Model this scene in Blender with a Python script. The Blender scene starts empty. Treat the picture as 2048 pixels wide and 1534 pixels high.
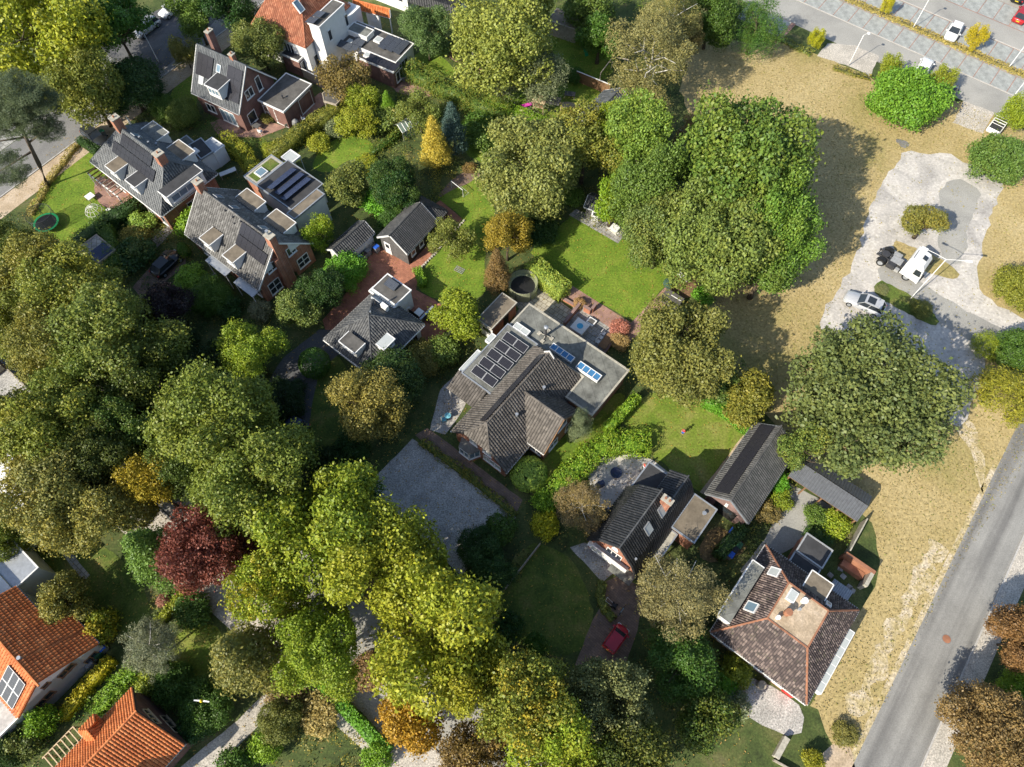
import bpy, math, random
import numpy as np
from mathutils import Vector, Matrix

# ------------------------------------------------------------------ camera, sky, sun
SC = bpy.context.scene
COL = SC.collection
FPX, CAMH = 1400.0, 70.0                 # focal length in photo pixels, drone height in metres
TILT = math.atan(708 / 1400)             # camera tilt away from straight down
CT, ST = math.cos(TILT), math.sin(TILT)
cam = bpy.data.cameras.new('camera')
cam.sensor_width = 36.0
cam.lens = FPX / 2048 * 36.0
cam.clip_start, cam.clip_end = 1.0, 2000.0
cam_o = bpy.data.objects.new('camera', cam)
cam_o.location = (0, 0, CAMH)
cam_o.rotation_euler = (TILT, 0, 0)
COL.objects.link(cam_o)
SC.camera = cam_o

SUN_EL, SHADOW_AZ = math.radians(36), math.radians(38.7)
sdir = Vector((-math.cos(SHADOW_AZ), -math.sin(SHADOW_AZ), 0))
W = bpy.data.worlds.new('World'); SC.world = W; W.use_nodes = True
wn = W.node_tree.nodes; wl = W.node_tree.links; wn.clear()
sky = wn.new('ShaderNodeTexSky'); sky.sky_type = 'NISHITA'; sky.sun_disc = False
sky.sun_elevation = SUN_EL; sky.sun_rotation = math.atan2(sdir.x, sdir.y) % (2 * math.pi)
sky.air_density = 1.0; sky.dust_density = 1.0; sky.ozone_density = 1.0
bg = wn.new('ShaderNodeBackground'); bg.inputs[1].default_value = 0.125
wo = wn.new('ShaderNodeOutputWorld')
wl.new(sky.outputs[0], bg.inputs[0]); wl.new(bg.outputs[0], wo.inputs[0])
sun = bpy.data.lights.new('sun', 'SUN'); sun.energy = 4.6; sun.angle = math.radians(0.53)
sun.color = (1.0, 0.93, 0.80)
sun_o = bpy.data.objects.new('sun', sun); COL.objects.link(sun_o)
sv = Vector((sdir.x * math.cos(SUN_EL), sdir.y * math.cos(SUN_EL), math.sin(SUN_EL)))
sun_o.rotation_euler = sv.to_track_quat('Z', 'Y').to_euler()
sun_o.location = (0, 0, 120)
VS = SC.view_settings
VS.view_transform = 'Standard'; VS.look = 'None'; VS.gamma = 1.0; VS.exposure = 0.62; VS.use_curve_mapping = False
SC.cycles.max_bounces = 5; SC.cycles.diffuse_bounces = 2; SC.cycles.glossy_bounces = 2
SC.cycles.transmission_bounces = 3; SC.cycles.transparent_max_bounces = 4
SC.cycles.use_adaptive_sampling = True; SC.cycles.adaptive_threshold = 0.02
SC.cycles.caustics_reflective = False; SC.cycles.caustics_refractive = False
SC.cycles.use_denoising = True

# ------------------------------------------------------------------ survey helper: photo pixel + height -> plan position
def G(px, py, z=0.0):
    u = (px - 1024) / FPX; v = (767 - py) / FPX
    k = (CAMH - z) / (CT - v * ST)
    return Vector((k * u, k * (v * CT + ST), z))
def mpp(px, py, z=0.0):
    return (CAMH - z) / (CT - (767 - py) / FPX * ST) / FPX
A0 = math.radians(-38.5)                 # the plots all lie along this bearing

# ------------------------------------------------------------------ mesh builder
class MB:
    def __init__(s): s.v = []; s.f = []; s.r = None
    def quad(s, a, b, c, d): return s.poly([a, b, c, d])
    def poly(s, pts):
        n = len(s.v); s.v += [tuple(p) for p in pts]; s.f.append(tuple(range(n, n + len(pts)))); return s
    def box(s, c, ux, uy, uz):
        c, ux, uy, uz = Vector(c), Vector(ux), Vector(uy), Vector(uz); n = len(s.v)
        for k in (0, 1):
            for (i, j) in ((0, 0), (1, 0), (1, 1), (0, 1)): s.v.append(tuple(c + ux * i + uy * j + uz * k))
        s.f += [tuple(n + i for i in q) for q in ((3, 2, 1, 0), (4, 5, 6, 7), (0, 1, 5, 4), (1, 2, 6, 5), (2, 3, 7, 6), (3, 0, 4, 7))]
        return s
    def cbox(s, cx, cy, z0, sx, sy, sz, rot=0.0, tx=1.0, ty=1.0):
        c, d = math.cos(rot), math.sin(rot); n = len(s.v)
        for k in (0, 1):
            fx, fy = (tx, ty) if k else (1, 1)
            for (i, j) in ((-1, -1), (1, -1), (1, 1), (-1, 1)):
                x, y = i * sx / 2 * fx, j * sy / 2 * fy
                s.v.append((cx + x * c - y * d, cy + x * d + y * c, z0 + sz * k))
        s.f += [tuple(n + i for i in q) for q in ((3, 2, 1, 0), (4, 5, 6, 7), (0, 1, 5, 4), (1, 2, 6, 5), (2, 3, 7, 6), (3, 0, 4, 7))]
        return s
    def prism(s, pts, z0, z1, cap0=False):
        n = len(s.v); m = len(pts)
        s.v += [(p[0], p[1], z0) for p in pts] + [(p[0], p[1], z1) for p in pts]
        s.f.append(tuple(range(n + m, n + 2 * m)))
        if cap0: s.f.append(tuple(range(n + m - 1, n - 1, -1)))
        for i in range(m):
            j = (i + 1) % m; s.f.append((n + i, n + j, n + m + j, n + m + i))
        return s
    def slab(s, pts, t):                       # planar 3D polygon thickened downwards
        n = len(s.v); m = len(pts)
        s.v += [tuple(p) for p in pts] + [(p[0], p[1], p[2] - t) for p in pts]
        s.f.append(tuple(range(n, n + m))); s.f.append(tuple(range(n + 2 * m - 1, n + m - 1, -1)))
        for i in range(m):
            j = (i + 1) % m; s.f.append((n + j, n + i, n + m + i, n + m + j))
        return s
    def tube(s, pts, rad, n=6, cap=True):
        pts = [Vector(p) for p in pts]
        if not hasattr(rad, '__len__'): rad = [rad] * len(pts)
        b = len(s.v); up = None
        for i, p in enumerate(pts):
            d = (pts[min(i + 1, len(pts) - 1)] - pts[max(i - 1, 0)]).normalized()
            a = d.cross(Vector((0, 0, 1)) if abs(d.z) < .95 else Vector((1, 0, 0))).normalized(); e = d.cross(a)
            for k in range(n):
                t = 2 * math.pi * k / n
                s.v.append(tuple(p + (a * math.cos(t) + e * math.sin(t)) * rad[i]))
        for i in range(len(pts) - 1):
            for k in range(n):
                k2 = (k + 1) % n
                s.f.append((b + i * n + k, b + i * n + k2, b + (i + 1) * n + k2, b + (i + 1) * n + k))
        if cap:
            s.f.append(tuple(b + k for k in range(n - 1, -1, -1)))
            m = b + (len(pts) - 1) * n; s.f.append(tuple(m + k for k in range(n)))
        return s
    def lathe(s, prof, n=12, c=(0, 0, 0), sx=1.0, sy=1.0):
        b = len(s.v)
        for (r, z) in prof:
            for k in range(n):
                t = 2 * math.pi * k / n; s.v.append((c[0] + r * math.cos(t) * sx, c[1] + r * math.sin(t) * sy, c[2] + z))
        for i in range(len(prof) - 1):
            for k in range(n):
                k2 = (k + 1) % n; s.f.append((b + i * n + k, b + i * n + k2, b + (i + 1) * n + k2, b + (i + 1) * n + k))
        m = b + (len(prof) - 1) * n; s.f.append(tuple(m + k for k in range(n)))
        s.f.append(tuple(b + k for k in range(n - 1, -1, -1)))
        return s
    def mesh(s, name, mat, smooth=False):
        me = bpy.data.meshes.new(name); me.from_pydata(s.v, [], s.f)
        if mat: me.materials.append(mat)
        if smooth: me.polygons.foreach_set('use_smooth', [True] * len(me.polygons))
        if s.r is not None: at = me.attributes.new('rnd', 'FLOAT', 'FACE'); at.data.foreach_set('value', s.r)
        me.update(); return me
    def build(s, name, mat, parent=None, smooth=False):
        return link(name, s.mesh(name, mat, smooth), parent)

def link(name, data, parent=None):
    o = bpy.data.objects.new(name, data); COL.objects.link(o)
    if parent is not None: o.parent = parent
    return o
def tag(o, label, cat=None, group=None, kind=None):
    if label: o['label'] = label
    if cat: o['category'] = cat
    if group: o['group'] = group
    if kind: o['kind'] = kind
    return o
def thing(name, label, cat, loc=(0, 0, 0), rz=0.0, group=None):
    o = bpy.data.objects.new(name, None); COL.objects.link(o)
    o.empty_display_size = .3; o.location = loc; o.rotation_euler = (0, 0, rz)
    return tag(o, label, cat, group)
def copy_tree(o, parent=None):
    c = o.copy(); COL.objects.link(c); c.parent = parent
    for ch in list(o.children): copy_tree(ch, c)
    return c

# ------------------------------------------------------------------ materials
def srgb(r, g, b):
    f = lambda c: (c / 12.92 if c <= .04045 else ((c + .055) / 1.055) ** 2.4)
    return (f(r / 255), f(g / 255), f(b / 255), 1)
class NT:
    def __init__(s, name, rough=.8):
        m = bpy.data.materials.new(name); m.use_nodes = True; s.m = m; s.t = m.node_tree; s.n = s.t.nodes
        s.b = s.n['Principled BSDF']; s.b.inputs['Roughness'].default_value = rough; s.b.inputs['Specular IOR Level'].default_value = .35
        s._c = None
    def new(s, t, **k):
        n = s.n.new(t)
        for a, b in k.items(): setattr(n, a, b)
        return n
    def L(s, a, b): s.t.links.new(a, b)
    def coord(s):
        if s._c is None: s._c = s.new('ShaderNodeTexCoord').outputs['Object']
        return s._c
    def noise(s, scale, detail=4, rough=.6, dist=0.0):
        n = s.new('ShaderNodeTexNoise'); n.inputs['Scale'].default_value = scale; n.inputs['Detail'].default_value = detail
        n.inputs['Roughness'].default_value = rough; n.inputs['Distortion'].default_value = dist; s.L(s.coord(), n.inputs['Vector']); return n.outputs['Fac']
    def ramp(s, fac, stops, interp='LINEAR'):
        r = s.new('ShaderNodeValToRGB'); r.color_ramp.interpolation = interp; e = r.color_ramp.elements
        while len(e) < len(stops): e.new(.5)
        for i, (p, c) in enumerate(stops): e[i].position = p; e[i].color = c if hasattr(c, '__len__') else (c, c, c, 1)
        s.L(fac, r.inputs[0]); return r.outputs[0]
    def mix(s, fac, a, b, mode='MIX'):
        n = s.new('ShaderNodeMix', data_type='RGBA', blend_type=mode)
        for sock, val in ((n.inputs[0], fac), (n.inputs[6], a), (n.inputs[7], b)):
            if hasattr(val, 'is_linked') or isinstance(val, bpy.types.NodeSocket): s.L(val, sock)
            else: sock.default_value = val
        return n.outputs[2]
    def attr(s, name='rnd'):
        n = s.new('ShaderNodeAttribute'); n.attribute_name = name; return n.outputs['Fac']
    def bump(s, h, strength=.4, dist=.05):
        n = s.new('ShaderNodeBump'); n.inputs['Strength'].default_value = strength; n.inputs['Distance'].default_value = dist
        s.L(h, n.inputs['Height']); s.L(n.outputs[0], s.b.inputs['Normal'])
    def out(s, col):
        if isinstance(col, bpy.types.NodeSocket): s.L(col, s.b.inputs['Base Color'])
        else: s.b.inputs['Base Color'].default_value = col
        return s.m
def C(*v): return (v[0], v[1], v[2], 1)
M = {}
def plain(name, col, rough=.6, metal=0.0, var=.25, scale=3.0):
    t = NT(name, rough); t.b.inputs['Metallic'].default_value = metal
    n = t.noise(scale, 5, .65)
    c = t.mix(t.ramp(n, [(.3, 0), (.7, 1)]), C(*[x * (1 - var) for x in col]), C(*[min(1, x * (1 + var * .6)) for x in col]))
    M[name] = t.out(c); return M[name]
def blotch(name, stops, scale, fine=None, fine_amt=.35, rough=.9, bump=.3, dist=.6, detail=6):
    t = NT(name, rough); n = t.noise(scale, detail, .62, dist)
    c = t.ramp(n, stops)
    if fine:
        f = t.noise(fine, 3, .7); c = t.mix(fine_amt, c, t.ramp(f, [(.28, .12), (.5, .5), (.72, 1)]), 'OVERLAY')
        if bump: t.bump(f, bump, .06)
    M[name] = t.out(c); return M[name]

blotch('soil', [(.3, C(.034, .046, .014)), (.48, C(.062, .088, .022)), (.62, C(.105, .115, .036)), (.78, C(.15, .125, .066))], .35, 5, .55)
blotch('dry_grass', [(.22, C(.19, .185, .05)), (.36, C(.30, .25, .095)), (.48, C(.385, .30, .135)), (.62, C(.43, .34, .165)), (.8, C(.47, .385, .215))], .09, 3.4, .42, bump=.5, detail=9)
blotch('lawn', [(.3, C(.085, .150, .012)), (.46, C(.125, .20, .016)), (.6, C(.165, .225, .024)), (.8, C(.25, .25, .06))], .34, 4.5, .55, bump=.4, detail=7)
blotch('lawn_worn', [(.28, C(.085, .15, .012)), (.45, C(.145, .20, .022)), (.6, C(.215, .225, .05)), (.8, C(.29, .25, .095))], .28, 4.5, .5, bump=.4, detail=8)
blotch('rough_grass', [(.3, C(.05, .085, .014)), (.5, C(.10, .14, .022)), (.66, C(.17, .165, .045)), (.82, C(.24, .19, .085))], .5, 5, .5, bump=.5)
blotch('concrete', [(.3, C(.33, .31, .285)), (.48, C(.47, .44, .40)), (.6, C(.57, .53, .475)), (.75, C(.42, .39, .33))], .22, 3, .3, bump=.15, dist=1.2, detail=9)
blotch('asphalt', [(.3, C(.155, .152, .148)), (.5, C(.195, .19, .182)), (.7, C(.235, .228, .215))], .18, 8, .3, bump=.12, rough=.85)
blotch('asphalt_pale', [(.3, C(.26, .25, .23)), (.5, C(.325, .315, .285)), (.7, C(.385, .37, .335))], .15, 8, .25, bump=.12)
blotch('sandy_grass', [(.3, C(.33, .27, .11)), (.45, C(.42, .34, .18)), (.58, C(.52, .44, .31)), (.75, C(.57, .50, .40))], .8, 4, .55, bump=.5, detail=9)
t = NT('asphalt_road', .85); mp = t.new('ShaderNodeMapping'); mp.vector_type = 'TEXTURE'; mp.inputs['Rotation'].default_value = (0, 0, math.radians(-127.6)); mp.inputs['Scale'].default_value = (33, 1.1, 1); t.L(t.coord(), mp.inputs[0])
nz = t.new('ShaderNodeTexNoise'); nz.inputs['Scale'].default_value = 1.0; nz.inputs['Detail'].default_value = 3; t.L(mp.outputs[0], nz.inputs['Vector'])
c_ = t.ramp(nz.outputs['Fac'], [(.32, C(.165, .16, .15)), (.5, C(.245, .238, .22)), (.68, C(.30, .292, .268))])
c_ = t.mix(.35, c_, t.ramp(t.noise(.35, 7, .7), [(.3, .25), (.5, .5), (.7, .72)]), 'OVERLAY'); f_ = t.noise(9, 3, .7); c_ = t.mix(.3, c_, t.ramp(f_, [(.3, .2), (.7, .8)]), 'OVERLAY'); t.bump(f_, .15, .03); M['asphalt_road'] = t.out(c_)
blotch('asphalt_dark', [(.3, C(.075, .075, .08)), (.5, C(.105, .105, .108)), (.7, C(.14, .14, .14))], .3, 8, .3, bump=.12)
blotch('gravel', [(.3, C(.30, .285, .26)), (.5, C(.40, .38, .345)), (.7, C(.50, .47, .43))], .5, 7, .7, bump=.6)
blotch('gravel_pale', [(.3, C(.36, .33, .28)), (.5, C(.46, .42, .36)), (.7, C(.54, .49, .42))], .5, 7, .6, bump=.6)
blotch('sand', [(.3, C(.33, .25, .16)), (.5, C(.45, .35, .24)), (.7, C(.54, .44, .33))], .4, 5, .35)
blotch('bark_mulch', [(.3, C(.10, .06, .035)), (.5, C(.17, .10, .055)), (.7, C(.26, .16, .09))], .9, 5, .5)
blotch('leaf_litter', [(.3, C(.08, .06, .03)), (.5, C(.15, .11, .05)), (.66, C(.25, .17, .075)), (.8, C(.12, .12, .04))], .6, 5, .6, bump=.5)
def paver(name, c1, c2, cm, bw, bh, rot=A0, mort=.06, rnd=.5):
    t = NT(name, .85); mp = t.new('ShaderNodeMapping'); mp.inputs['Rotation'].default_value = (0, 0, -rot); t.L(t.coord(), mp.inputs[0])
    b = t.new('ShaderNodeTexBrick'); b.inputs['Scale'].default_value = 1; b.inputs['Brick Width'].default_value = bw; b.inputs['Row Height'].default_value = bh
    b.inputs['Mortar Size'].default_value = mort * bh; b.inputs['Color1'].default_value = c1; b.inputs['Color2'].default_value = c2; b.inputs['Mortar'].default_value = cm
    t.L(mp.outputs[0], b.inputs['Vector'])
    c = t.mix(rnd, b.outputs['Color'], t.ramp(t.noise(.9, 6, .65), [(.3, .18), (.5, .5), (.72, .85)]), 'OVERLAY')
    t.bump(b.outputs['Fac'], -.3, .02)
    M[name] = t.out(c)
paver('brick_red_paving', C(.40, .165, .10), C(.30, .12, .075), C(.22, .12, .08), .42, .21)
paver('brick_pink_paving', C(.37, .215, .165), C(.30, .175, .14), C(.22, .16, .12), .42, .21)
paver('brick_brown_paving', C(.24, .165, .12), C(.19, .13, .10), C(.12, .09, .07), .42, .21)
paver('bay_paving', C(.36, .37, .345), C(.32, .335, .315), C(.28, .28, .26), .42, .21, math.radians(-38))
paver('slab_paving', C(.40, .36, .28), C(.34, .31, .25), C(.16, .13, .09), .6, .6, rnd=.6)
paver('slab_grey', C(.34, .33, .30), C(.29, .285, .27), C(.17, .16, .14), .6, .6, rnd=.6)
paver('brick_wall', C(.40, .165, .095), C(.31, .125, .075), C(.33, .26, .21), .42, .14)
paver('brick_wall_dark', C(.21, .105, .085), C(.165, .085, .07), C(.17, .13, .11), .42, .14)
paver('brick_wall_mauve', C(.27, .17, .15), C(.22, .135, .12), C(.22, .18, .16), .42, .14)
plain('white_paint', (.78, .77, .74), .5, var=.08)
plain('cream_render', (.70, .68, .60), .8, var=.1, scale=1.2)
plain('white_render', (.80, .79, .76), .8, var=.07, scale=1.2)
plain('zinc', (.42, .44, .46), .45, .5, var=.2)
plain('grey_steel', (.50, .50, .49), .45, .4, var=.2)
plain('concrete_cap', (.42, .39, .32), .9, var=.3)
plain('black_wood', (.022, .021, .020), .7, var=.3)
plain('grey_wood', (.115, .11, .105), .8, var=.4)
plain('brown_wood', (.24, .135, .07), .75, var=.35)
plain('pale_wood', (.62, .47, .29), .7, var=.25)
plain('wood_grey', (.38, .33, .26), .8, var=.3)
plain('bitumen', (.115, .108, .098), .9, var=.45, scale=.9)
plain('bitumen_dark', (.055, .055, .057), .85, var=.35, scale=.9)
paver('bitumen_green', C(.17, .172, .152), C(.15, .152, .135), C(.115, .115, .105), 6.0, 1.0, math.radians(51.3), .03, .75)
plain('sheet_dark', (.125, .132, .142), .5, .3, var=.25)
plain('roof_felt_brown', (.20, .165, .12), .9, var=.4, scale=.9)
plain('tar_black', (.02, .02, .022), .6, var=.3)
plain('rubber', (.018, .018, .018), .8, var=.3)
plain('steel_dark', (.07, .07, .075), .5, .3, var=.3)
plain('rust_metal', (.33, .15, .085), .8, var=.35, scale=.8)
plain('bark', (.10, .075, .05), .95, var=.5, scale=4)
plain('bark_pine', (.15, .115, .085), .95, var=.45, scale=3)
plain('bark_birch', (.55, .53, .48), .9, var=.5, scale=5)
plain('kerb_stone', (.45, .43, .40), .9, var=.2)
plain('skin', (.55, .32, .22), .6, var=.06)
for nm, c in dict(red=(.62, .03, .03), blue=(.03, .12, .55), green=(.02, .28, .10), dkgreen=(.03, .10, .045), magenta=(.62, .05, .42), yellow=(.75, .55, .03), cyan=(.20, .52, .62), orange=(.65, .24, .05), grey=(.22, .22, .22), black=(.02, .02, .02), pink=(.62, .25, .35), white=(.80, .80, .79), pool=(.08, .42, .66), navy=(.03, .045, .10)).items():
    plain('plastic_' + nm, c, .45, var=.12)
def paint(name, col, metal=0.0):
    t = NT(name, .28); t.b.inputs['Metallic'].default_value = metal; t.b.inputs['Coat Weight'].default_value = .6; t.b.inputs['Coat Roughness'].default_value = .06
    n = t.noise(2.0, 4); M[name] = t.out(t.mix(t.ramp(n, [(.35, 0), (.7, 1)]), C(*[x * .92 for x in col]), C(*col)))
for nm, c, mt in (('white', (.80, .80, .79), 0), ('silver', (.52, .53, .55), .15), ('red', (.46, .012, .03), 0), ('black', (.012, .013, .016), .1), ('darkgrey', (.05, .055, .06), .4), ('navy', (.02, .035, .07), .3), ('crimson', (.40, .015, .02), 0)): paint('car_' + nm, c, mt)
t = NT('glass_dark', .06); t.b.inputs['Specular IOR Level'].default_value = .6; M['glass_dark'] = t.out(t.mix(t.noise(1.5, 3), C(.012, .016, .02), C(.05, .06, .07)))
t = NT('glass_sky', .08); t.b.inputs['Specular IOR Level'].default_value = .6; M['glass_sky'] = t.out(t.mix(t.noise(1.2, 3), C(.10, .17, .22), C(.22, .30, .36)))
t = NT('glass_blue', .08); t.b.inputs['Specular IOR Level'].default_value = .6; M['glass_blue'] = t.out(t.mix(t.noise(1.2, 3), C(.04, .15, .32), C(.08, .24, .44)))
t = NT('glass_pale', .15); M['glass_pale'] = t.out(t.mix(t.noise(1.2, 4), C(.36, .39, .38), C(.52, .54, .52)))
t = NT('glass_green', .1); t.b.inputs['Alpha'].default_value = .35; M['glass_green'] = t.out(C(.45, .6, .55))
t = NT('water', .05); M['water'] = t.out(C(.05, .30, .45))
t = NT('net', .8); t.b.inputs['Alpha'].default_value = .30; M['net'] = t.out(C(.03, .05, .04))
t = NT('net_white', .8); t.b.inputs['Alpha'].default_value = .22; M['net_white'] = t.out(C(.7, .75, .72))
t = NT('net_olive', .8); t.b.inputs['Alpha'].default_value = .75; M['net_olive'] = t.out(C(.34, .36, .22))
def solar(name, c1, c2, line, cw, ch):
    t = NT(name, .25); b = t.new('ShaderNodeTexBrick'); b.offset = 0; b.inputs['Scale'].default_value = 1
    b.inputs['Brick Width'].default_value = cw; b.inputs['Row Height'].default_value = ch; b.inputs['Mortar Size'].default_value = .008
    b.inputs['Color1'].default_value = c1; b.inputs['Color2'].default_value = c2; b.inputs['Mortar'].default_value = line
    t.L(t.coord(), b.inputs['Vector']); M[name] = t.out(b.outputs['Color'])
solar('solar_black', C(.020, .020, .026), C(.026, .025, .031), C(.045, .045, .05), .16, .16)
solar('solar_blue', C(.030, .042, .085), C(.036, .05, .10), C(.06, .07, .11), .16, .16)
solar('solar_grey', C(.050, .058, .075), C(.062, .070, .088), C(.12, .13, .14), .16, .16)
def tilemat(name, c1, c2, c3, rough=.75, moss=None):
    t = NT(name, rough); r = t.attr()
    c = t.ramp(r, [(0, c1), (.55, c2), (1, c3)])
    n = t.noise(.8, 6, .7); c = t.mix(.45, c, t.ramp(n, [(.3, .22), (.5, .5), (.7, .8)]), 'OVERLAY')
    if moss: c = t.mix(t.ramp(t.noise(1.6, 6, .7), [(.56, 0), (.7, .75)]), c, moss)
    M[name] = t.out(c)
tilemat('tile_grey', C(.062, .064, .067), C(.09, .092, .093), C(.135, .135, .13), .6)
tilemat('tile_ash', C(.085, .082, .076), C(.125, .12, .112), C(.185, .18, .168), .65)
tilemat('tile_greyblue', C(.060, .067, .074), C(.082, .091, .098), C(.115, .123, .128), .5)
tilemat('tile_brown', C(.085, .075, .064), C(.118, .104, .09), C(.16, .142, .122), .75)
tilemat('tile_black', C(.022, .023, .025), C(.032, .033, .035), C(.046, .046, .047), .32)
tilemat('tile_dark', C(.045, .046, .047), C(.06, .06, .06), C(.08, .08, .078), .6)
tilemat('tile_barn', C(.068, .067, .064), C(.09, .088, .083), C(.12, .117, .11), .7)
tilemat('tile_orange', C(.46, .125, .035), C(.55, .165, .048), C(.64, .22, .075), .7)
tilemat('tile_terracotta', C(.27, .095, .050), C(.34, .125, .065), C(.42, .18, .10), .75)
tilemat('tile_mauve', C(.06, .045, .042), C(.095, .07, .064), C(.235, .18, .155), .75, C(.10, .10, .05))

# ------------------------------------------------------------------ ground sheets
RG = random.Random(5)
def chaikin(pts, n):
    for _ in range(n):
        q = []
        for i in range(len(pts)):
            a, b = pts[i], pts[(i + 1) % len(pts)]
            q += [a * .75 + b * .25, a * .25 + b * .75]
        pts = q
    return pts
def wobble(pts, step, amp):
    q = []
    for i in range(len(pts)):
        a, b = pts[i], pts[(i + 1) % len(pts)]; L = (b - a).length; k = max(1, int(L / step))
        n = Vector((-(b - a).y, (b - a).x, 0)).normalized() if L > 1e-6 else Vector((0, 0, 0))
        for j in range(k): q.append(a.lerp(b, j / k) + n * RG.uniform(-amp, amp))
    return q
def sheet(name, px, layer, mat, label, cat, smooth=0, amp=0.0, step=.8, kind='structure', parent=None):
    pts = [G(*p) if len(p) == 2 else Vector(p) for p in px]
    if smooth: pts = chaikin(pts, smooth)
    if amp: pts = wobble(pts, step, amp)
    mb = MB(); z = .006 * layer
    area = sum(pts[i].x * pts[(i + 1) % len(pts)].y - pts[(i + 1) % len(pts)].x * pts[i].y for i in range(len(pts)))
    if area < 0: pts.reverse()
    mb.poly([(p.x, p.y, z) for p in pts])
    o = mb.build(name, M[mat], parent)
    if parent is None: tag(o, label, cat, kind=kind)
    return o
g = MB(); g.poly([(-420, -260, 0), (420, -260, 0), (420, 520, 0), (-420, 520, 0)])
tag(g.build('ground', M['soil']), 'dark garden soil and leaf litter between the plots', 'ground', kind='structure')
sheet('field', [(1390, 40), (1480, 92), (1545, 78), (1640, 108), (1740, 152), (1800, 215), (1905, 185), (2100, 290), (2300, 500), (2300, 900), (2048, 885), (1890, 1185), (1700, 1560), (1640, 1430), (1612, 1405), (1720, 1218), (1765, 1160), (1735, 1010), (1590, 920), (1520, 800), (1425, 760), (1400, 600), (1500, 420), (1500, 270), (1350, 235)], 1, 'dry_grass', 'dry straw coloured grass field beside the parking lot and street', 'field', 1, .35, 1.2)
for px, m, lab in (
    ([(70, 390), (110, 330), (165, 285), (215, 315), (245, 385), (228, 412), (262, 402), (250, 425), (205, 445), (160, 485), (110, 480), (60, 440)], 'lawn', 'sunlit lawn with the green rimmed trampoline'),
    ([(325, 225), (345, 180), (390, 130), (397, 205), (380, 260)], 'lawn', 'shaded lawn beside the house with solar panels and centre dormer'),
    ([(622, 332), (640, 300), (668, 280), (705, 266), (738, 280), (752, 296), (720, 318), (690, 322), (664, 345), (640, 345)], 'lawn', 'bright green lawn among flower beds near the greenhouse'),
    ([(820, 118), (845, 100), (880, 108), (918, 148), (900, 158), (850, 138)], 'lawn', 'small lawn by the white extension and curved brick path'),
    ([(868, 398), (905, 372), (940, 358), (985, 362), (990, 440), (965, 520), (980, 575), (945, 605), (870, 600), (832, 578), (838, 545), (932, 440), (895, 410)], 'lawn', 'long lawn behind the black garden barn'),
    ([(1060, 505), (1150, 425), (1235, 478), (1285, 478), (1352, 548), (1268, 642), (1140, 577)], 'lawn', 'square striped lawn behind the central flat roofed house'),
    ([(1235, 830), (1300, 785), (1400, 790), (1505, 860), (1460, 905), (1400, 985), (1310, 915), (1270, 880)], 'lawn_worn', 'worn lawn with a standing child beside the curved hedge'),
    ([(960, 225), (1000, 190), (1080, 165), (1195, 165), (1200, 200), (1150, 250), (1060, 240)], 'lawn', 'play lawn around the wooden playhouse'),
    ([(900, 265), (940, 225), (1030, 235), (1110, 280), (1040, 330), (950, 330)], 'lawn', 'shaded lawn below the clipped hedge of the playhouse garden'),
    ([(1095, 60), (1190, 40), (1240, 100), (1215, 165), (1135, 165), (1110, 120)], 'lawn', 'shady lawn with the green garden slide'),
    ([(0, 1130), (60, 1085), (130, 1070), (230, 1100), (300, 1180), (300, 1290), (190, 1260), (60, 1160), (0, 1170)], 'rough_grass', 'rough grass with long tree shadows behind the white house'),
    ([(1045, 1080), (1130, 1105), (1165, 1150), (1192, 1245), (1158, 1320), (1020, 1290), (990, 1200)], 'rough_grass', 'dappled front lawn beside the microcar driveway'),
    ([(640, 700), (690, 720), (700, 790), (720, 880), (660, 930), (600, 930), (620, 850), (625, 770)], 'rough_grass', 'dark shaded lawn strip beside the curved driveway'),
    ([(330, 1290), (390, 1240), (450, 1260), (440, 1340), (400, 1370), (340, 1350)], 'lawn_worn', 'small lawn beside the yellow brown conifer'),
    ([(1030, 975), (1130, 870), (1200, 800), (1255, 780), (1240, 830), (1150, 915), (1090, 985)], 'lawn_worn', 'narrow grass strip between the brick house and the long hedge'),
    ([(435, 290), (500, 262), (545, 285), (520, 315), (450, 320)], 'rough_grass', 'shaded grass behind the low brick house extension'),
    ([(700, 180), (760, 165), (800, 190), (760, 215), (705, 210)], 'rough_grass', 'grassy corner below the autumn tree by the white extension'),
): sheet('lawn', px, 2, m, lab, 'lawn', 0 if ('square' in lab or 'worn' in lab) else 1, .10, .7)

# streets
def strip(name, a, b, w0, w1, layer, mat, label, cat, ext=(0, 0)):
    p, q = G(*a), G(*b); d = (q - p).normalized(); n = Vector((-d.y, d.x, 0)); p = p - d * ext[0]; q = q + d * ext[1]
    pts = [p + n * w0, p + n * w1, q + n * w1, q + n * w0]
    return sheet(name, [tuple(x) for x in pts], layer, mat, label, cat)
def kerb(a, b, off, label, ext=(0, 0), w=.16, h=.11):
    p, q = G(*a), G(*b); d = (q - p).normalized(); n = Vector((-d.y, d.x, 0)); p = p - d * ext[0]; q = q + d * ext[1]
    mb = MB(); L = (q - p).length; k = int(L / 1.0)
    for i in range(k):
        mb.box(p + d * (i * 1.0 + .01) + n * (off - w / 2), d * .98, n * w, Vector((0, 0, h)))
    return tag(mb.build('kerb', M['kerb_stone']), label, 'kerb', kind='structure')
RA, RB = (1892, 1145), (1708, 1525)
strip('road', RA, RB, .0, 4.7, 4, 'asphalt_road', 'sunlit asphalt street beside the dry field', 'road', (60, 60))
strip('pavement', RA, RB, 4.75, 6.6, 3, 'gravel_pale', 'pale footpath along the far side of the sunlit street', 'pavement', (60, 60))
kerb(RA, RB, 4.78, 'kerb of the sunlit street', (30, 12))
strip('sand_verge', RA, RB, -.5, .05, 2, 'sandy_grass', 'sandy verge along the sunlit street', 'verge', (14, 14))
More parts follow.
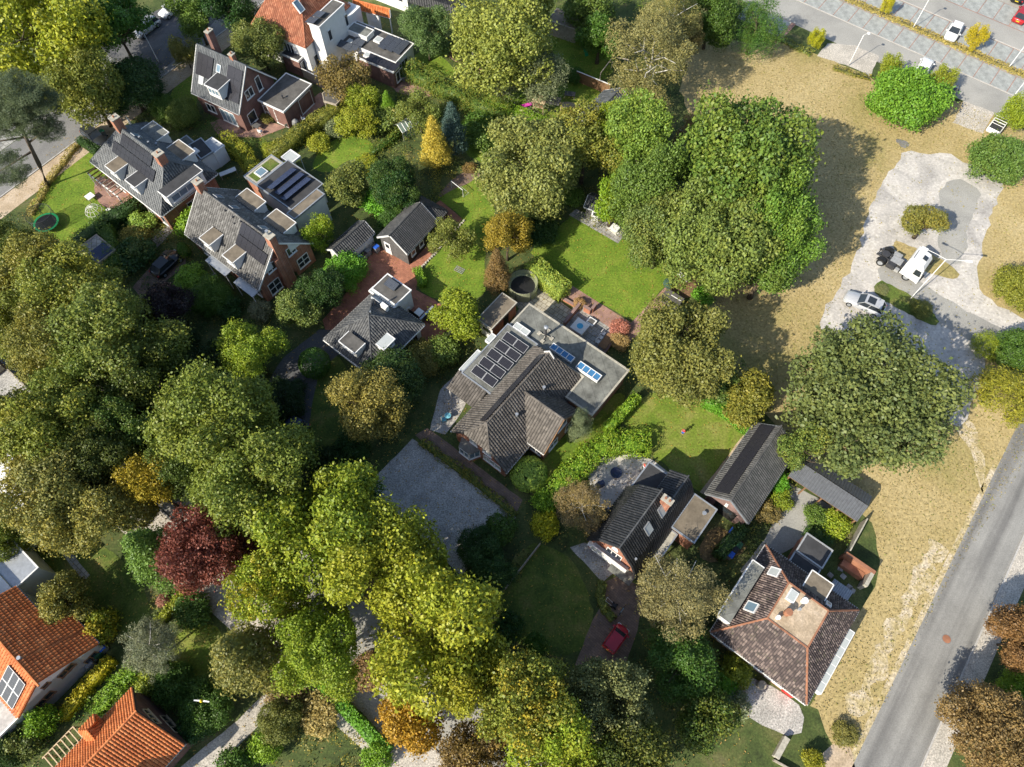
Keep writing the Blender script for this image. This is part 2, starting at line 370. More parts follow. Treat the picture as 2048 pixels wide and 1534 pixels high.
def along(a, b, w, mat, layer, label, cat, name, j=.4, n=12):
    p, q = G(*a), G(*b); d = (q - p); m = Vector((-d.y, d.x, 0)).normalized(); pts = []
    for i in range(n + 1): pts.append(p + d * (i / n) + m * (w / 2 + RG.uniform(-j, j)))
    for i in range(n, -1, -1): pts.append(p + d * (i / n) - m * (w / 2 + RG.uniform(-j, j)))
    return sheet(name, [tuple(x) for x in pts], layer, mat, label, cat, 1, .08, .5)
along((1878, 1085), (1705, 1430), 1.5, 'sandy_grass', 3, 'bare sandy strip worn into the field along the street', 'sand', 'sand_strip', .55, 26)
AA, AB = (60, 720), (905, 1440)
strip('road', AA, AB, -2.7, 2.7, 4, 'asphalt_pale', 'tree lined avenue road under the row of limes', 'road', (60, 40))
strip('pavement', AA, AB, -6.6, -2.9, 3, 'gravel_pale', 'footpath and verge along the lower side of the avenue', 'pavement', (60, 40))
strip('pavement', AA, AB, 2.9, 5.4, 3, 'leaf_litter', 'leafy verge along the upper side of the avenue', 'pavement', (60, 40))
kerb(AA, AB, -2.8, 'lower kerb of the tree lined avenue', (10, 20)); kerb(AA, AB, 2.8, 'upper kerb of the tree lined avenue', (10, 20))
UA, UB = (60, 330), (250, 190)
strip('road', UA, UB, -1.5, 5.2, 4, 'asphalt', 'side street at the upper corner with a pedestrian crossing', 'road', (60, 60))
strip('pavement', UA, UB, -4.6, -1.6, 3, 'sand', 'sandy footpath beside the upper side street', 'pavement', (60, 60))
strip('pavement', UA, UB, 5.3, 8.5, 3, 'slab_grey', 'grey footpath on the far side of the upper side street', 'pavement', (60, 60))
kerb(UA, UB, -1.55, 'kerb of the upper side street', (20, 40))
p, q = G(*UA), G(*UB); d = (q - p).normalized(); n = Vector((-d.y, d.x, 0)); cw = G(152, 228)
cb = cw + n * -1.4
mb = MB()
for i in range(7):
    c = cb + n * (i * .95 - .1); mb.box(c + Vector((0, 0, .027)), d * 2.0, n * .45, Vector((0, 0, .004)))
tag(mb.build('crossing_marking', M['white_paint']), 'white painted bars of the pedestrian crossing on the side street', 'road marking', kind='structure')

# parking lot, its own bearing
PA = math.radians(-38.0); PO = G(1560, 20); pe = Vector((math.cos(PA), math.sin(PA), 0)); pn = Vector((-math.sin(PA), math.cos(PA), 0))
def PL(px, py): d = G(px, py) - PO; return d.dot(pe), d.dot(pn)
def PV(*q): return sum(PL(*x)[1] for x in q) / len(q)
def PW(u, v, z=0): return PO + pe * u + pn * v + Vector((0, 0, z))
vA0 = PV((2030, 193), (1591, 0)); vA1 = PV((1677, 0), (2048, 158)); vB0 = PV((1709, 0), (2048, 144)); vB1 = PV((1792, 0), (2048, 103)); vC0 = PV((1883, 0), (2048, 64)); vL1 = PV((1594, 53), (1992, 225)); vL0 = vL1 - 4.2
park = sheet('parking_lot', [tuple(PW(*x)) for x in ((-40, vL1 - .2), (37.5, vL1 - .2), (37.5, 45), (-40, 45))], 2, 'asphalt_pale', 'asphalt parking lot with paved bays in the upper corner', 'parking lot')
BAYW = 2.45
def bay_mesh(depth):
    mb = MB(); mb.poly([(.06, 0, 0), (BAYW - .06, 0, 0), (BAYW - .06, depth, 0), (.06, depth, 0)]); return mb.mesh('parking_bay', M['bay_paving'])
def bay_row(v0, v1, u0, u1, z=.026):
    under = MB(); under.poly([PW(u0, v0 - .15, z - .008), PW(u1, v0 - .15, z - .008), PW(u1, v1 + .1, z - .008), PW(u0, v1 + .1, z - .008)])
    under.build('bay_border', M['brick_pink_paving'], park)
    me = bay_mesh(v1 - v0); u = u0
    while u + BAYW <= u1 + .01:
        o = link('parking_bay', me, park); p = PW(u, v0); o.location = (p.x, p.y, z); o.rotation_euler = (0, 0, PA); u += BAYW
bay_row(vA0 + .2, vA1 - .1, -20, 37); bay_row(vB0 + .2, vB1 - .1, -20, 44); bay_row(vC0 + .2, vC0 + 5, -20, 44)
bay_row(vL0, vL1 - .1, -4.5, 3.5); bay_row(vL0, vL1 - .1, 24.0, 27.2)
for vv, uu0, uu1, lab in ((vA0 + .0, -30, 37, 'kerb between the lower parking aisle and its bays'), (vB1 + .1, -30, 44, 'kerb between the upper parking aisle and its bays')):
    mb = MB(); u = uu0
    while u < uu1: mb.box(PW(u, vv, .02), pe * .98, pn * .14, Vector((0, 0, .06))); u += 1
    tag(mb.build('kerb', M['kerb_stone']), lab, 'kerb', kind='structure')
sheet('gravel_patch', [(1634, 112), (1655, 86), (1712, 92), (1758, 112), (1740, 152), (1690, 130)], 5, 'gravel_pale', 'pale gravel patch around the lower parking lamp', 'gravel', 0, .15)
sheet('gravel_patch', [(1906, 246), (1927, 202), (1988, 225), (1966, 268)], 5, 'gravel_pale', 'pale weedy gravel square at the parking lot corner', 'gravel', 0, .1)

# concrete yard
sheet('concrete_yard', [(1785, 335), (1812, 300), (1850, 312), (1890, 300), (1940, 330), (2000, 350), (2003, 385), (1978, 440), (1958, 520), (1952, 580), (2010, 622), (2120, 665), (2120, 730), (1985, 700), (1962, 745), (1950, 800), (1928, 850), (1890, 850), (1840, 790), (1770, 715), (1690, 672), (1632, 655), (1652, 612), (1690, 560), (1718, 500), (1738, 420), (1762, 372)], 3, 'concrete', 'pale cracked concrete yard where the truck stands', 'yard', 1, .3, .9)
sheet('asphalt_lane', [(1748, 545), (1775, 520), (1850, 570), (1960, 640), (2120, 700), (2120, 770), (1990, 705), (1880, 650), (1800, 600)], 4, 'asphalt_pale', 'grey asphalt lane crossing the concrete yard', 'lane', 1, .15)
sheet('asphalt_patch', [(1880, 370), (1935, 355), (1965, 400), (1940, 450), (1930, 520), (1890, 530), (1870, 480), (1885, 420)], 4, 'asphalt_pale', 'grey patched asphalt on the concrete yard', 'asphalt', 1, .35, .7)
sheet('asphalt_patch', [(1788, 278), (1806, 280), (1822, 290), (1806, 300)], 4, 'asphalt', 'small asphalt patch lying in the dry field', 'asphalt', 1, .15, .5)
sheet('sand_track', [(1905, 840), (1940, 830), (1965, 900), (1975, 950), (1960, 1000), (1940, 900)], 2, 'sandy_grass', 'sandy track leaving the concrete yard', 'track', 1, .25)
sheet('grass_island', [(1748, 568), (1768, 560), (1830, 596), (1882, 640), (1868, 655), (1800, 620), (1752, 592)], 6, 'rough_grass', 'grassy island with the twin arm street lamp', 'island', 1, .12, .5)
sheet('grass_island', [(1785, 478), (1815, 490), (1870, 510), (1922, 545), (1912, 562), (1850, 545), (1790, 505)], 6, 'dry_grass', 'dry grass island beside the truck', 'island', 1, .12, .5)

# drives, terraces and paths
for nm, px, ly, m, lab, cat, sm, am in (
    ('gravel_court', [(735, 970), (825, 877), (1032, 1035), (922, 1152)], 4, 'gravel', 'square grey gravel forecourt in dappled shade', 'forecourt', 0, .05),
    ('brick_drive', [(645, 640), (715, 560), (745, 500), (790, 480), (880, 400), (925, 438), (838, 540), (832, 580), (870, 600), (915, 640), (850, 700), (770, 640), (700, 672), (660, 690)], 3, 'brick_red_paving', 'red brick drive between the bungalow and the black barn', 'drive', 0, 0),
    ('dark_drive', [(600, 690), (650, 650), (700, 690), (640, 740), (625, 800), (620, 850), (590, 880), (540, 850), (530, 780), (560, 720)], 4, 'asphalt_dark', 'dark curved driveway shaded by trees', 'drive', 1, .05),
    ('terrace', [(1026, 590), (1070, 575), (1090, 580), (1170, 640), (1140, 690), (1030, 640)], 3, 'slab_paving', 'beige slab terrace behind the flat roofed house', 'terrace', 0, 0),
    ('brick_path', [(1125, 590), (1145, 572), (1262, 646), (1330, 575), (1350, 590), (1280, 665), (1240, 700), (1200, 660)], 4, 'brick_pink_paving', 'pinkish brick border path of the square lawn', 'path', 0, 0),
    ('slab_strip', [(1138, 430), (1152, 418), (1255, 462), (1236, 487)], 4, 'slab_grey', 'grey slab strip at the top of the square lawn', 'paving', 0, 0),
    ('bark_bed', [(1345, 550), (1385, 545), (1400, 580), (1370, 600), (1340, 590)], 4, 'bark_mulch', 'brown bark chip bed with the hammock', 'bed', 1, .1),
    ('patio', [(1170, 930), (1215, 912), (1290, 908), (1350, 955), (1335, 1000), (1260, 1040), (1190, 1010)], 4, 'concrete', 'grey concrete patio of the black gambrel house', 'patio', 1, 0),
    ('side_path', [(1505, 845), (1525, 852), (1430, 1000), (1400, 985)], 4, 'sand', 'sandy path beside the tiled barn', 'path', 0, .05),
    ('yard_court', [(1575, 965), (1668, 1015), (1640, 1050), (1600, 1090), (1540, 1120), (1490, 1160), (1480, 1140), (1530, 1080)], 4, 'asphalt_pale', 'grey yard between the tiled barn and the corrugated shed', 'yard', 0, .1),
    ('driveway', [(1205, 1165), (1240, 1150), (1290, 1180), (1275, 1260), (1250, 1330), (1150, 1330), (1185, 1240), (1210, 1200)], 4, 'brick_brown_paving', 'shaded brick driveway with the small red car', 'drive', 0, .05),
    ('gravel_apron', [(1140, 1095), (1170, 1085), (1235, 1140), (1205, 1165)], 4, 'gravel', 'gravel apron below the gambrel house gable', 'drive', 0, .05),
    ('gravel_drive', [(475, 1440), (545, 1370), (575, 1390), (470, 1500), (430, 1560), (330, 1560)], 4, 'gravel_pale', 'pale gravel drive beside the orange roofed house', 'drive', 0, .05),
    ('side_yard', [(1490, 1350), (1560, 1380), (1610, 1420), (1600, 1480), (1500, 1440), (1470, 1400)], 4, 'gravel', 'grey gravelly yard below the flat topped hip roof house', 'yard', 1, .1),
    ('sand_lot', [(1650, 1490), (1700, 1480), (1715, 1560), (1640, 1560)], 4, 'sand', 'pale sandy corner beside the street', 'sand', 1, .1),
    ('round_terrace', [(190, 360), (205, 350), (270, 395), (262, 405), (225, 420), (200, 410), (188, 385)], 4, 'brick_pink_paving', 'rounded brick terrace below the wooden pergola', 'terrace', 1, 0),
    ('terrace', [(420, 245), (480, 225), (560, 250), (640, 185), (660, 200), (610, 240), (520, 275), (440, 275)], 4, 'brick_pink_paving', 'brick terrace around the low extension', 'terrace', 0, .05),
    ('terrace', [(590, 130), (650, 110), (700, 130), (690, 180), (640, 175), (600, 150)], 4, 'brick_brown_paving', 'brick terrace below the white house with terracotta roof', 'terrace', 0, .05),
    ('terrace', [(775, 165), (800, 145), (880, 180), (870, 195), (800, 190)], 4, 'brick_pink_paving', 'curved brick terrace with the pink cushion', 'terrace', 1, .05),
    ('brick_path', [(885, 105), (900, 100), (940, 120), (970, 140), (965, 150), (920, 130)], 4, 'brick_pink_paving', 'curved brick path around the small lawn', 'path', 1, 0),
    ('bed', [(870, 400), (900, 360), (935, 340), (975, 345), (940, 365), (905, 380)], 4, 'brick_brown_paving', 'brick edged bed at the head of the long lawn', 'bed', 1, .1),
    ('sand_path', [(1122, 205), (1135, 203), (1168, 210), (1165, 220), (1140, 214), (1120, 216)], 4, 'sand', 'curved sandy path on the play lawn', 'path', 1, 0),
    ('car_drive', [(265, 575), (330, 500), (372, 500), (372, 530), (310, 580), (285, 600)], 4, 'brick_brown_paving', 'shaded driveway with the black car', 'drive', 0, .05),
    ('front_path', [(350, 605), (430, 545), (440, 555), (365, 615)], 4, 'slab_grey', 'narrow slab path to the brick gable house', 'path', 0, .03),
    ('front_path', [(290, 490), (340, 445), (352, 455), (310, 500)], 4, 'slab_grey', 'slab path under the bright green bush', 'path', 0, .03),
    ('garden_path', [(85, 1060), (102, 1055), (180, 1150), (165, 1165), (130, 1115)], 4, 'slab_grey', 'narrow path crossing the rough grass', 'path', 0, .05),
    ('sand_drive', [(50, 1065), (95, 1030), (110, 1040), (70, 1075)], 4, 'sand', 'sandy entrance beside the parked van', 'drive', 0, .05),
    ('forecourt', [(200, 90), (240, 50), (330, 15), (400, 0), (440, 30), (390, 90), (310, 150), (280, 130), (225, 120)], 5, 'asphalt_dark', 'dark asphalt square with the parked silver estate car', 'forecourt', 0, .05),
    ('front_yard', [(880, 780), (920, 740), (950, 770), (920, 830), (890, 870), (860, 860)], 4, 'gravel', 'shaded gravel beside the left eaves of the flat roofed house', 'yard', 0, .05),
    ('brick_path', [(830, 870), (855, 855), (1045, 1000), (1030, 1030)], 3, 'brick_brown_paving', 'brown path along the front of the central brick house', 'path', 0, .05),
    ('bin_yard', [(1425, 1045), (1480, 1075), (1500, 1100), (1430, 1130), (1390, 1110)], 4, 'leaf_litter', 'leafy yard with the wheelie bins', 'yard', 1, .05),
): sheet(nm, px, ly, m, lab, cat, sm, am)

# ------------------------------------------------------------------ building kit
class Bld:
    def __init__(s, name, label, cat, opx, oz, ang=A0, group=None):
        o = G(opx[0], opx[1], oz); s.o = Vector((o.x, o.y, 0)); s.a = ang
        s.e = Vector((math.cos(ang), math.sin(ang), 0)); s.n = Vector((-math.sin(ang), math.cos(ang), 0))
        s.root = thing(name, label, cat, s.o, ang, group)
    def loc(s, w): d = Vector(w) - s.o; return Vector((d.dot(s.e), d.dot(s.n), w[2]))
    def L(s, px, py, z): return s.loc(G(px, py, z))
    def ray(s, px, py):
        a = s.loc(Vector((0, 0, CAMH))); b = s.L(px, py, 0); return a, (b - a)
class Slope:
    def __init__(s, poly):
        P = [Vector(p) for p in poly]; s.p = P; s.o = P[0]; s.u = (P[1] - P[0]).normalized()
        n = s.u.cross(P[2] - P[0]).normalized()
        if n.z < 0: n = -n; s.u = -s.u
        s.n = n; s.v = n.cross(s.u)
        if s.v.z < 0: s.v = -s.v
    def uv(s, p): d = Vector(p) - s.o; return d.dot(s.u), d.dot(s.v)
    def at(s, u, v, h=0.0): return s.o + s.u * u + s.v * v + s.n * h
    def hit(s, B, px, py, h=0.0):
        a, d = B.ray(px, py); t = (s.o + s.n * h - a).dot(s.n) / d.dot(s.n); return s.uv(a + d * t)
def inside(x, y, poly):
    r = np.zeros(x.shape, bool); n = len(poly); j = n - 1
    for i in range(n):
        xi, yi = poly[i]; xj, yj = poly[j]
        c = ((yi > y) != (yj > y)) & (x < (xj - xi) * (y - yi) / ((yj - yi) if abs(yj - yi) > 1e-9 else 1e-9) + xi)
        r ^= c; j = i
    return r
NPR = np.random.RandomState(3)
def tile_field(S, tw, th, flat=False):
    uv = [S.uv(p) for p in S.p]; us = [a for a, b in uv]; vs = [b for a, b in uv]
    nu = max(1, int(round((max(us) - min(us)) / tw))); nv = max(1, int(round((max(vs) - min(vs)) / th)))
    tw = (max(us) - min(us)) / nu; th = (max(vs) - min(vs)) / nv
    I, J = np.meshgrid(np.arange(nu), np.arange(nv)); cu = min(us) + (I + .5) * tw; cv = min(vs) + (J + .5) * th
    k = inside(cu, cv, uv); u0 = (cu - tw / 2)[k]; v0 = (cv - th / 2)[k]; n = len(u0)
    prof = [(0, .0), (.28, .06), (.58, .06), (.86, .0)] if not flat else [(.02, .02), (.98, .02)]
    m = len(prof); V = np.zeros((n, 2 * m, 3)); jit = NPR.uniform(-.006, .006, n)
    o, U, Vv, N = (np.array(x) for x in (S.o, S.u, S.v, S.n))
    for q, (f, h) in enumerate(prof):
        a = u0 + f * tw
        for e, (dv, dh) in enumerate(((-.03, .06), (th, .0))):
            V[:, q + e * m, :] = o + a[:, None] * U + (v0 + dv)[:, None] * Vv + (h + dh + .03 + jit)[:, None] * N
    base = np.arange(n)[:, None] * 2 * m; F = []
    for q in range(m - 1): F.append(base + np.array([q, q + 1, m + q + 1, m + q]))
    F = np.concatenate(F, 1).reshape(-1, 4); R = np.repeat(NPR.rand(n), m - 1)
    return V.reshape(-1, 3), F, R
def np_mesh(name, V, F, R, mat, smooth=False, attrs=None):
    me = bpy.data.meshes.new(name); nf = len(F); k = F.shape[1]
    me.vertices.add(len(V)); me.vertices.foreach_set('co', np.asarray(V, np.float32).ravel())
    me.loops.add(nf * k); me.loops.foreach_set('vertex_index', np.asarray(F, np.int32).ravel())
    me.polygons.add(nf); me.polygons.foreach_set('loop_start', np.arange(nf, dtype=np.int32) * k)
    me.polygons.foreach_set('loop_total', np.full(nf, k, np.int32)) if False else None
    me.update(calc_edges=True); me.validate()
    for an, av in ([('rnd', R)] if R is not None else []) + (attrs or []):
        at = me.attributes.new(an, 'FLOAT', 'FACE'); at.data.foreach_set('value', np.asarray(av, np.float32))
    if mat: me.materials.append(mat)
    if smooth: me.polygons.foreach_set('use_smooth', [True] * nf)
    return me
def roof(B, polys, tmat, tw=.27, th=.36, deck='bitumen_dark', caps=(), capmat=None, capr=.11, parent=None):
    S = [Slope(p) for p in polys]; mb = MB()
    for p in polys: mb.slab(p, .225)
    r = mb.build('roof', M[deck], parent or B.root)
    Vs, Fs, Rs, n = [], [], [], 0
    for s in S:
        V, F, R = tile_field(s, tw, th); Vs.append(V); Fs.append(F + n); Rs.append(R); n += len(V)
    o = link('roof_tiles', np_mesh('roof_tiles', np.concatenate(Vs), np.concatenate(Fs), np.concatenate(Rs), M[tmat]), r); o['kind'] = 'stuff'
    if caps:
        for a, b in caps:
            cm = MB(); rr = []
            a, b = Vector(a) + Vector((0, 0, .05)), Vector(b) + Vector((0, 0, .05)); L = (b - a).length; k = max(1, int(L / .38))
            for i in range(k):
                f0 = len(cm.f); cm.tube([a.lerp(b, i / k), a.lerp(b, (i + 1) / k + .02)], [capr, capr * .86], 6); rr += [NPR.rand()] * (len(cm.f) - f0)
            cm.r = rr; cm.build('ridge_tiles', M[capmat or tmat], r)
    return S
def wallpts(B, pts, z0, z1, mat, name='wall', parent=None):
    mb = MB().prism(pts, z0, z1); return mb.build(name, M[mat], parent or B.root)
def bar(mb, a, b, w, h):                        # beam of section w x h lying from a to b (top at a.z)
    a, b = Vector(a), Vector(b); d = (b - a).normalized(); n = Vector((-d.y, d.x, 0)).normalized()
    mb.box(a - n * w / 2 - Vector((0, 0, h)), b - a, n * w, Vector((0, 0, h)))
def bars(parent, name, segs, w, h, mat):
    mb = MB()
    for a, b in segs: bar(mb, a, b, w, h)
    return mb.build(name, M[mat], parent)
def window(par, a, b, d, z, w, h, cols=2, rows=1, fmat='white_paint', gmat='glass_dark', name='window', f=.09):
    """window on the wall a->b (local, outside on the right hand), centre at distance d, sill at z"""
    a, b = Vector((a[0], a[1], 0)), Vector((b[0], b[1], 0)); e = (b - a).normalized(); n = Vector((e.y, -e.x, 0))
    c = a + e * (d - w / 2) + Vector((0, 0, z)); up = Vector((0, 0, 1)); mb = MB()
    c0 = c - n * .03
    for i in range(cols + 1):
        x = i * (w - f) / cols; mb.box(c0 + e * x, e * f, up * h, n * .10)
    for j in range(rows + 1):
        y = j * (h - f) / rows; mb.box(c0 + up * y + n * .0, e * w, up * f, n * .097)
    mb.box(c0 - e * .05 - up * .06, e * (w + .1), up * .055, n * .17)
    o = mb.build(name, M[fmat], par)
    for i in range(cols):
        for j in range(rows):
            g = MB(); p = c0 + e * (i * (w - f) / cols + f) + up * (j * (h - f) / rows + f) + n * .055
            g.quad(p, p + e * ((w - f) / cols - f), p + e * ((w - f) / cols - f) + up * ((h - f) / rows - f), p + up * ((h - f) / rows - f))
            g.build('pane', M[gmat], o)
    return o
def door(par, a, b, d, w=.95, h=2.1, mat='white_paint', z=.02):
    a, b = Vector((a[0], a[1], 0)), Vector((b[0], b[1], 0)); e = (b - a).normalized(); n = Vector((e.y, -e.x, 0)); up = Vector((0, 0, 1))
    c = a + e * (d - w / 2) + up * z - n * .03; mb = MB().box(c, e * w, up * h, n * .09); o = mb.build('door', M[mat], par)
    q = c + e * w * .2 + up * h * .55 + n * .095; MB().quad(q, q + e * w * .6, q + e * w * .6 + up * h * .33, q + up * h * .33).build('pane', M['glass_dark'], o)
    MB().box(c + e * w * .82 + up * h * .45 + n * .09, e * .12, up * .04, n * .05).build('handle', M['steel_dark'], o); return o
def on_slope_box(S, u, v, w, l, h0, h1): # box spanning u..u+w, v..v+l, lifted h0..h1
    return (S.at(u, v, h0), S.u * w, S.v * l, S.n * (h1 - h0))
def panels(B, S, quad, rows, cols, mat='solar_black', lift=.21, gap=.02, frame=None, group=None):
    uv = [S.hit(B, *q, lift) for q in quad]; us = sorted(a for a, b in uv); vs = sorted(b for a, b in uv)
    u0, u1, v0, v1 = (us[0] + us[1]) / 2, (us[2] + us[3]) / 2, (vs[0] + vs[1]) / 2, (vs[2] + vs[3]) / 2
    w, l = (u1 - u0) / cols, (v1 - v0) / rows
    me = MB().box((0, 0, 0), (w - gap, 0, 0), (0, l - gap, 0), (0, 0, .05)).mesh('solar_panel', M[mat]); mf = None
    R = Matrix((S.u, S.v, S.n)).transposed().to_4x4() if S.u.cross(S.v).dot(S.n) > 0 else Matrix((S.u, S.v, S.n)).transposed().to_4x4()
    if frame:
        f = .04; m2 = MB()
        for bx in (((0, 0), (w - gap, f)), ((0, l - gap - f), (w - gap, f)), ((0, f), (f, l - gap - 2 * f)), ((w - gap - f, f), (f, l - gap - 2 * f))):
            m2.box((bx[0][0], bx[0][1], -.006), (bx[1][0], 0, 0), (0, bx[1][1], 0), (0, 0, .065))
        mf = m2.mesh('panel_frame', M[frame])
    for i in range(cols):
        for j in range(rows):
            o = link('solar_panel', me, B.root); o.matrix_local = Matrix.Translation(S.at(u0 + i * w, v0 + j * l, lift)) @ R
            if mf: link('panel_frame', mf, o)
def skylight(B, S, px, py, w=.8, l=1.1, gmat='glass_pale', fmat='zinc'):
    u, v = S.hit(B, px, py, .22); mb = MB(); f = .09
    for (a, b, c, d) in ((0, 0, w, f), (0, l - f, w, f), (0, f, f, l - 2 * f), (w - f, f, f, l - 2 * f)): mb.box(*on_slope_box(S, u - w / 2 + a, v - l / 2 + b, c, d, 0, .25))
    o = mb.build('skylight', M[fmat], B.root)
    q = [S.at(u - w / 2 + f, v - l / 2 + f, .225), S.at(u + w / 2 - f, v - l / 2 + f, .225), S.at(u + w / 2 - f, v + l / 2 - f, .225), S.at(u - w / 2 + f, v + l / 2 - f, .225)]
    MB().poly(q).build('pane', M[gmat], o); return o
def vent(B, S, px, py, r=.09, h=.5, mat='steel_dark'):
    u, v = S.hit(B, px, py, .2); p = S.at(u, v, 0); mb = MB().tube([p, p + Vector((0, 0, h))], r, 8).tube([p + Vector((0, 0, h)), p + Vector((0, 0, h + .07))], r * 1.5, 8)
    return mb.build('vent_pipe', M[mat], B.root)
def chimney(B, p, sx, sy, z0, z1, mat='brick_wall', pots=2, capmat='concrete_cap'):
    x, y = p[0], p[1]; o = MB().cbox(x, y, z0, sx, sy, z1 - z0).build('chimney', M[mat], B.root)
    MB().cbox(x, y, z1, sx + .14, sy + .14, .10).build('chimney_cap', M[capmat], o)
    for i in range(pots):
        k = (i - (pots - 1) / 2) * max(sx, sy) / (pots + .3); dx, dy = (k, 0) if sx >= sy else (0, k)
        MB().lathe([(.11, .1), (.10, .32), (.12, .34)], 8, (x + dx, y + dy, z1)).build('chimney_pot', M['rust_metal'], o)
    return o
def dormer(B, S, px, py, zt, w, l, cols=2, h=1.25, rmat='bitumen', wmat='white_paint', rows=1, over=.12):
    """box dormer; px,py is the middle of its flat roof at height zt, l its plan length along the fall line"""
    c = B.L(px, py, zt); dn = Vector((-S.v.x, -S.v.y, 0)).normalized(); e = Vector((-dn.y, dn.x, 0))   # e: to the viewer's right when looking at the front is -e
    f = c + dn * (l / 2 - .05); bk = c - dn * l / 2
    pts = [f + e * (-w / 2), f + e * (w / 2), bk + e * (w / 2), bk + e * (-w / 2)]
    o = MB().prism([(p.x, p.y) for p in pts], zt - h - .35, zt - .12).build('dormer', M[wmat], B.root)
    k = over; f2, b2 = c + dn * (l / 2 + k), c - dn * (l / 2 + .0)
    rp = [f2 + e * (-w / 2 - k), f2 + e * (w / 2 + k), b2 + e * (w / 2 + k), b2 + e * (-w / 2 - k)]
    MB().slab([(p.x, p.y, zt) for p in rp], .10).build('dormer_roof', M[rmat], o)
    mb = MB(); ed = [(p.x, p.y, zt + .03) for p in rp]
    for i in (0, 1, 3): bar(mb, ed[i], ed[(i + 1) % 4], .09, .16)
    mb.build('dormer_fascia', M[wmat], o)
    a, b = (pts[0], pts[1])
    if (b - a).cross(dn).z > 0: a, b = b, a
    wl_ = (b - a).length; window(o, a, b, wl_ / 2, zt - h + .12, w * .86, h * .66, cols, rows, gmat='glass_sky')
    return o
def flat_roof(B, pts, z, mat, edge='white_paint', wall=None, name='flat_roof', ew=.14, eh=.16, parent=None, wz=0.0):
    """flat roof over footprint pts (local xy) with a raised edge and walls below"""
    par = parent or B.root
    if wall:
        cx = sum(p[0] for p in pts) / len(pts); cy = sum(p[1] for p in pts) / len(pts)
        wallpts(B, [(p[0] + (cx - p[0]) * .03, p[1] + (cy - p[1]) * .03) for p in pts], wz, z - .1, wall, parent=par)
    o = MB().slab([(p[0], p[1], z) for p in pts], .2).build(name, M[mat], par)
    mb = MB(); n = len(pts)
    for i in range(n):
        a, b = Vector((*pts[i][:2], z + .06)), Vector((*pts[(i + 1) % n][:2], z + .06)); d = (b - a).normalized() * ew / 2
        bar(mb, a + d * (1 if i % 2 else -1) * .98, b - d * (1 if i % 2 else -1) * .98, ew, eh + .1 + .003 * (i % 2))
    mb.build('roof_edge', M[edge], o); return o
def ccw(pts):
    a = sum(pts[i][0] * pts[(i + 1) % len(pts)][1] - pts[(i + 1) % len(pts)][0] * pts[i][1] for i in range(len(pts)))
    return pts if a > 0 else list(reversed(pts))
def rect(x0, x1, y0, y1): return [(x0, y0), (x1, y0), (x1, y1), (x0, y1)]
def gable(B, x0, x1, y0, y1, ze, zr, wmat, tmat, yr=None, ov=.35, ovx=.25, ze2=None, tw=.27, th=.36, verge='white_paint', gutter='zinc', capmat=None, hipx1=0.0, walltop=True):
    """gable roof, ridge along x at yr; eaves at y0 (height ze) and y1 (height ze2); x0,x1,y0,y1 are the ROOF edges"""
    yr = (y0 + y1) / 2 if yr is None else yr; ze2 = ze if ze2 is None else ze2
    xr = x1 - hipx1
    polys = [[(x0, y0, ze), (x1, y0, ze), (xr, yr, zr), (x0, yr, zr)], [(x1, y1, ze2), (x0, y1, ze2), (x0, yr, zr), (xr, yr, zr)]]
    if hipx1: polys.append([(x1, y0, ze), (x1, y1, ze2), (xr, yr, zr)])
    caps = [((x0, yr, zr), (xr, yr, zr))]
    if hipx1: caps += [((x1, y0, ze), (xr, yr, zr)), ((x1, y1, ze2), (xr, yr, zr))]
    S = roof(B, polys, tmat, tw, th, caps=caps, capmat=capmat)
    wx0, wx1, wy0, wy1 = x0 + ovx, x1 - (ov if hipx1 else ovx), y0 + ov, y1 - ov
    zl = ze + (zr - ze) * ov / (yr - y0) - .16; zl2 = ze2 + (zr - ze2) * ov / (y1 - yr) - .16
    mb = MB(); ring = [(wy0, 0), (wy1, 0), (wy1, zl2), (yr, zr - .18), (wy0, zl)]
    if hipx1: mb.prism(rect(wx0, wx1, wy0, wy1), 0, min(zl, zl2)); mb.poly([(wx0 + .001, y, z) for y, z in reversed(ring)]); mb.poly([(wx0 + .002, y, z) for y, z in ring])
    else:
        n = len(ring); mb.poly([(wx0, y, z) for y, z in reversed(ring)]); mb.poly([(wx1, y, z) for y, z in ring])
        for i in range(n):
            (ya, za), (yb, zb) = ring[i], ring[(i + 1) % n]; mb.quad((wx0, ya, za), (wx0, yb, zb), (wx1, yb, zb), (wx1, ya, za))
    mb.build('wall', M[wmat], B.root)
    gm = MB()
    for y, z, sg in ((y0, ze, -1), (y1, ze2, 1)): gm.tube([(x0, y + sg * .07, z - .05), (x1, y + sg * .07, z - .05)], .075, 6)
    if hipx1: gm.tube([(x1 + .07, y0, ze - .05), (x1 + .07, y1, ze2 - .05)], .075, 6)
    gm.build('gutter', M[gutter], B.root)
    vm = MB()
    for x in ((x0,) if hipx1 else (x0, x1)):
        sx = -.06 if x == x0 else .0
        for (ya, za), (yb, zb) in (((y0, ze), (yr, zr)), ((yr, zr), (y1, ze2))):
            vm.box((x + sx, ya, za - .16), (.06, 0, 0), (0, yb - ya, zb - za), (0, 0, .26))
    if verge: vm.build('bargeboard', M[verge], B.root)
    return S, (wx0, wx1, wy0, wy1)

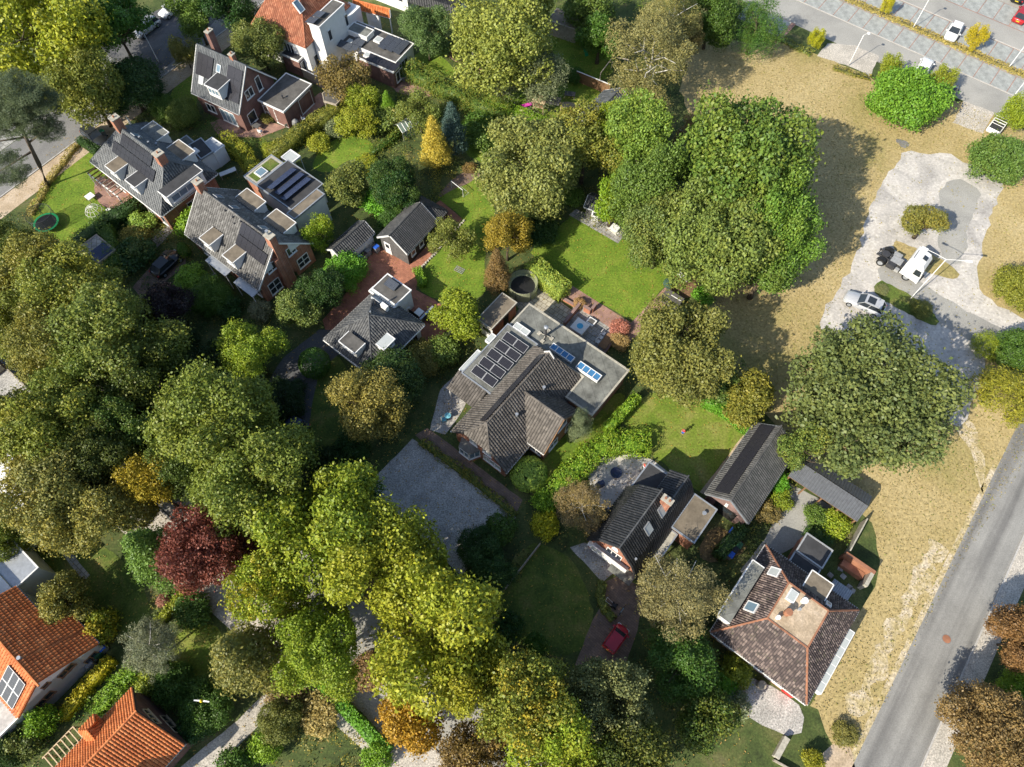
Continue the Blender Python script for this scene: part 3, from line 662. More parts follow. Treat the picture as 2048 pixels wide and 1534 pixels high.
# ------------------------------------------------------------------ B1 brick gable house, upper left
B = Bld('brick_house', 'dark brick gable house with solar panels and a single white centre dormer', 'house', (383, 185), 3.4, math.radians(-30))
S, (wx0, wx1, wy0, wy1) = gable(B, 0, 8.25, 0, 7.8, 3.4, 8.2, 'brick_wall_dark', 'tile_greyblue')
panels(B, S[0], [(397, 103), (430, 118), (420, 158), (390, 148)], 2, 3); panels(B, S[0], [(453, 127), (486, 143), (477, 209), (452, 196)], 3, 2)
dormer(B, S[0], 436, 162, 6.5, 2.1, 2.6, 3, 1.35, 'bitumen_dark'); skylight(B, S[0], 437, 137, .7, 1.0, 'glass_sky'); skylight(B, S[0], 402, 160, .8, 1.1, 'glass_pale')
chimney(B, (2.2, 4.9), .6, .9, 7, 10.3, 'brick_wall_dark', 1); chimney(B, (6.0, 4.1), .6, .6, 7.2, 8.9, 'brick_wall', 1)
gw = ((wx1, wy0), (wx1, wy1))
window(B.root, *gw, 1.6, .5, 1.5, 1.7, 1, 1, gmat='glass_dark'); window(B.root, *gw, 2.6, 3.9, 1.5, 1.3, 2, 1); window(B.root, *gw, 4.6, 3.6, .9, 2.1, 1, 1)
window(B.root, (wx0, wy0), (wx1, wy0), 5.0, .3, 2.6, 2.1, 3, 1, gmat='glass_sky'); window(B.root, (wx0, wy0), (wx1, wy0), 2.0, .9, 1.6, 1.3, 2, 1)
ex = [(8.3, 3.65), (12.65, 3.6), (12.65, 9.7), (8.3, 9.7)]
X = Bld('garden_extension', 'low brick extension with white edged flat roof half in shadow', 'extension', (383, 185), 3.4, math.radians(-30))
flat_roof(X, ex, 3.0, 'bitumen', 'white_paint', 'brick_wall_dark')
window(X.root, (12.52, 3.8), (12.52, 9.5), 4.1, .1, 2.6, 2.4, 1, 1, 'white_paint', 'glass_dark'); window(X.root, (8.4, 3.78), (12.5, 3.78), .7, .2, .9, 2.2, 1, 2, 'white_paint', 'glass_sky')
window(X.root, (8.4, 3.78), (12.5, 3.78), 3.1, .2, 1.9, 2.2, 3, 4, 'white_paint', 'glass_pale')
MB().lathe([(.10, 0), (.08, .4), (.16, .42), (.16, .5)], 8, (11.0, 5.6, 3.0)).build('vent_pipe', M['steel_dark'], X.root)

# ------------------------------------------------------------------ B2 large hip roofed double house
B = Bld('hip_house', 'large slate grey hip roofed double house with two rows of solar panels and five dormers', 'house', (181, 322.3), 3.6, math.radians(-39))
x1, y1, ze, zr, ra, rb = 14.1, 8.7, 3.6, 8.3, 4.0, 12.4
P = [[(0, 0, ze), (x1, 0, ze), (rb, 4.35, zr), (ra, 4.35, zr)], [(x1, 0, ze), (x1, y1, ze), (rb, 4.35, zr)], [(x1, y1, ze), (0, y1, ze), (ra, 4.35, zr), (rb, 4.35, zr)], [(0, y1, ze), (0, 0, ze), (ra, 4.35, zr)]]
S = roof(B, P, 'tile_greyblue', .3, .3, caps=[((0, 0, ze), (ra, 4.35, zr)), ((x1, 0, ze), (rb, 4.35, zr)), ((x1, y1, ze), (rb, 4.35, zr)), ((0, y1, ze), (ra, 4.35, zr)), ((ra, 4.35, zr), (rb, 4.35, zr))])
wallpts(B, rect(.4, x1 - .4, .4, y1 - .4), 0, ze + .1, 'brick_wall')
mb = MB()
for a, b in (((0, -.07), (x1, -.07)), ((x1 + .07, 0), (x1 + .07, y1)), ((0, y1 + .07), (x1, y1 + .07)), ((-.07, 0), (-.07, y1))): mb.tube([(*a, ze - .05), (*b, ze - .05)], .1, 6)
mb.build('gutter', M['white_paint'], B.root)
panels(B, S[0], [(245, 267), (307, 311), (301, 334), (240, 287)], 2, 8); panels(B, S[0], [(229, 281), (312, 343), (306, 364), (223.5, 302)], 2, 10)
dormer(B, S[0], 233.5, 328.5, 6.0, 1.7, 1.9, 2, 1.2, 'roof_felt_brown'); dormer(B, S[0], 274, 357, 6.0, 1.7, 1.9, 2, 1.2, 'bitumen_dark')
o = dormer(B, S[1], 360, 361, 6.6, 5.2, 1.5, 4, 1.5, 'bitumen_dark'); dormer(B, S[2], 306, 264, 6.1, 2.9, 2.2, 2, 1.2, 'bitumen_green'); dormer(B, S[2], 358, 302, 6.1, 2.9, 2.2, 2, 1.2, 'roof_felt_brown')
chimney(B, (4.1, 4.35), .8, 1.0, 7.6, 9.8, 'brick_wall', 1); chimney(B, (12.2, 4.2), .9, 1.0, 7.4, 9.3, 'brick_wall', 1)
for q in ((283, 277), (301, 287), (317, 290)): vent(B, S[2], *q, mat='zinc')
skylight(B, S[2], 273, 270, .8, 1.1, 'glass_sky')
for d, w, c in ((3.0, 2.2, 3), (6.4, 1.6, 2), (9.6, 1.6, 2), (12.3, 1.2, 1)): window(B.root, (.4, .4), (x1 - .4, .4), d, .7, w, 1.7, c)
window(B.root, (x1 - .4, .4), (x1 - .4, y1 - .4), 4.2, .8, 2.2, 1.6, 3)
A = Bld('rear_annex', 'dark flat roofed rear annex with a white gable end and corrugated lean-to', 'annex', (181, 322.3), 3.6, math.radians(-39))
q = [A.L(*p, 2.8) for p in ((378, 290), (402, 276), (426, 303), (402, 318))]
flat_roof(A, ccw([(p.x, p.y) for p in q]), 2.8, 'bitumen_dark', 'zinc', 'white_render')
q = [A.L(*p, 2.9) for p in ((401, 285), (422, 271), (446, 287), (425, 303))]
flat_roof(A, ccw([(p.x, p.y) for p in q]), 2.55, 'zinc', 'white_paint', 'white_render', 'lean_to_roof')
q = [A.L(*p, 2.7) for p in ((351, 286), (373, 271), (392, 287), (372, 301))]
flat_roof(A, ccw([(p.x, p.y) for p in q]), 2.7, 'bitumen_green', 'zinc', 'brick_wall_dark')
q = A.L(390, 302, 2.9); MB().cbox(q.x, q.y, 2.8, 1.0, .8, .18).build('skylight', M['white_paint'], A.root)

# ------------------------------------------------------------------ B3 brick gable house with four dormers
B = Bld('gable_house', 'brick gable house with brown tiles, tall side chimney and four dormers', 'house', (369.7, 466.8), 3.2, math.radians(-38.7))
S, (wx0, wx1, wy0, wy1) = gable(B, 0, 13.08, 0, 8.58, 3.2, 7.5, 'brick_wall', 'tile_ash', tw=.33, th=.38, yr=4.25)
panels(B, S[0], [(484, 443), (533, 477), (525.6, 500.7), (478, 466.8)], 1, 5); panels(B, S[0], [(477, 468.5), (536.6, 509), (528, 532), (470.5, 487)], 1, 6)
dormer(B, S[0], 423, 471.5, 5.6, 1.55, 2.0, 2, 1.2, 'roof_felt_brown'); dormer(B, S[0], 469.5, 506, 5.6, 1.55, 2.0, 2, 1.2, 'roof_felt_brown')
dormer(B, S[1], 500.6, 399.5, 5.6, 3.1, 1.7, 2, 1.1, 'roof_felt_brown'); dormer(B, S[1], 559, 442.5, 5.6, 3.1, 1.9, 2, 1.1, 'roof_felt_brown')
for p in ((437.5, 392), (469, 414), (527, 455)): skylight(B, S[1], *p, .8, 1.1, 'glass_sky')
for p in ((449, 424), (464, 437), (467.5, 450), (480, 446), (447, 494)): vent(B, S[0], *p, .07, .3)
chimney(B, (.5, 4.3), .9, .9, 6.8, 8.7, 'brick_wall', 1)
o = MB().box((wx1 - .02, 3.2, 0), (.55, 0, 0), (0, 1.5, 0), (0, 0, 5.4)).box((wx1 - .42, 3.7, 5.4), (.95, 0, 0), (0, .8, 0), (0, 0, 3.4)).build('chimney', M['brick_wall'], B.root)
MB().box((wx1 - .5, 3.62, 8.8), (1.1, 0, 0), (0, .96, 0), (0, 0, .12)).build('chimney_cap', M['concrete_cap'], o)
MB().lathe([(.13, 0), (.13, .5), (.2, .52), (.2, .62)], 8, (wx1 - .1, 4.1, 8.92)).build('chimney_pot', M['zinc'], o)
gw = ((wx1, wy0), (wx1, wy1))
window(B.root, *gw, 2.3, 3.9, 1.3, 1.3, 2); window(B.root, *gw, 5.4, 3.9, 1.3, 1.3, 2); window(B.root, *gw, 1.7, .5, 1.7, 2.0, 2, 2); window(B.root, *gw, 6.3, .8, 1.7, 1.7, 2, 2)
for a, b, c in (((.4, 3.6), (2.4, 5.3), (.4, 5.2)), ): pass
for (ya, yb) in ((1.3, 2.9), (7.2, 5.6)):
    za, zb = (3.2 + 4.3 * ya / 4.25, 3.2 + 4.3 * yb / 4.25) if ya < 4 else (3.2 + 4.3 * (8.58 - ya) / 4.33, 3.2 + 4.3 * (8.58 - yb) / 4.33)
    MB().poly([(wx1 + .03, ya, za - .25), (wx1 + .03, yb, za - .25), (wx1 + .03, yb, zb - .25)] if ya < yb else [(wx1 + .03, yb, za - .25), (wx1 + .03, ya, za - .25), (wx1 + .03, yb, zb - .25)]).build('gable_boarding', M['white_paint'], B.root)
f = ((wx0, wy0), (wx1, wy0))
window(B.root, *f, 2.6, .6, 2.2, 1.8, 3); window(B.root, *f, 10.9, .6, 2.0, 1.8, 3); door(B.root, *f, 6.6, 1.0, 2.1, 'brown_wood')
for xa, xb in ((4.6, 8.2), (9.6, 12.9)):
    o = MB().slab([(xa, -1.0, 2.75), (xb, -1.0, 2.75), (xb, .4, 2.85), (xa, .4, 2.85)], .12).build('canopy', M['zinc'], B.root)
    MB().tube([(xa + .1, -.9, 0), (xa + .1, -.9, 2.7)], .05).tube([(xb - .1, -.9, 0), (xb - .1, -.9, 2.7)], .05).build('post', M['white_paint'], o)
A = Bld('flat_annex', 'flat roofed annex with a moss roof corner and blue solar panels', 'annex', (369.7, 466.8), 3.2, math.radians(-38.7))
def LL(B, pts, z): return ccw([(p.x, p.y) for p in (B.L(a, b, z) for a, b in pts)])
def Lrect(B, pts, z):
    q = [B.L(a, b, z) for a, b in pts]; xs = sorted(p.x for p in q); ys = sorted(p.y for p in q); n = len(q) // 2
    return rect(sum(xs[:n]) / n, sum(xs[n:]) / n, sum(ys[:n]) / n, sum(ys[n:]) / n)
moss = Lrect(A, ((488, 352), (543, 310), (566, 326), (512, 370)), 3.0)
flat_roof(A, moss, 3.0, 'concrete_cap', 'zinc', 'brick_wall', 'moss_roof')
o = MB().prism([(moss[0][0] + .4, moss[0][1] + .4), (moss[1][0] - .3, moss[1][1] + .4), (moss[2][0] - .3, moss[2][1] - .4), (moss[3][0] + .4, moss[3][1] - .4)], 3.0, 3.05).build('moss', M['rough_grass'], A.root)
q = A.L(522, 344, 3.2); mb = MB().cbox(q.x, q.y, 3.0, 1.3, 1.3, .25); o = mb.build('skylight', M['white_paint'], A.root); MB().cbox(q.x, q.y, 3.25, 1.05, 1.05, .02).build('pane', M['glass_sky'], o)
main = Lrect(A, ((513, 371), (575, 321), (645, 366), (585, 420)), 3.3)
flat_roof(A, main, 3.3, 'bitumen_dark', 'zinc', 'white_render')
flat_top = Slope([(main[0][0], main[0][1], 3.3), (main[1][0], main[1][1], 3.3), (main[2][0], main[2][1], 3.3)])
for (a, b) in (((588, 336), (540, 378)), ((603, 345), (556, 389)), ((617, 355), (567, 400))):
    p, q2 = A.L(*a, 3.6), A.L(*b, 3.6); L = abs(p.y - q2.y); n = 6; xm = (p.x + q2.x) / 2; y0 = min(p.y, q2.y); w = L / n
    me = MB().box((-.55, 0, .12), (1.0, 0, .28), (0, w - .02, 0), (0, 0, .05)).mesh('solar_panel', M['solar_blue'])
    for i in range(n): o = link('solar_panel', me, A.root); o.location = (xm, y0 + i * w, 3.3)
wb = Lrect(A, ((575, 433), (637, 386), (650, 384), (590, 434)), 4.6)
flat_roof(A, rect(wb[0][0] - .5, wb[1][0] + .2, wb[0][1], wb[2][1]), 4.6, 'roof_felt_brown', 'zinc', 'cream_render', 'upper_roof')
window(A.root, (wb[1][0] + .08, wb[0][1]), (wb[1][0] + .08, wb[2][1]), 1.6, 2.3, 2.6, 1.5, 2, 1, gmat='glass_sky')
q = Lrect(A, ((552, 52 + 300), (575, 335), (577, 338), (556, 356)), 3)
C2 = Bld('glass_canopy', 'small translucent sheet canopy beside the moss roof corner', 'canopy', (369.7, 466.8), 3.2, math.radians(-38.7))
q = Lrect(C2, ((562, 315), (581, 300), (600, 312), (582, 327)), 2.5)
flat_roof(C2, q, 2.5, 'glass_pale', 'white_paint')
for p in q: MB().tube([(p[0], p[1], 0), (p[0], p[1], 2.4)], .05).build('post', M['white_paint'], C2.root)

# ------------------------------------------------------------------ B4 black garden barn, B5 small garage
B = Bld('garden_barn', 'black timber garden barn with grey tiled roof and white door', 'barn', (815.5, 507.8), 2.5, math.radians(-124))
S, (wx0, wx1, wy0, wy1) = gable(B, -5.9, .1, -4.6, 0, 2.5, 4.4, 'black_wood', 'tile_dark', tw=.24, th=.34, ov=.25)
o = MB().poly([(wx1 + .02, wy0 + .02, 0), (wx1 + .02, wy1 - .02, 0), (wx1 + .02, wy1 - .02, 2.6), (wx1 + .02, (wy0 + wy1) / 2, 4.1), (wx1 + .02, wy0 + .02, 2.6)]).build('gable_boarding', M['grey_wood'], B.root)
door(B.root, (wx1 + .03, wy0), (wx1 + .03, wy1), 1.0, .95, 2.05)
for d in (1.0, 2.6): window(B.root, (wx1, wy1), (wx0, wy1), d, .9, .8, .9, 1)
S2 = roof(B, [[(-8.1, -4.5, 2.3), (-8.1, 0, 2.3), (-5.9, -2.3, 3.9)], [(-8.1, 0, 2.3), (-5.9, 0, 2.3), (-5.9, -2.3, 3.9)], [(-5.9, -4.5, 2.3), (-8.1, -4.5, 2.3), (-5.9, -2.3, 3.9)]], 'tile_dark', .24, .34)
for x, y in ((-7.9, -.2), (-7.9, -4.3)): MB().cbox(x, y, 0, .14, .14, 2.25).build('post', M['black_wood'], B.root)
B = Bld('small_garage', 'small cream garage with dark ribbed gable roof beside the black barn', 'garage', (677, 516), 2.4, math.radians(51.5))
S, (wx0, wx1, wy0, wy1) = gable(B, 0, 5.45, -.7, 2.1, 2.3, 3.4, 'cream_render', 'tile_dark', tw=.28, th=.4, ov=.2, yr=.7)
door(B.root, (wx1, wy0), (wx1, wy1), 1.2, 1.0, 2.0)

# ------------------------------------------------------------------ B6 bungalow with pyramid roof
B = Bld('bungalow', 'bungalow with grey pyramid roof, two dormers and a white flat roofed annex', 'bungalow', (647.3, 678.6), 2.6)
x1, y1, ze, ap = 7.5, 8.4, 2.6, (3.6, 4.3, 5.9)
P = [[(0, 0, ze), (x1, 0, ze), ap], [(x1, 0, ze), (x1, y1, ze), ap], [(x1, y1, ze), (0, y1, ze), ap], [(0, y1, ze), (0, 0, ze), ap]]
S = roof(B, P, 'tile_grey', .28, .33, caps=[((0, 0, ze), ap), ((x1, 0, ze), ap), ((x1, y1, ze), ap), ((0, y1, ze), ap)])
wallpts(B, rect(.4, x1 - .4, .4, y1 - .4), 0, 2.75, 'white_render')
mb = MB()
for a, b in (((0, -.07), (x1, -.07)), ((x1 + .07, 0), (x1 + .07, y1)), ((0, y1 + .07), (x1, y1 + .07)), ((-.07, 0), (-.07, y1))): mb.tube([(*a, ze - .05), (*b, ze - .05)], .09, 6)
mb.build('gutter', M['white_paint'], B.root)
dormer(B, S[0], 704.5, 683.5, 4.9, 2.2, 1.5, 3, 1.0, 'bitumen'); dormer(B, S[1], 770, 682, 4.9, 1.5, 1.1, 2, 1.0, 'glass_pale')
u = B.L(769, 612, 5.0); MB().cbox(u.x, u.y, 4.45, .9, .4, .75).build('air_conditioner', M['white_paint'], B.root); MB().tube([(u.x - 1.3, u.y - .2, 4.4), (u.x - 1.3, u.y - .2, 5.3)], .1, 8).build('vent_pipe', M['steel_dark'], B.root)
u = B.L(740.5, 623, 6.2); MB().tube([(u.x, u.y, 5.6), (u.x, u.y, 6.25)], .09, 8).build('vent_pipe', M['zinc'], B.root)
skylight(B, S[2], 757, 600, 1.7, .6, 'glass_pale')
an = rect(.0, 3.65, 8.0, 10.6); flat_roof(B, an, 3.4, 'bitumen', 'white_paint', 'white_render', 'annex_roof')
flat_roof(B, rect(-.1, 3.7, 7.6, 8.25), 3.3, 'glass_pale', 'white_paint', None, 'glazed_gutter')
u = B.L(783, 569, 3.6); mb = MB().box((u.x - .8, u.y - .5, 3.5), (1.6, 0, .05), (0, 1.0, .25), (0, 0, .05)); mb.build('solar_panel', M['solar_grey'], B.root)
window(B.root, (3.55, 8.1), (3.55, 10.5), 1.2, .9, 1.1, 1.1, 2, gmat='glass_sky'); window(B.root, (x1 - .4, .4), (x1 - .4, y1 - .4), 3.0, .8, 2.2, 1.5, 3); window(B.root, (.4, .4), (x1 - .4, .4), 4.8, .8, 2.0, 1.4, 3)
window(B.root, (x1 - .4, .4), (x1 - .4, y1 - .4), 6.2, .1, 1.6, 2.1, 2)

# ------------------------------------------------------------------ B7 central house
B = Bld('central_house', 'large brick house with brown tiled cross gables and wide grey flat roofs', 'house', (1011.5, 946), 2.5, math.radians(51.3))
yr, zr, ze, xe = 3.65, 7.0, 2.5, 13.6
zk = 5.03
P = [[(0, 0, ze), (xe, 0, ze), (11.75, yr, zr), (1.6, yr, zr), (0, 2.05, zk)], [(13.6, 7.3, ze), (0, 7.3, ze), (0, 5.25, zk), (1.6, yr, zr), (11.75, yr, zr)],
     [(0, 5.25, zk), (0, 2.05, zk), (1.6, yr, zr)], [(xe, 0, ze), (xe, 7.3, ze), (11.75, yr, zr)]]
CG = dict(x0=3.9, x1=9.9, xm=6.9, y=-1.9, ze=3.0, zr=6.35)
P2 = [[(9.9, 2.2, 3.0), (9.9, -1.9, 3.0), (6.9, -1.9, 6.35), (6.9, 3.1, 6.35)], [(3.9, -1.9, 3.0), (3.9, .4, 3.0), (6.9, 3.1, 6.35), (6.9, -1.9, 6.35)]]
P2[0] = [(9.9, -1.9, 3.0), (9.9, .5, 3.0), (6.9, 3.1, 6.35), (6.9, -1.9, 6.35)]
S = roof(B, P + P2 + [[(3.5, 11.0, 2.6), (3.5, 7.0, 2.6), (5.6, 7.0, 3.55), (5.6, 11.0, 3.55)]], 'tile_brown', .30, .34,
         caps=[((1.6, yr, zr), (11.75, yr, zr)), ((0, 2.05, zk), (1.6, yr, zr)), ((0, 5.25, zk), (1.6, yr, zr)), ((xe, 0, ze), (11.75, yr, zr)), ((6.9, -1.9, 6.35), (6.9, 3.1, 6.35))])
mb = MB(); ring = [(.35, 0), (6.95, 0), (6.95, 2.75), (5.25, zk - .16), (2.05, zk - .16), (.35, 2.75)]
mb.poly([(.3, y, z) for y, z in reversed(ring)]); mb.quad((.3, .35, 0), (13.2, .35, 0), (13.2, .35, 2.8), (.3, .35, 2.8)); mb.quad((13.2, 6.95, 0), (.3, 6.95, 0), (.3, 6.95, 2.8), (13.2, 6.95, 2.8))
mb.build('wall', M['brick_wall'], B.root)
mb = MB(); mb.poly([(4.25, -1.65, 0), (9.55, -1.65, 0), (9.55, -1.65, 3.25), (6.9, -1.65, 6.15), (4.25, -1.65, 3.25)])
mb.quad((4.25, .36, 0), (4.25, -1.65, 0), (4.25, -1.65, 3.3), (4.25, .36, 3.3)); mb.quad((9.55, -1.65, 0), (9.55, .36, 0), (9.55, .36, 3.3), (9.55, -1.65, 3.3)); mb.build('wall', M['brick_wall'], B.root)
fa = ((.3, 6.95), (.3, .35))                  # facade towards the forecourt
for d, z, w, c in ((2.5, 2.9, 1.0, 2), (4.3, 2.9, 1.1, 2), (4.9, .9, 2.3, 3)): window(B.root, *fa, d, z, w, 1.15, c, gmat='glass_pale')
o = MB().prism([(-.75, 4.3), (.3, 3.7), (.3, 6.0), (-.75, 5.6)], 0, .9).build('bay_window', M['brick_wall'], B.root)
MB().prism([(-.78, 4.25), (.3, 3.6), (.3, 6.1), (-.78, 5.65)], 2.25, 2.4).build('bay_roof', M['bitumen_green'], o)
for a, b in (((-.75, 5.6), (-.75, 4.3)), ((-.75, 4.3), (.3, 3.7)), ((.3, 6.0), (-.75, 5.6))): window(o, a, b, (Vector(a) - Vector(b)).length / 2, .9, (Vector(a) - Vector(b)).length, 1.4, 2, gmat='glass_sky')
cgw = ((4.25, -1.65), (9.55, -1.65))
for d, z, w in ((1.6, .9, 1.5), (2.9, 3.6, 1.5), (4.3, .9, 1.2)): window(B.root, *cgw, d, z, w, 1.3, 2)
window(B.root, (4.25, .36), (4.25, -1.65), 1.0, .9, 1.3, 1.3, 2)
bars(B.root, 'gutter', [((0, -.05, 2.45), (4.0, -.05, 2.45)), ((3.85, -1.9, 2.95), (3.85, .3, 2.95)), ((-.05, 7.35, 2.45), (3.5, 7.35, 2.45))], .13, .12, 'white_paint')
for a, b in (((3.9, 3.0), (6.9, 6.35)), ((6.9, 6.35), (9.9, 3.0))): MB().box((a[0], -1.97, a[1] - .16), (b[0] - a[0], 0, b[1] - a[1]), (0, .08, 0), (0, 0, .24)).build('bargeboard', M['brown_wood'], B.root)
mb = MB(); mb.box((11.7, 3.0, 6.3), (.1, 0, 0), (0, .65, .8), (0, 0, .3)).box((11.7, 4.3, 6.3), (.1, 0, 0), (0, -.65, .8), (0, 0, .3)); mb.build('ridge_flashing', M['white_paint'], B.root)
# flat roofs
flat_roof(B, [(10.4, -3.2), (17.15, -3.2), (17.15, 10.4), (13.45, 10.4), (13.45, .15), (10.4, .15)], 3.25, 'bitumen_green', 'concrete_cap', 'brick_wall', ew=.2)
flat_roof(B, rect(5.55, 13.4, 6.35, 10.5), 3.6, 'bitumen_green', 'zinc', 'brick_wall', 'panel_roof')
pw, pl = (8.0 - 4.55) / 2, .95
me = MB().box((0, 0, .12), (.98, 0, .26), (0, 1.52, 0), (0, 0, .05)).mesh('solar_panel', M['solar_black'])
m2 = MB()
for (a, b, c, d) in ((0, 0, .98, .045), (0, 1.475, .98, .045), (0, .045, .045, 1.43), (.935, .045, .045, 1.43)): m2.box((a, b, .115 + a * .265), (c, 0, c * .265), (0, d, 0), (0, 0, .068))
mf = m2.mesh('panel_frame', M['grey_steel'])
for i in range(5):
    for j in range(2):
        o = link('solar_panel', me, B.root); o.location = (6.15 + i * 1.32, 6.75 + j * 1.55, 3.6); link('panel_frame', mf, o)
for x0, x1 in ((.9, 3.9), (3.9, 6.9), (6.9, 11.2)): pass
panels(B, S[1], [(1080, 711), (1088, 709), (972, 842), (957, 840)], 1, 8, 'solar_black', .21, .006)
def glazed(B, pts, z, n, gmat, name='skylight', h=.35):
    q = Lrect(B, pts, z); x0, x1, y0, y1 = q[0][0], q[1][0], q[0][1], q[2][1]
    lx = (x1 - x0) > (y1 - y0); f = .08; mb = MB().box((x0, y0, z - .05), (x1 - x0, 0, 0), (0, y1 - y0, 0), (0, 0, h))
    for i in range(n + 1):
        if lx: mb.box((x0 + i * (x1 - x0 - f) / n, y0, z + h - .05), (f, 0, 0), (0, y1 - y0, 0), (0, 0, .06))
        else: mb.box((x0, y0 + i * (y1 - y0 - f) / n, z + h - .05), (x1 - x0, 0, 0), (0, f, 0), (0, 0, .06))
    for k in (0, 1):
        if lx: mb.box((x0, y0 + k * (y1 - y0 - f), z + h - .05), (x1 - x0, 0, 0), (0, f, 0), (0, 0, .057))
        else: mb.box((x0 + k * (x1 - x0 - f), y0, z + h - .05), (f, 0, 0), (0, y1 - y0, 0), (0, 0, .057))
    o = mb.build(name, M['white_paint'], B.root)
    for i in range(n):
        if lx: a, b, c, d = x0 + f + i * (x1 - x0 - f) / n, x0 + (i + 1) * (x1 - x0 - f) / n, y0 + f, y1 - f
        else: a, b, c, d = x0 + f, x1 - f, y0 + f + i * (y1 - y0 - f) / n, y0 + (i + 1) * (y1 - y0 - f) / n
        MB().poly([(a, c, z + h - .04), (b, c, z + h - .04), (b, d, z + h - .04), (a, d, z + h - .04)]).build('pane', M[gmat], o)
    return o
glazed(B, ((1098, 697), (1107, 689), (1150, 717), (1141, 729)), 3.4, 4, 'glass_blue'); glazed(B, ((1151, 735), (1161, 725), (1204, 754), (1193, 767)), 3.4, 4, 'glass_blue')
glazed(B, ((1025, 656), (1034, 647), (1061, 665), (1054, 675)), 3.4, 2, 'glass_pale'); glazed(B, ((970, 683), (985, 668), (993, 676), (979, 690)), 3.4, 1, 'glass_pale'); glazed(B, ((919, 740), (955, 699), (964, 706), (928, 748)), 3.3, 1, 'glass_pale', 'glazed_gutter', .15)
u = B.L(1091, 671, 3.4); o = MB().tube([(u.x, u.y, 3.25), (u.x, u.y, 5.0)], .14, 10).build('flue', M['steel_dark'], B.root); MB().lathe([(.14, 0), (.26, .05), (.26, .22), (.1, .3)], 10, (u.x, u.y, 5.0)).build('cowl', M['zinc'], o)
mb = MB()
for a in range(4): c, s = math.cos(a * math.pi / 2 + .2), math.sin(a * math.pi / 2 + .2); mb.box((u.x + c * .75 - .2, u.y + s * .75 - .2, 3.25), (.4, 0, 0), (0, .4, 0), (0, 0, .14)).tube([(u.x, u.y, 3.5), (u.x + c * .75, u.y + s * .75, 3.38)], .04, 5)
mb.build('flue_stand', M['concrete_cap'], B.root)
for q in ((1036, 834), (1090, 780)): vent(B, S[0], *q, .12, .6, 'zinc')
MB().tube([(3.7, 10.8, 0), (3.7, 10.8, 2.6)], .07).build('post', M['white_paint'], B.root)
# B7 brick store
B = Bld('brick_store', 'flat roofed brick store with white door beside the round leafy tree', 'shed', (985, 668), 2.5, math.radians(51.3))
q = [B.L(*p, 2.5) for p in ((985, 660), (1029, 606), (1003, 582), (958, 640))]; xs = sorted(p.x for p in q); ys = sorted(p.y for p in q)
q = rect((xs[0] + xs[1]) / 2, (xs[2] + xs[3]) / 2, (ys[0] + ys[1]) / 2, (ys[2] + ys[3]) / 2)
flat_roof(B, q, 2.5, 'roof_felt_brown', 'concrete_cap', 'brick_wall'); door(B.root, (q[0][0] + .08, q[3][1]), (q[0][0] + .08, q[0][1]), 1.3, 1.8, 2.0); door(B.root, (q[0][0], q[0][1] + .06), (q[1][0], q[0][1] + .06), 2.6, .9, 2.0, 'black_wood')

# ------------------------------------------------------------------ B8 gambrel house
B = Bld('gambrel_house', 'orange brick gambrel house with glossy black tiles', 'house', (1275, 1144.6), 2.6, math.radians(51.5))
pr = [(-.25, 2.4), (.75, 5.0), (2.5, 7.6), (4.4, 5.6), (5.5, 3.0)]
xa, xb, xc = -.6, 6.3, 9.8
P = [[(xa, pr[i][0], pr[i][1]), (xb, pr[i][0], pr[i][1]), (xb, pr[i + 1][0], pr[i + 1][1]), (xa, pr[i + 1][0], pr[i + 1][1])] for i in range(2)]
P += [[(xb, pr[i + 1][0], pr[i + 1][1]), (xa, pr[i + 1][0], pr[i + 1][1]), (xa, pr[i][0], pr[i][1]), (xb, pr[i][0], pr[i][1])] for i in (2, 3)]
zz = 5.0 + 2.6 * (1.3 - .75) / 1.75
P += [[(xb, -.25, 2.4), (xc, -.25, 2.4), (xc, .75, 5), (xb, .75, 5)], [(xb, .75, 5), (xc, .75, 5), (xc, 1.3, zz), (xb, 1.3, zz)], [(xc, 3.0, 4.6), (xb, 3.0, 4.6), (xb, 1.3, zz), (xc, 1.3, zz)]]
S = roof(B, P, 'tile_black', .26, .36, caps=[((xa, 2.5, 7.6), (xb, 2.5, 7.6)), ((xb, 1.3, zz), (xc, 1.3, zz))], capmat='tile_grey', capr=.09)
def gwall(x, prf, sgn, inset=.2, z0=0):
    r = [(prf[0][0] + inset, z0), (prf[-1][0] - inset, z0), (prf[-1][0] - inset, prf[-1][1] + .1)] + [(y, z - .17) for y, z in reversed(prf[1:-1])] + [(prf[0][0] + inset, prf[0][1] + .1)]
    return [(x, y, z) for y, z in (reversed(r) if sgn < 0 else r)]
mb = MB(); mb.poly(gwall(xa + .3, pr, -1)); mb.poly(gwall(xb - .05, pr, 1)); mb.quad((xa + .3, 0, 0), (xc - .2, 0, 0), (xc - .2, 0, 2.7), (xa + .3, 0, 2.7)); mb.quad((xb, 5.3, 0), (xa + .3, 5.3, 0), (xa + .3, 5.3, 3.2), (xb, 5.3, 3.2))
mb.poly(gwall(xc - .2, [(-.25, 2.4), (.75, 5), (1.3, zz), (3.0, 4.6), (3.2, 4.5)], 1)); mb.quad((xc - .2, 3.0, 0), (xb, 3.0, 0), (xb, 3.0, 4.5), (xc - .2, 3.0, 4.5))
mb.build('wall', M['brick_wall'], B.root)
fa = ((xa + .3, 5.3), (xa + .3, -.05))
window(B.root, *fa, 1.6, .6, 2.4, 1.5, 3, gmat='glass_sky'); window(B.root, *fa, 2.6, 3.3, 1.7, 1.3, 3); window(B.root, *fa, 2.5, 5.4, .6, .5, 1, gmat='glass_pale'); door(B.root, *fa, 4.0, 1.0, 2.1)
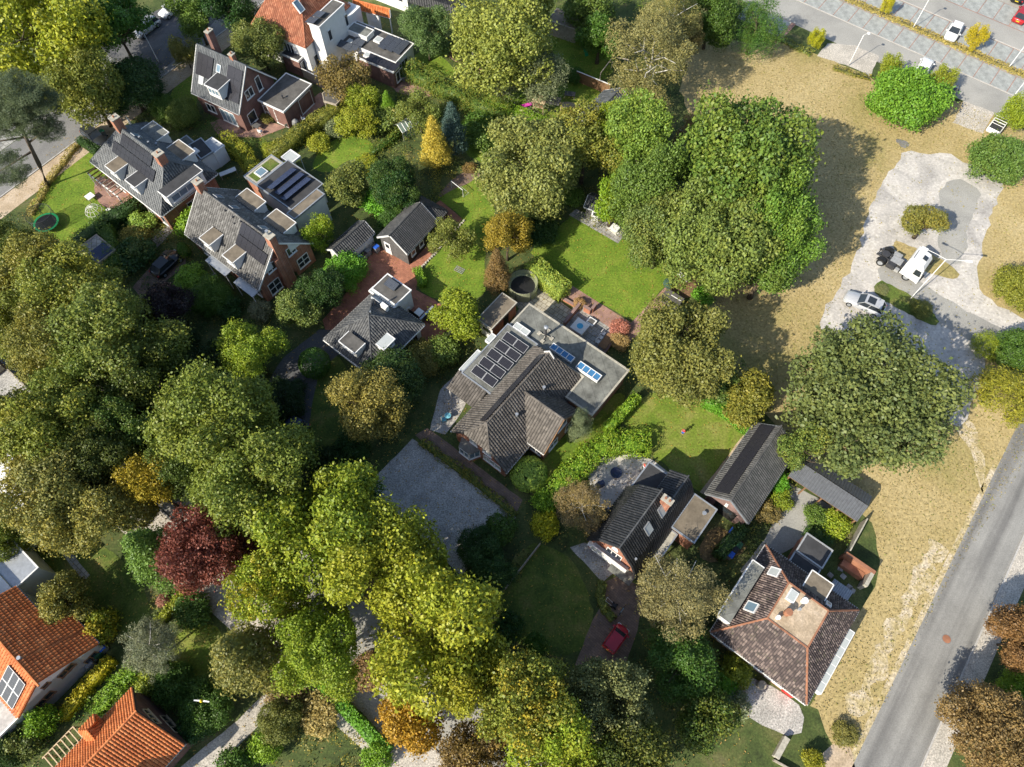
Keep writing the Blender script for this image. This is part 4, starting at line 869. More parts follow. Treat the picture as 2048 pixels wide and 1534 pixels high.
o = MB().box((xa - .35, .9, 3.0), (.65, 0, 0), (0, 3.9, 0), (0, 0, .16)).box((xa - .35, .9, 3.16), (.09, 0, 0), (0, 3.9, 0), (0, 0, .85)).build('balcony', M['white_paint'], B.root)
MB().box((xa - .25, 2.8, 2.5), (.55, 0, 0), (0, 2.5, 0), (0, 0, .14)).build('window_canopy', M['white_paint'], B.root)
o = MB().box((xa - .9, -.1, 2.35), (1.2, 0, 0), (0, 2.5, 0), (0, 0, .13)).build('porch_canopy', M['bitumen_green'], B.root)
skylight(B, S[1], 1325, 1022, .85, 1.3, 'glass_pale', 'zinc'); skylight(B, S[1], 1298, 1058, .85, 1.3, 'glass_pale', 'zinc'); vent(B, S[0], 1274, 1122, .08, .4, 'zinc')
u = B.L(1335, 1000, 8.0); chimney(B, (u.x, u.y), .55, 1.0, 5.6, 8.0, 'brick_wall', 2)
flat_roof(B, rect(5.6, 9.8, -2.7, -.15), 3.0, 'roof_felt_brown', 'zinc', 'brick_wall', 'annex_roof'); flat_roof(B, rect(xb + .1, xc - .1, 3.05, 5.2), 3.3, 'bitumen_dark', 'zinc', 'brick_wall', 'terrace_roof')
flat_roof(B, rect(2.2, 5.5, -1.0, -.12), 2.4, 'concrete_cap', 'zinc', None, 'side_canopy'); MB().cbox(2.3, -.9, 0, .12, .12, 2.3).build('post', M['white_paint'], B.root)
u = B.L(1408, 1027, 3.1); MB().lathe([(.16, 0), (.16, .3), (.22, .34)], 8, (u.x, u.y, 3.0)).build('vent_pipe', M['zinc'], B.root)
flat_roof(B, rect(.8, 3.4, 5.55, 6.5), 2.7, 'bitumen_dark', 'zinc', 'glass_sky', 'conservatory')

# ------------------------------------------------------------------ B9 tiled barn, B10 corrugated shed
B = Bld('tiled_barn', 'long brick barn with a black solar strip along its tiled roof', 'barn', (1411, 988), 2.6, math.radians(51.5))
S, (wx0, wx1, wy0, wy1) = gable(B, 0, 9.85, -4.82, 0, 2.6, 4.8, 'brick_wall_mauve', 'tile_barn', yr=-2.2, tw=.24, th=.34, ov=.25, verge='zinc')
panels(B, S[1], [(1429.7, 983), (1459.7, 989), (1547.5, 852.7), (1518.6, 850.4)], 2, 8, 'solar_black', .21, .015)
door(B.root, (wx0, wy1), (wx0, wy0), 2.2, 2.4, 2.2, 'black_wood'); MB().cbox(wx0 - .15, -2.2, 2.9, .25, .3, .3).build('wall_lamp', M['white_paint'], B.root)
B = Bld('open_shed', 'open timber shed with grey corrugated gable roof in front of the field', 'shed', (1577, 952), 2.3)
def corrugated(parent, poly, mat, pitch=.28, amp=.06, name='roof_sheet'):
    s = Slope(poly); mb = MB(); uv = [s.uv(p) for p in poly]; u0, u1 = min(a for a, b in uv), max(a for a, b in uv); v0, v1 = min(b for a, b in uv), max(b for a, b in uv)
    n = int((u1 - u0) / pitch); p = (u1 - u0) / n
    for i in range(n):
        prof = [(0, 0), (.35, 0), (.45, amp), (.9, amp), (1.0, 0)]
        for (a, ha), (b, hb) in zip(prof, prof[1:]): mb.quad(s.at(u0 + (i + a) * p, v0, ha), s.at(u0 + (i + b) * p, v0, hb), s.at(u0 + (i + b) * p, v1, hb), s.at(u0 + (i + a) * p, v1, ha))
    return mb.build(name, M[mat], parent)
corrugated(B.root, [(0, 0, 2.25), (7.6, 0, 2.25), (7.6, 1.75, 3.0), (0, 1.75, 3.0)], 'sheet_dark'); corrugated(B.root, [(7.6, 3.3, 2.3), (0, 3.3, 2.3), (0, 1.78, 3.0), (7.6, 1.78, 3.0)], 'sheet_dark')
for i in range(5): MB().cbox(.15 + i * 1.82, .15, 0, .15, .15, 2.2).build('post', M['brown_wood'], B.root)
bars(B.root, 'beam', [((0, .15, 2.22), (7.6, .15, 2.22)), ((0, 3.2, 2.25), (7.6, 3.2, 2.25))], .14, .2, 'brown_wood')
wallpts(B, rect(.1, 7.5, 3.05, 3.15), 0, 2.2, 'brown_wood', 'back_wall'); wallpts(B, rect(7.4, 7.5, .1, 3.0), 0, 2.25, 'brown_wood', 'side_wall')

# ------------------------------------------------------------------ B11 hip house with flat top
B = Bld('flat_top_house', 'square house with mauve brown hip roof around a gravelled flat top', 'house', (1422.3, 1264), 3.0)
ax, ay, zt = 9.6, 10.1, 6.2; i0, i1, j0, j1 = 2.8, 6.7, 3.15, 7.05
P = [[(0, 0, 3), (ax, 0, 3), (i1, j0, zt), (i0, j0, zt)], [(ax, 0, 3), (ax, ay, 3), (i1, j1, zt), (i1, j0, zt)], [(ax, ay, 3), (0, ay, 3), (i0, j1, zt), (i1, j1, zt)], [(0, ay, 3), (0, 0, 3), (i0, j0, zt), (i0, j1, zt)]]
S = roof(B, P, 'tile_mauve', .22, .24, caps=[((0, 0, 3), (i0, j0, zt)), ((ax, 0, 3), (i1, j0, zt)), ((ax, ay, 3), (i1, j1, zt)), ((0, ay, 3), (i0, j1, zt))], capmat='rust_metal')
o = MB().slab([(i0, j0, zt + .08), (i1, j0, zt + .08), (i1, j1, zt + .08), (i0, j1, zt + .08)], .2).build('gravel_roof', M['sand'], B.root)
bars(o, 'roof_edge', [((i0, j0, zt + .15), (i1, j0, zt + .15)), ((i1, j0 + .1, zt + .147), (i1, j1 - .1, zt + .147)), ((i1, j1, zt + .15), (i0, j1, zt + .15)), ((i0, j1 - .1, zt + .147), (i0, j0 + .1, zt + .147))], .13, .2, 'rust_metal')
wallpts(B, rect(.45, ax - .45, .45, ay - .45), 0, 3.15, 'brick_wall')
bars(B.root, 'gutter', [((0, -.06, 3.0), (ax, -.06, 3.0)), ((ax, ay + .06, 3.0), (0, ay + .06, 3.0)), ((-.06, ay, 3.0), (-.06, 0, 3.0)), ((ax + .06, 0, 3.0), (ax + .06, 1.2, 3.0)), ((ax + .06, 8.9, 3.0), (ax + .06, ay, 3.0))], .18, .15, 'white_paint')
q = rect(ax - .35, ax + .75, 1.6, 8.2); 
o = MB().prism(q, 1.9, 2.75).build('glazed_veranda', M['white_paint'], B.root)
for i in range(7):
    y0 = 1.68 + i * .93; MB().poly([(ax - .28, y0, 2.76), (ax + .68, y0, 2.76), (ax + .68, y0 + .84, 2.76), (ax - .28, y0 + .84, 2.76)]).build('pane', M['glass_pale'], o)
o = dormer(B, S[3], 1484, 1183, 5.0, 6.0, 1.1, 5, 1.0, 'bitumen_green'); dormer(B, S[2], 1636, 1172, 5.5, 1.9, 1.7, 2, 1.1, 'roof_felt_brown')
skylight(B, S[3], 1548, 1143, .9, 1.1, 'glass_pale', 'white_paint'); skylight(B, S[3], 1502, 1213, 1.0, 1.2, 'glass_sky', 'white_paint'); skylight(B, S[2], 1658, 1207, .5, .7, 'glass_sky', 'white_paint')
u = B.L(1584, 1192, 6.4); o = MB().cbox(u.x, u.y, zt, .8, 1.1, .3).build('skylight', M['white_paint'], B.root); MB().cbox(u.x, u.y, zt + .3, .62, .92, .02).build('pane', M['glass_pale'], o)
for (a, b, r, h, m) in ((1608, 1202, .24, .5, 'plastic_white'), (1574, 1226, .28, .75, 'rust_metal'), (1556, 1235, .17, .35, 'plastic_white'), (1598, 1219, .12, .4, 'grey_steel')):
    u = B.L(a, b, zt + .3); MB().lathe([(r, 0), (r, h), (r * 1.25, h + .03), (r * 1.1, h + .12)], 10, (u.x, u.y, zt + .08)).build('roof_vent', M[m], B.root)
fa = ((.45, .45), (ax - .45, .45))
for d, z, w, c in ((1.4, .8, 1.8, 3), (4.6, .9, 1.3, 2), (6.5, .8, 1.7, 2)): window(B.root, *fa, d, z, w, 1.4, c)
door(B.root, *fa, 8.1, 1.0, 2.1, 'plastic_red')
B2 = Bld('side_annex', 'dark flat roofed annex attached behind the flat topped hip house', 'annex', (1422.3, 1264), 3.0)
flat_roof(B2, rect(2.6, 5.3, 11.65, 13.8), 2.6, 'bitumen_dark', 'grey_steel', 'brick_wall'); flat_roof(B2, rect(2.6, 5.3, 10.2, 11.6), 2.3, 'bitumen_dark', 'zinc', 'brick_wall', 'link_roof')
q = Lrect(B2, ((1700, 1107), (1756, 1145), (1737, 1170), (1685, 1130)), 1.6)
G1 = Bld('rusty_wall', 'rust brown masonry wall remnant at the field edge behind the annex', 'wall', (1422.3, 1264), 3.0)
q = Lrect(G1, ((1688, 1103), (1753, 1143), (1733, 1172), (1682, 1130)), 1.5)
MB().prism(rect(q[0][0], q[1][0], q[2][1] - .35, q[2][1]), 0, 1.7).build('long_wall', M['rust_metal'], G1.root); MB().prism(rect(q[1][0] - .35, q[1][0], q[0][1] - .2, q[2][1] - .36), 0, 1.65).build('cross_wall', M['concrete_cap'], G1.root)
MB().prism(rect(q[0][0] + .3, q[1][0] - .5, q[2][1] - 1.1, q[2][1] - .4), 0, .75).build('low_ledge', M['rust_metal'], G1.root)

# ------------------------------------------------------------------ B12 white house, B13 orange house
B = Bld('white_house', 'white rendered house with orange pantile roof and light framed solar panels', 'house', (73, 1366), 5.8)
zr = 5.8
P = [[(-20, -3.37, 3.6), (.0, -3.37, 3.6), (.0, 0, zr), (-20, 0, zr)], [(0, 4.42, 2.9), (-4.2, 4.42, 2.9), (-4.2, 0, zr), (0, 0, zr)], [(-4.2, 2.98, 3.84), (-9.7, 2.98, 3.84), (-9.7, 0, zr), (-4.2, 0, zr)]]
S = roof(B, P, 'tile_orange', .30, .36, deck='tile_orange', caps=[((-20, 0, zr), (0, 0, zr))])
mb = MB(); r = [(-3.0, 0), (4.1, 0), (4.1, 3.0), (0, zr - .2), (-3.0, 3.7)]; mb.poly([(-.3, y, z) for y, z in r])
mb.prism(rect(-19, -.3, -3.0, 2.6), 0, 3.6); mb.prism(rect(-4.0, -.3, 2.6, 4.1), 0, 2.8); mb.build('wall', M['white_render'], B.root)
gw = ((-.3, -3.0), (-.3, 4.1))
window(B.root, *gw, 1.4, 1.6, 1.7, .9, 2, fmat='brown_wood'); window(B.root, *gw, 4.3, 2.6, 1.5, .8, 2, fmat='brown_wood'); window(B.root, *gw, 2.7, 3.6, .7, .5, 1, fmat='brown_wood'); window(B.root, *gw, 5.9, .8, 1.3, 1.0, 2, fmat='brown_wood')
panels(B, S[0], [(20, 1332), (53, 1370), (25, 1417), (-10, 1378)], 2, 3, 'solar_grey', .21, .02, 'white_paint')
q = LL(B, ((-40, 1400), (0, 1397), (28, 1434), (0, 1462), (-60, 1500)), 3.0); flat_roof(B, rect(-12, -.4, -7.5, -3.4), 2.9, 'concrete', 'white_paint', 'white_render', 'flat_annex_roof')
vent(B, S[1], 43, 1314, .12, .4, 'zinc'); flat_roof(B, rect(-19, -9.8, .3, 5.2), 3.4, 'zinc', 'white_paint', 'white_render', 'rear_roof')
bars(B.root, 'gutter', [((-4.2, 4.48, 2.85), (0, 4.48, 2.85)), ((-9.7, 3.04, 3.8), (-4.3, 3.04, 3.8))], .14, .12, 'zinc')
B = Bld('orange_house', 'house with ribbed orange pantile gable roof and a small hipped dormer at the lower edge', 'house', (271, 1423.4), 6.5, math.radians(-128.5))
S, (wx0, wx1, wy0, wy1) = gable(B, -.1, 12, -3.15, 3.9, 3.0, 6.5, 'brick_wall_dark', 'tile_orange', yr=0, tw=.26, th=.38, ov=.3, verge=None)
gw = ((wx0, wy1), (wx0, wy0)); window(B.root, *gw, 2.4, .8, 2.2, 1.3, 3, fmat='pale_wood'); window(B.root, *gw, 3.3, 3.4, 1.8, 1.0, 3, fmat='pale_wood')
S2 = roof(B, [[(4.6, -3.6, 3.9), (3.6 - .6, -3.6, 3.9), (3.0, -2.6, 4.9), (3.8, -2.6, 4.9)], [(3.0, -3.6, 3.9), (3.0, -1.5, 3.9), (3.8, -1.5, 4.9), (3.8, -2.6, 4.9)], [(4.6, -1.5, 3.9), (4.6, -3.6, 3.9), (3.8, -2.6, 4.9), (3.8, -1.5, 4.9)]], 'tile_orange', .26, .36, deck='tile_orange')
wallpts(B, rect(3.1, 4.5, -3.5, -1.5), 3.0, 3.85, 'zinc', 'dormer'); MB().cbox(5.2, 3.2, 3.2, 1.6, 1.4, 2.3).build('dormer', M['grey_wood'], B.root)
o = MB().slab([(4.3, 2.2, 5.6), (6.1, 2.2, 5.6), (6.1, 4.1, 5.5), (4.3, 4.1, 5.5)], .12).build('dormer_roof', M['bitumen_green'], B.root)
bars(B.root, 'dormer_fascia', [((4.3, 2.2, 5.65), (4.3, 4.1, 5.55)), ((4.36, 4.1, 5.55), (6.1, 4.1, 5.55))], .14, .2, 'zinc')
Bp = Bld('wood_pergola', 'new pale timber slatted pergola beside the orange roofed house', 'pergola', (147, 1452), 2.0, math.radians(-128.5))
for i in range(8): MB().box((i * .42, 0, 2.0), (.08, 0, 0), (0, 1.4, 0), (0, 0, .1)).build('slat', M['pale_wood'], Bp.root)
bars(Bp.root, 'beam', [((0, 0, 2.0), (3.2, 0, 2.0)), ((0, 1.4, 2.0), (3.2, 1.4, 2.0))], .1, .16, 'pale_wood')
for x, y in ((.1, 0), (3.0, 0), (.1, 1.4), (3.0, 1.4)): MB().cbox(x, y, 0, .1, .1, 1.85).build('post', M['pale_wood'], Bp.root)

# ------------------------------------------------------------------ B14 white houses at the top
B = Bld('terracotta_house', 'white house with terracotta hip roof and a white flat roofed tower wing', 'house', (610.7, 95), 5.0, math.radians(-30))
hz, rzz = 5.0, 9.6
c0 = B.L(535, 33, hz); 
P = [[(-9.5, 0, hz), (0, 0, hz), (-3.4, 5.2, rzz), (-7, 5.2, rzz)], [(0, 0, hz), (0, 10.5, hz), (-3.4, 5.2, rzz)], [(0, 10.5, hz), (-9.5, 10.5, hz), (-7, 5.2, rzz), (-3.4, 5.2, rzz)], [(-9.5, 10.5, hz), (-9.5, 0, hz), (-7, 5.2, rzz)]]
S = roof(B, P, 'tile_terracotta', .3, .34, deck='tile_terracotta', caps=[((0, 0, hz), (-3.4, 5.2, rzz)), ((-9.5, 0, hz), (-7, 5.2, rzz))])
wallpts(B, rect(-9.2, -.3, .3, 10.2), 0, hz + .1, 'white_render'); skylight(B, S[1], 598, 12, 1.0, 1.6, 'glass_sky', 'white_paint')
window(B.root, (-9.2, .3), (-.3, .3), 5.6, 2.6, 1.7, 1.5, 3); window(B.root, (-.3, .3), (-.3, 10.2), 1.7, .4, 1.8, 2.3, 2)
tw = Lrect(B, ((614, 45), (637, 54), (689, 8), (668, -1)), 7.6); flat_roof(B, tw, 7.6, 'bitumen', 'white_paint', 'white_render', 'tower_roof')
window(B.root, (tw[1][0], tw[0][1]), (tw[2][0], tw[2][1]), 1.6, 4.6, .8, 1.6, 1); window(B.root, (tw[1][0], tw[0][1]), (tw[2][0], tw[2][1]), 5.4, 4.4, .7, 1.8, 1)
for i in range(2): p = B.L(625 + i * 14, 41 - i * 12, 7.8); MB().box((p.x - .8, p.y - .7, 7.7), (1.5, 0, .3), (0, 1.3, 0), (0, 0, .05)).build('solar_panel', M['solar_grey'], B.root)
lt = Lrect(B, ((572, 90), (613, 104), (599, 122), (566, 110)), 2.8); flat_roof(B, lt, 2.8, 'bitumen_dark', 'white_paint', 'brick_wall_dark', 'lean_to_roof'); window(B.root, (lt[1][0] - .05, lt[1][1]), (lt[2][0] - .05, lt[2][1]), 1.2, .3, 2.0, 2.0, 2)
N = Bld('white_annex', 'long white rear annex with stepped dark flat roofs, rooflights and solar panels', 'annex', (610.7, 95), 5.0, math.radians(-30))
q1 = Lrect(N, ((664, 92), (708, 45), (830, 83), (806, 112)), 3.1); flat_roof(N, q1, 3.1, 'bitumen', 'white_paint', 'white_render')
q2 = Lrect(N, ((712, 108), (735, 90), (806, 120), (785, 147)), 2.9); flat_roof(N, rect(q2[0][0], q2[1][0], q2[0][1], q1[0][1] - .12), 2.8, 'bitumen_dark', 'white_paint', 'brick_wall_dark', 'lower_roof')
pp = Lrect(N, ((660, 78), (676, 60), (707, 31), (704, 40)), 3.6); wallpts(N, rect(q1[0][0] - 2.2, q1[0][0] - .15, q1[0][1], q1[2][1] + 1.5), 0, 4.4, 'white_render', 'parapet_block')
rl = Lrect(N, ((693, 56), (709, 44), (747, 59), (732, 75)), 4.0); flat_roof(N, rl, 3.9, 'bitumen_green', 'white_paint', 'white_paint', 'rooflight_box', wz=3.1)
def flatpanels(N, a, b, n, z, mat, wid=1.0, tilt=.25):
    p, q = N.L(*a, z), N.L(*b, z); L = (q - p).length; d = (q - p).normalized(); pr = Vector((-d.y, d.x, 0)); w = L / n
    for i in range(n):
        c = p + d * (i * w); MB().box((c.x, c.y, z), d * (w - .03), pr * wid + Vector((0, 0, tilt)), (0, 0, .05)).build('solar_panel', M[mat], N.root)
for k in range(3): flatpanels(N, (768 + k * 15, 100 + k * 5), (790 + k * 15, 76 + k * 5), 3, 3.25, 'solar_grey', 1.0, .22)
flatpanels(N, (730, 120), (790, 143), 5, 2.95, 'solar_black', 1.7, .1); flatpanels(N, (673, 92), (710, 106), 3, 3.25, 'solar_grey', 1.2, .2); flatpanels(N, (702, 86), (722, 95), 2, 3.25, 'solar_grey', 1.2, .2)
for (a, b, w, l) in ((757, 80, 1.1, 1.1), (700, 84, .8, .9), (734, 107, .9, .9)):
    p = N.L(a, b, 3.2); zz_ = 3.1 if b < 100 else 2.8; o = MB().cbox(p.x, p.y, zz_, w, l, .25).build('skylight', M['white_paint'], N.root); MB().cbox(p.x, p.y, zz_ + .25, w * .8, l * .8, .02).build('pane', M['glass_pale'], o)
window(N.root, (q1[1][0] - .1, q1[1][1]), (q1[1][0] - .1, q1[2][1]), 1.6, .4, 2.2, 1.9, 3); window(N.root, (q2[1][0] - .1, q2[0][1]), (q2[1][0] - .1, q1[0][1]), 1.3, .6, 1.6, 1.6, 2)
B = Bld('orange_garage', 'white garage with bright orange tiled roof and an open timber porch', 'garage', (709, 17), 2.7, math.radians(-21))
e1 = B.L(775.7, 42.3, 2.7); rd = B.L(785.6, 22.6, 3.7); xl = e1.x
S, w4 = gable(B, -.2, xl, 0, 2 * rd.y, 2.7, 3.9, 'white_render', 'tile_orange', ov=.25, ovx=1.9, tw=.27, th=.36)
for y in (.2, 2 * rd.y - .2): MB().cbox(xl - .2, y, 0, .12, .12, 2.6).build('post', M['white_paint'], B.root)
window(B.root, (w4[0], w4[2]), (w4[1], w4[2]), 1.0, 1.2, .9, .8, 1)
B = Bld('white_block', 'tall white building with a dark window bay at the upper edge', 'building', (818, 26), 0, math.radians(-30))
wallpts(B, rect(-11, 0, 0, 8), 0, 6.5, 'white_render'); MB().slab([(-11.2, -.2, 6.6), (.2, -.2, 6.6), (.2, 8.2, 6.6), (-11.2, 8.2, 6.6)], .2).build('flat_roof', M['bitumen'], B.root)
window(B.root, (-11, 0), (0, 0), 9.6, 1.4, 1.2, 2.0, 1); window(B.root, (-.0, 0), (-.0, 8), 1.5, 1.4, 1.6, 2.0, 2, fmat='steel_dark')
B = Bld('arched_shed', 'white gabled shed with dark curved roof behind the leafy green tree', 'shed', (918, 55), 0, math.radians(-25))
pr = [(0, 1.8), (.5, 2.8), (1.6, 3.5), (2.7, 2.8), (3.2, 1.8)]
roof(B, [[(-9, pr[i][0], pr[i][1]), (0, pr[i][0], pr[i][1]), (0, pr[i + 1][0], pr[i + 1][1]), (-9, pr[i + 1][0], pr[i + 1][1])] for i in range(4)], 'tile_black', .28, .36)
MB().poly(gwall(-.15, pr, 1, .05)).poly(gwall(-8.9, pr, -1, .05)).build('wall', M['white_render'], B.root); MB().poly([(-.12, 1.1, .1), (-.12, 2.1, .1), (-.12, 2.1, 1.9), (-.12, 1.1, 1.9)]).build('door', M['black_wood'], B.root)
B = Bld('slate_shed', 'garden shed with blue grey metal roof beside the wooden playhouse', 'shed', (1146, 243), 2.3, math.radians(52))
p2 = B.L(1203, 178, 2.3); 
S, w4 = gable(B, 0, p2.x, -5.0, 0, 2.3, 4.0, 'brown_wood', 'tile_greyblue', ov=.25, tw=.4, th=1.2)
B = Bld('felt_shed', 'long garden shed with rusty flat felt roof under the tall yellow green tree', 'shed', (1155, 59), 2.3, math.radians(-28))
q = Lrect(B, ((1094, 43), (1113, 18), (1170, 35), (1155, 57)), 2.3); flat_roof(B, q, 2.3, 'roof_felt_brown', 'wood_grey', 'wood_grey')
B = Bld('summer_house', 'small dark garden summer house with white trim at the head of the square lawn', 'summer house', (1168, 412), 2.2, math.radians(-25))
S, w4 = gable(B, 0, 2.9, 0, 2.4, 2.1, 2.9, 'grey_wood', 'tile_grey', ov=.15, tw=.3, th=.4); door(B.root, (w4[0], w4[2]), (w4[1], w4[2]), 1.3, .9, 1.8)
B = Bld('garden_pavilion', 'six sided garden pavilion with grey felt roof under the brown autumn tree', 'pavilion', (664, 195), 2.3, math.radians(-30))
hx = LL(B, ((645, 187), (662, 174), (685, 178), (691, 189), (672, 209), (648, 202)), 2.3); flat_roof(B, hx, 2.3, 'bitumen', 'wood_grey')
for p in hx: MB().tube([(p[0] * .95, p[1] * .95, 0), (p[0] * .95, p[1] * .95, 2.2)], .07).build('post', M['wood_grey'], B.root)
B = Bld('dark_building', 'dark flat roofed brick building in shade at the left edge of the avenue', 'building', (88, 808), 3.2)
wallpts(B, rect(-22, 0, -9, -.2), 0, 3.2, 'brick_wall_dark'); MB().slab([(-22, -9, 3.3), (.2, -9, 3.3), (.2, -3.0, 3.3), (-22, -3.0, 3.3)], .15).build('roof', M['tile_dark'], B.root)
MB().slab([(-6.6, -2.9, 3.25), (.2, -2.9, 3.25), (.2, 0, 3.25), (-6.6, 0, 3.25)], .15).build('gravel_roof', M['gravel'], B.root); MB().cbox(-8.4, -1.4, 3.2, 3.3, 2.6, .9).build('roof_store', M['wood_grey'], B.root)
bars(B.root, 'roof_edge', [((-22, -2.95, 3.4), (.2, -2.95, 3.4)), ((-6.6, .0, 3.36), (.2, .0, 3.36))], .14, .2, 'wood_grey')
B = Bld('white_annex_building', 'bright white flat roof half under the avenue trees at the left edge', 'building', (35, 1018), 2.6)
wallpts(B, rect(-12, 0, .2, 3.3), 0, 2.5, 'white_render'); flat_roof(B, rect(-12, .1, 0, 3.4), 2.6, 'white_render', 'white_paint')
B = Bld('tarp_shed', 'low shed half covered with blue tarpaulin beside the dark hedges', 'shed', (212, 527), 2.0)
q = Lrect(B, ((160, 500), (190, 478), (212, 500), (185, 535)), 2.0); flat_roof(B, rect(q[0][0] - .4, q[1][0] + .4, q[0][1], q[2][1] + .6), 2.0, 'slab_grey', 'wood_grey', 'wood_grey')
MB().slab([(q[1][0] - 1.6, q[0][1] + .2, 2.12), (q[1][0] + .3, q[0][1] + .2, 2.12), (q[1][0] + .3, q[2][1] + .4, 2.12), (q[1][0] - 1.6, q[2][1] + .4, 2.12)], .04).build('tarpaulin', M['plastic_navy'], B.root)

# ------------------------------------------------------------------ foliage
def leaf_material():
    m = bpy.data.materials.new('leaf'); m.use_nodes = True; nt = m.node_tree; n = nt.nodes; L = nt.links.new
    b = n['Principled BSDF']; b.inputs['Roughness'].default_value = .5; b.inputs['Specular IOR Level'].default_value = .35
    oi = n.new('ShaderNodeObjectInfo'); a = n.new('ShaderNodeAttribute'); a.attribute_name = 'rnd'; t = n.new('ShaderNodeAttribute'); t.attribute_name = 'tint'
    au = n.new('ShaderNodeAttribute'); au.attribute_type = 'OBJECT'; au.attribute_name = 'autumn'
    r1 = n.new('ShaderNodeValToRGB'); e = r1.color_ramp.elements; e[0].color = (.74, .80, .74, 1); e[1].color = (1.45, 1.36, 1.1, 1); L(a.outputs['Fac'], r1.inputs[0])
    mu = n.new('ShaderNodeMix'); mu.data_type = 'RGBA'; mu.blend_type = 'MULTIPLY'; mu.inputs[0].default_value = 1; L(oi.outputs['Color'], mu.inputs[6]); L(r1.outputs[0], mu.inputs[7])
    ad = n.new('ShaderNodeMath'); ad.operation = 'MULTIPLY_ADD'; L(a.outputs['Fac'], ad.inputs[0]); ad.inputs[1].default_value = .5; L(t.outputs['Fac'], ad.inputs[2])
    ma = n.new('ShaderNodeMath'); ma.operation = 'SUBTRACT'; L(ad.outputs[0], ma.inputs[0]); ma.inputs[1].default_value = .62
    mm = n.new('ShaderNodeMath'); mm.operation = 'MULTIPLY'; mm.use_clamp = True; L(ma.outputs[0], mm.inputs[0]); mm.inputs[1].default_value = 2.2
    m3 = n.new('ShaderNodeMath'); m3.operation = 'MULTIPLY'; m3.use_clamp = True; L(mm.outputs[0], m3.inputs[0]); L(au.outputs['Fac'], m3.inputs[1])
    mx = n.new('ShaderNodeMix'); mx.data_type = 'RGBA'; L(m3.outputs[0], mx.inputs[0]); L(mu.outputs[2], mx.inputs[6]); mx.inputs[7].default_value = (.50, .36, .030, 1)
    L(mx.outputs[2], b.inputs['Base Color'])
    tr = n.new('ShaderNodeBsdfTranslucent'); L(mx.outputs[2], tr.inputs['Color']); ms = n.new('ShaderNodeMixShader'); ms.inputs[0].default_value = .24
    L(b.outputs[0], ms.inputs[1]); L(tr.outputs[0], ms.inputs[2]); L(ms.outputs[0], n['Material Output'].inputs[0])
    return m
M['leaf'] = leaf_material()
def leaves(P, N, T, size, rs, aspect=.62, flatten=.55):
    n = len(P); N = N * flatten + rs.normal(0, .45, (n, 3)) + np.array([0, 0, .12]); N /= np.linalg.norm(N, axis=1)[:, None] + 1e-9
    A = np.cross(N, rs.normal(0, 1, (n, 3))); A /= np.linalg.norm(A, axis=1)[:, None] + 1e-9; Bv = np.cross(N, A)
    s = (size * rs.uniform(.6, 1.4, n))[:, None]; a = A * s * .5; b = Bv * s * .5 * aspect
    V = np.stack([P - a, P + b, P + a * .9 + N * s * .06, P - b], 1).reshape(-1, 3); F = np.arange(4 * n).reshape(n, 4)
    return V, F, rs.rand(n), T
def sphere_dirs(n, rs, jit=.35):
    i = np.arange(n) + .5; ph = np.arccos(1 - 2 * i / n); th = np.pi * (1 + 5 ** .5) * i
    D = np.stack([np.cos(th) * np.sin(ph), np.sin(th) * np.sin(ph), np.cos(ph)], 1) + rs.normal(0, jit / np.sqrt(n) * 2.2, (n, 3))
    return D / np.linalg.norm(D, axis=1)[:, None]
def shell(Cn, Rd, n, rs, sq=(1, 1, 1), keep=.80, up=.0, low=None):
    """points on the outer shells of a set of lobes"""
    pr = Rd ** 2; pr = pr / pr.sum(); k = rs.choice(len(Rd), n, p=pr); D = rs.normal(0, 1, (n, 3)); D[:, 2] += up; D /= np.linalg.norm(D, axis=1)[:, None]
    P = Cn[k] + D * (Rd[k] * (.70 + .34 * rs.rand(n) + .75 * rs.rand(n) ** 7))[:, None] * np.array(sq); ok = np.ones(n, bool)
    for j in range(len(Rd)):
        d = np.linalg.norm((P - Cn[j]) / np.array(sq), axis=1); ok &= (d > Rd[j] * keep) | (k == j) | (rs.rand(n) < .06)
    if low is not None: ok &= P[:, 2] > low
    return P[ok], D[ok], k[ok]
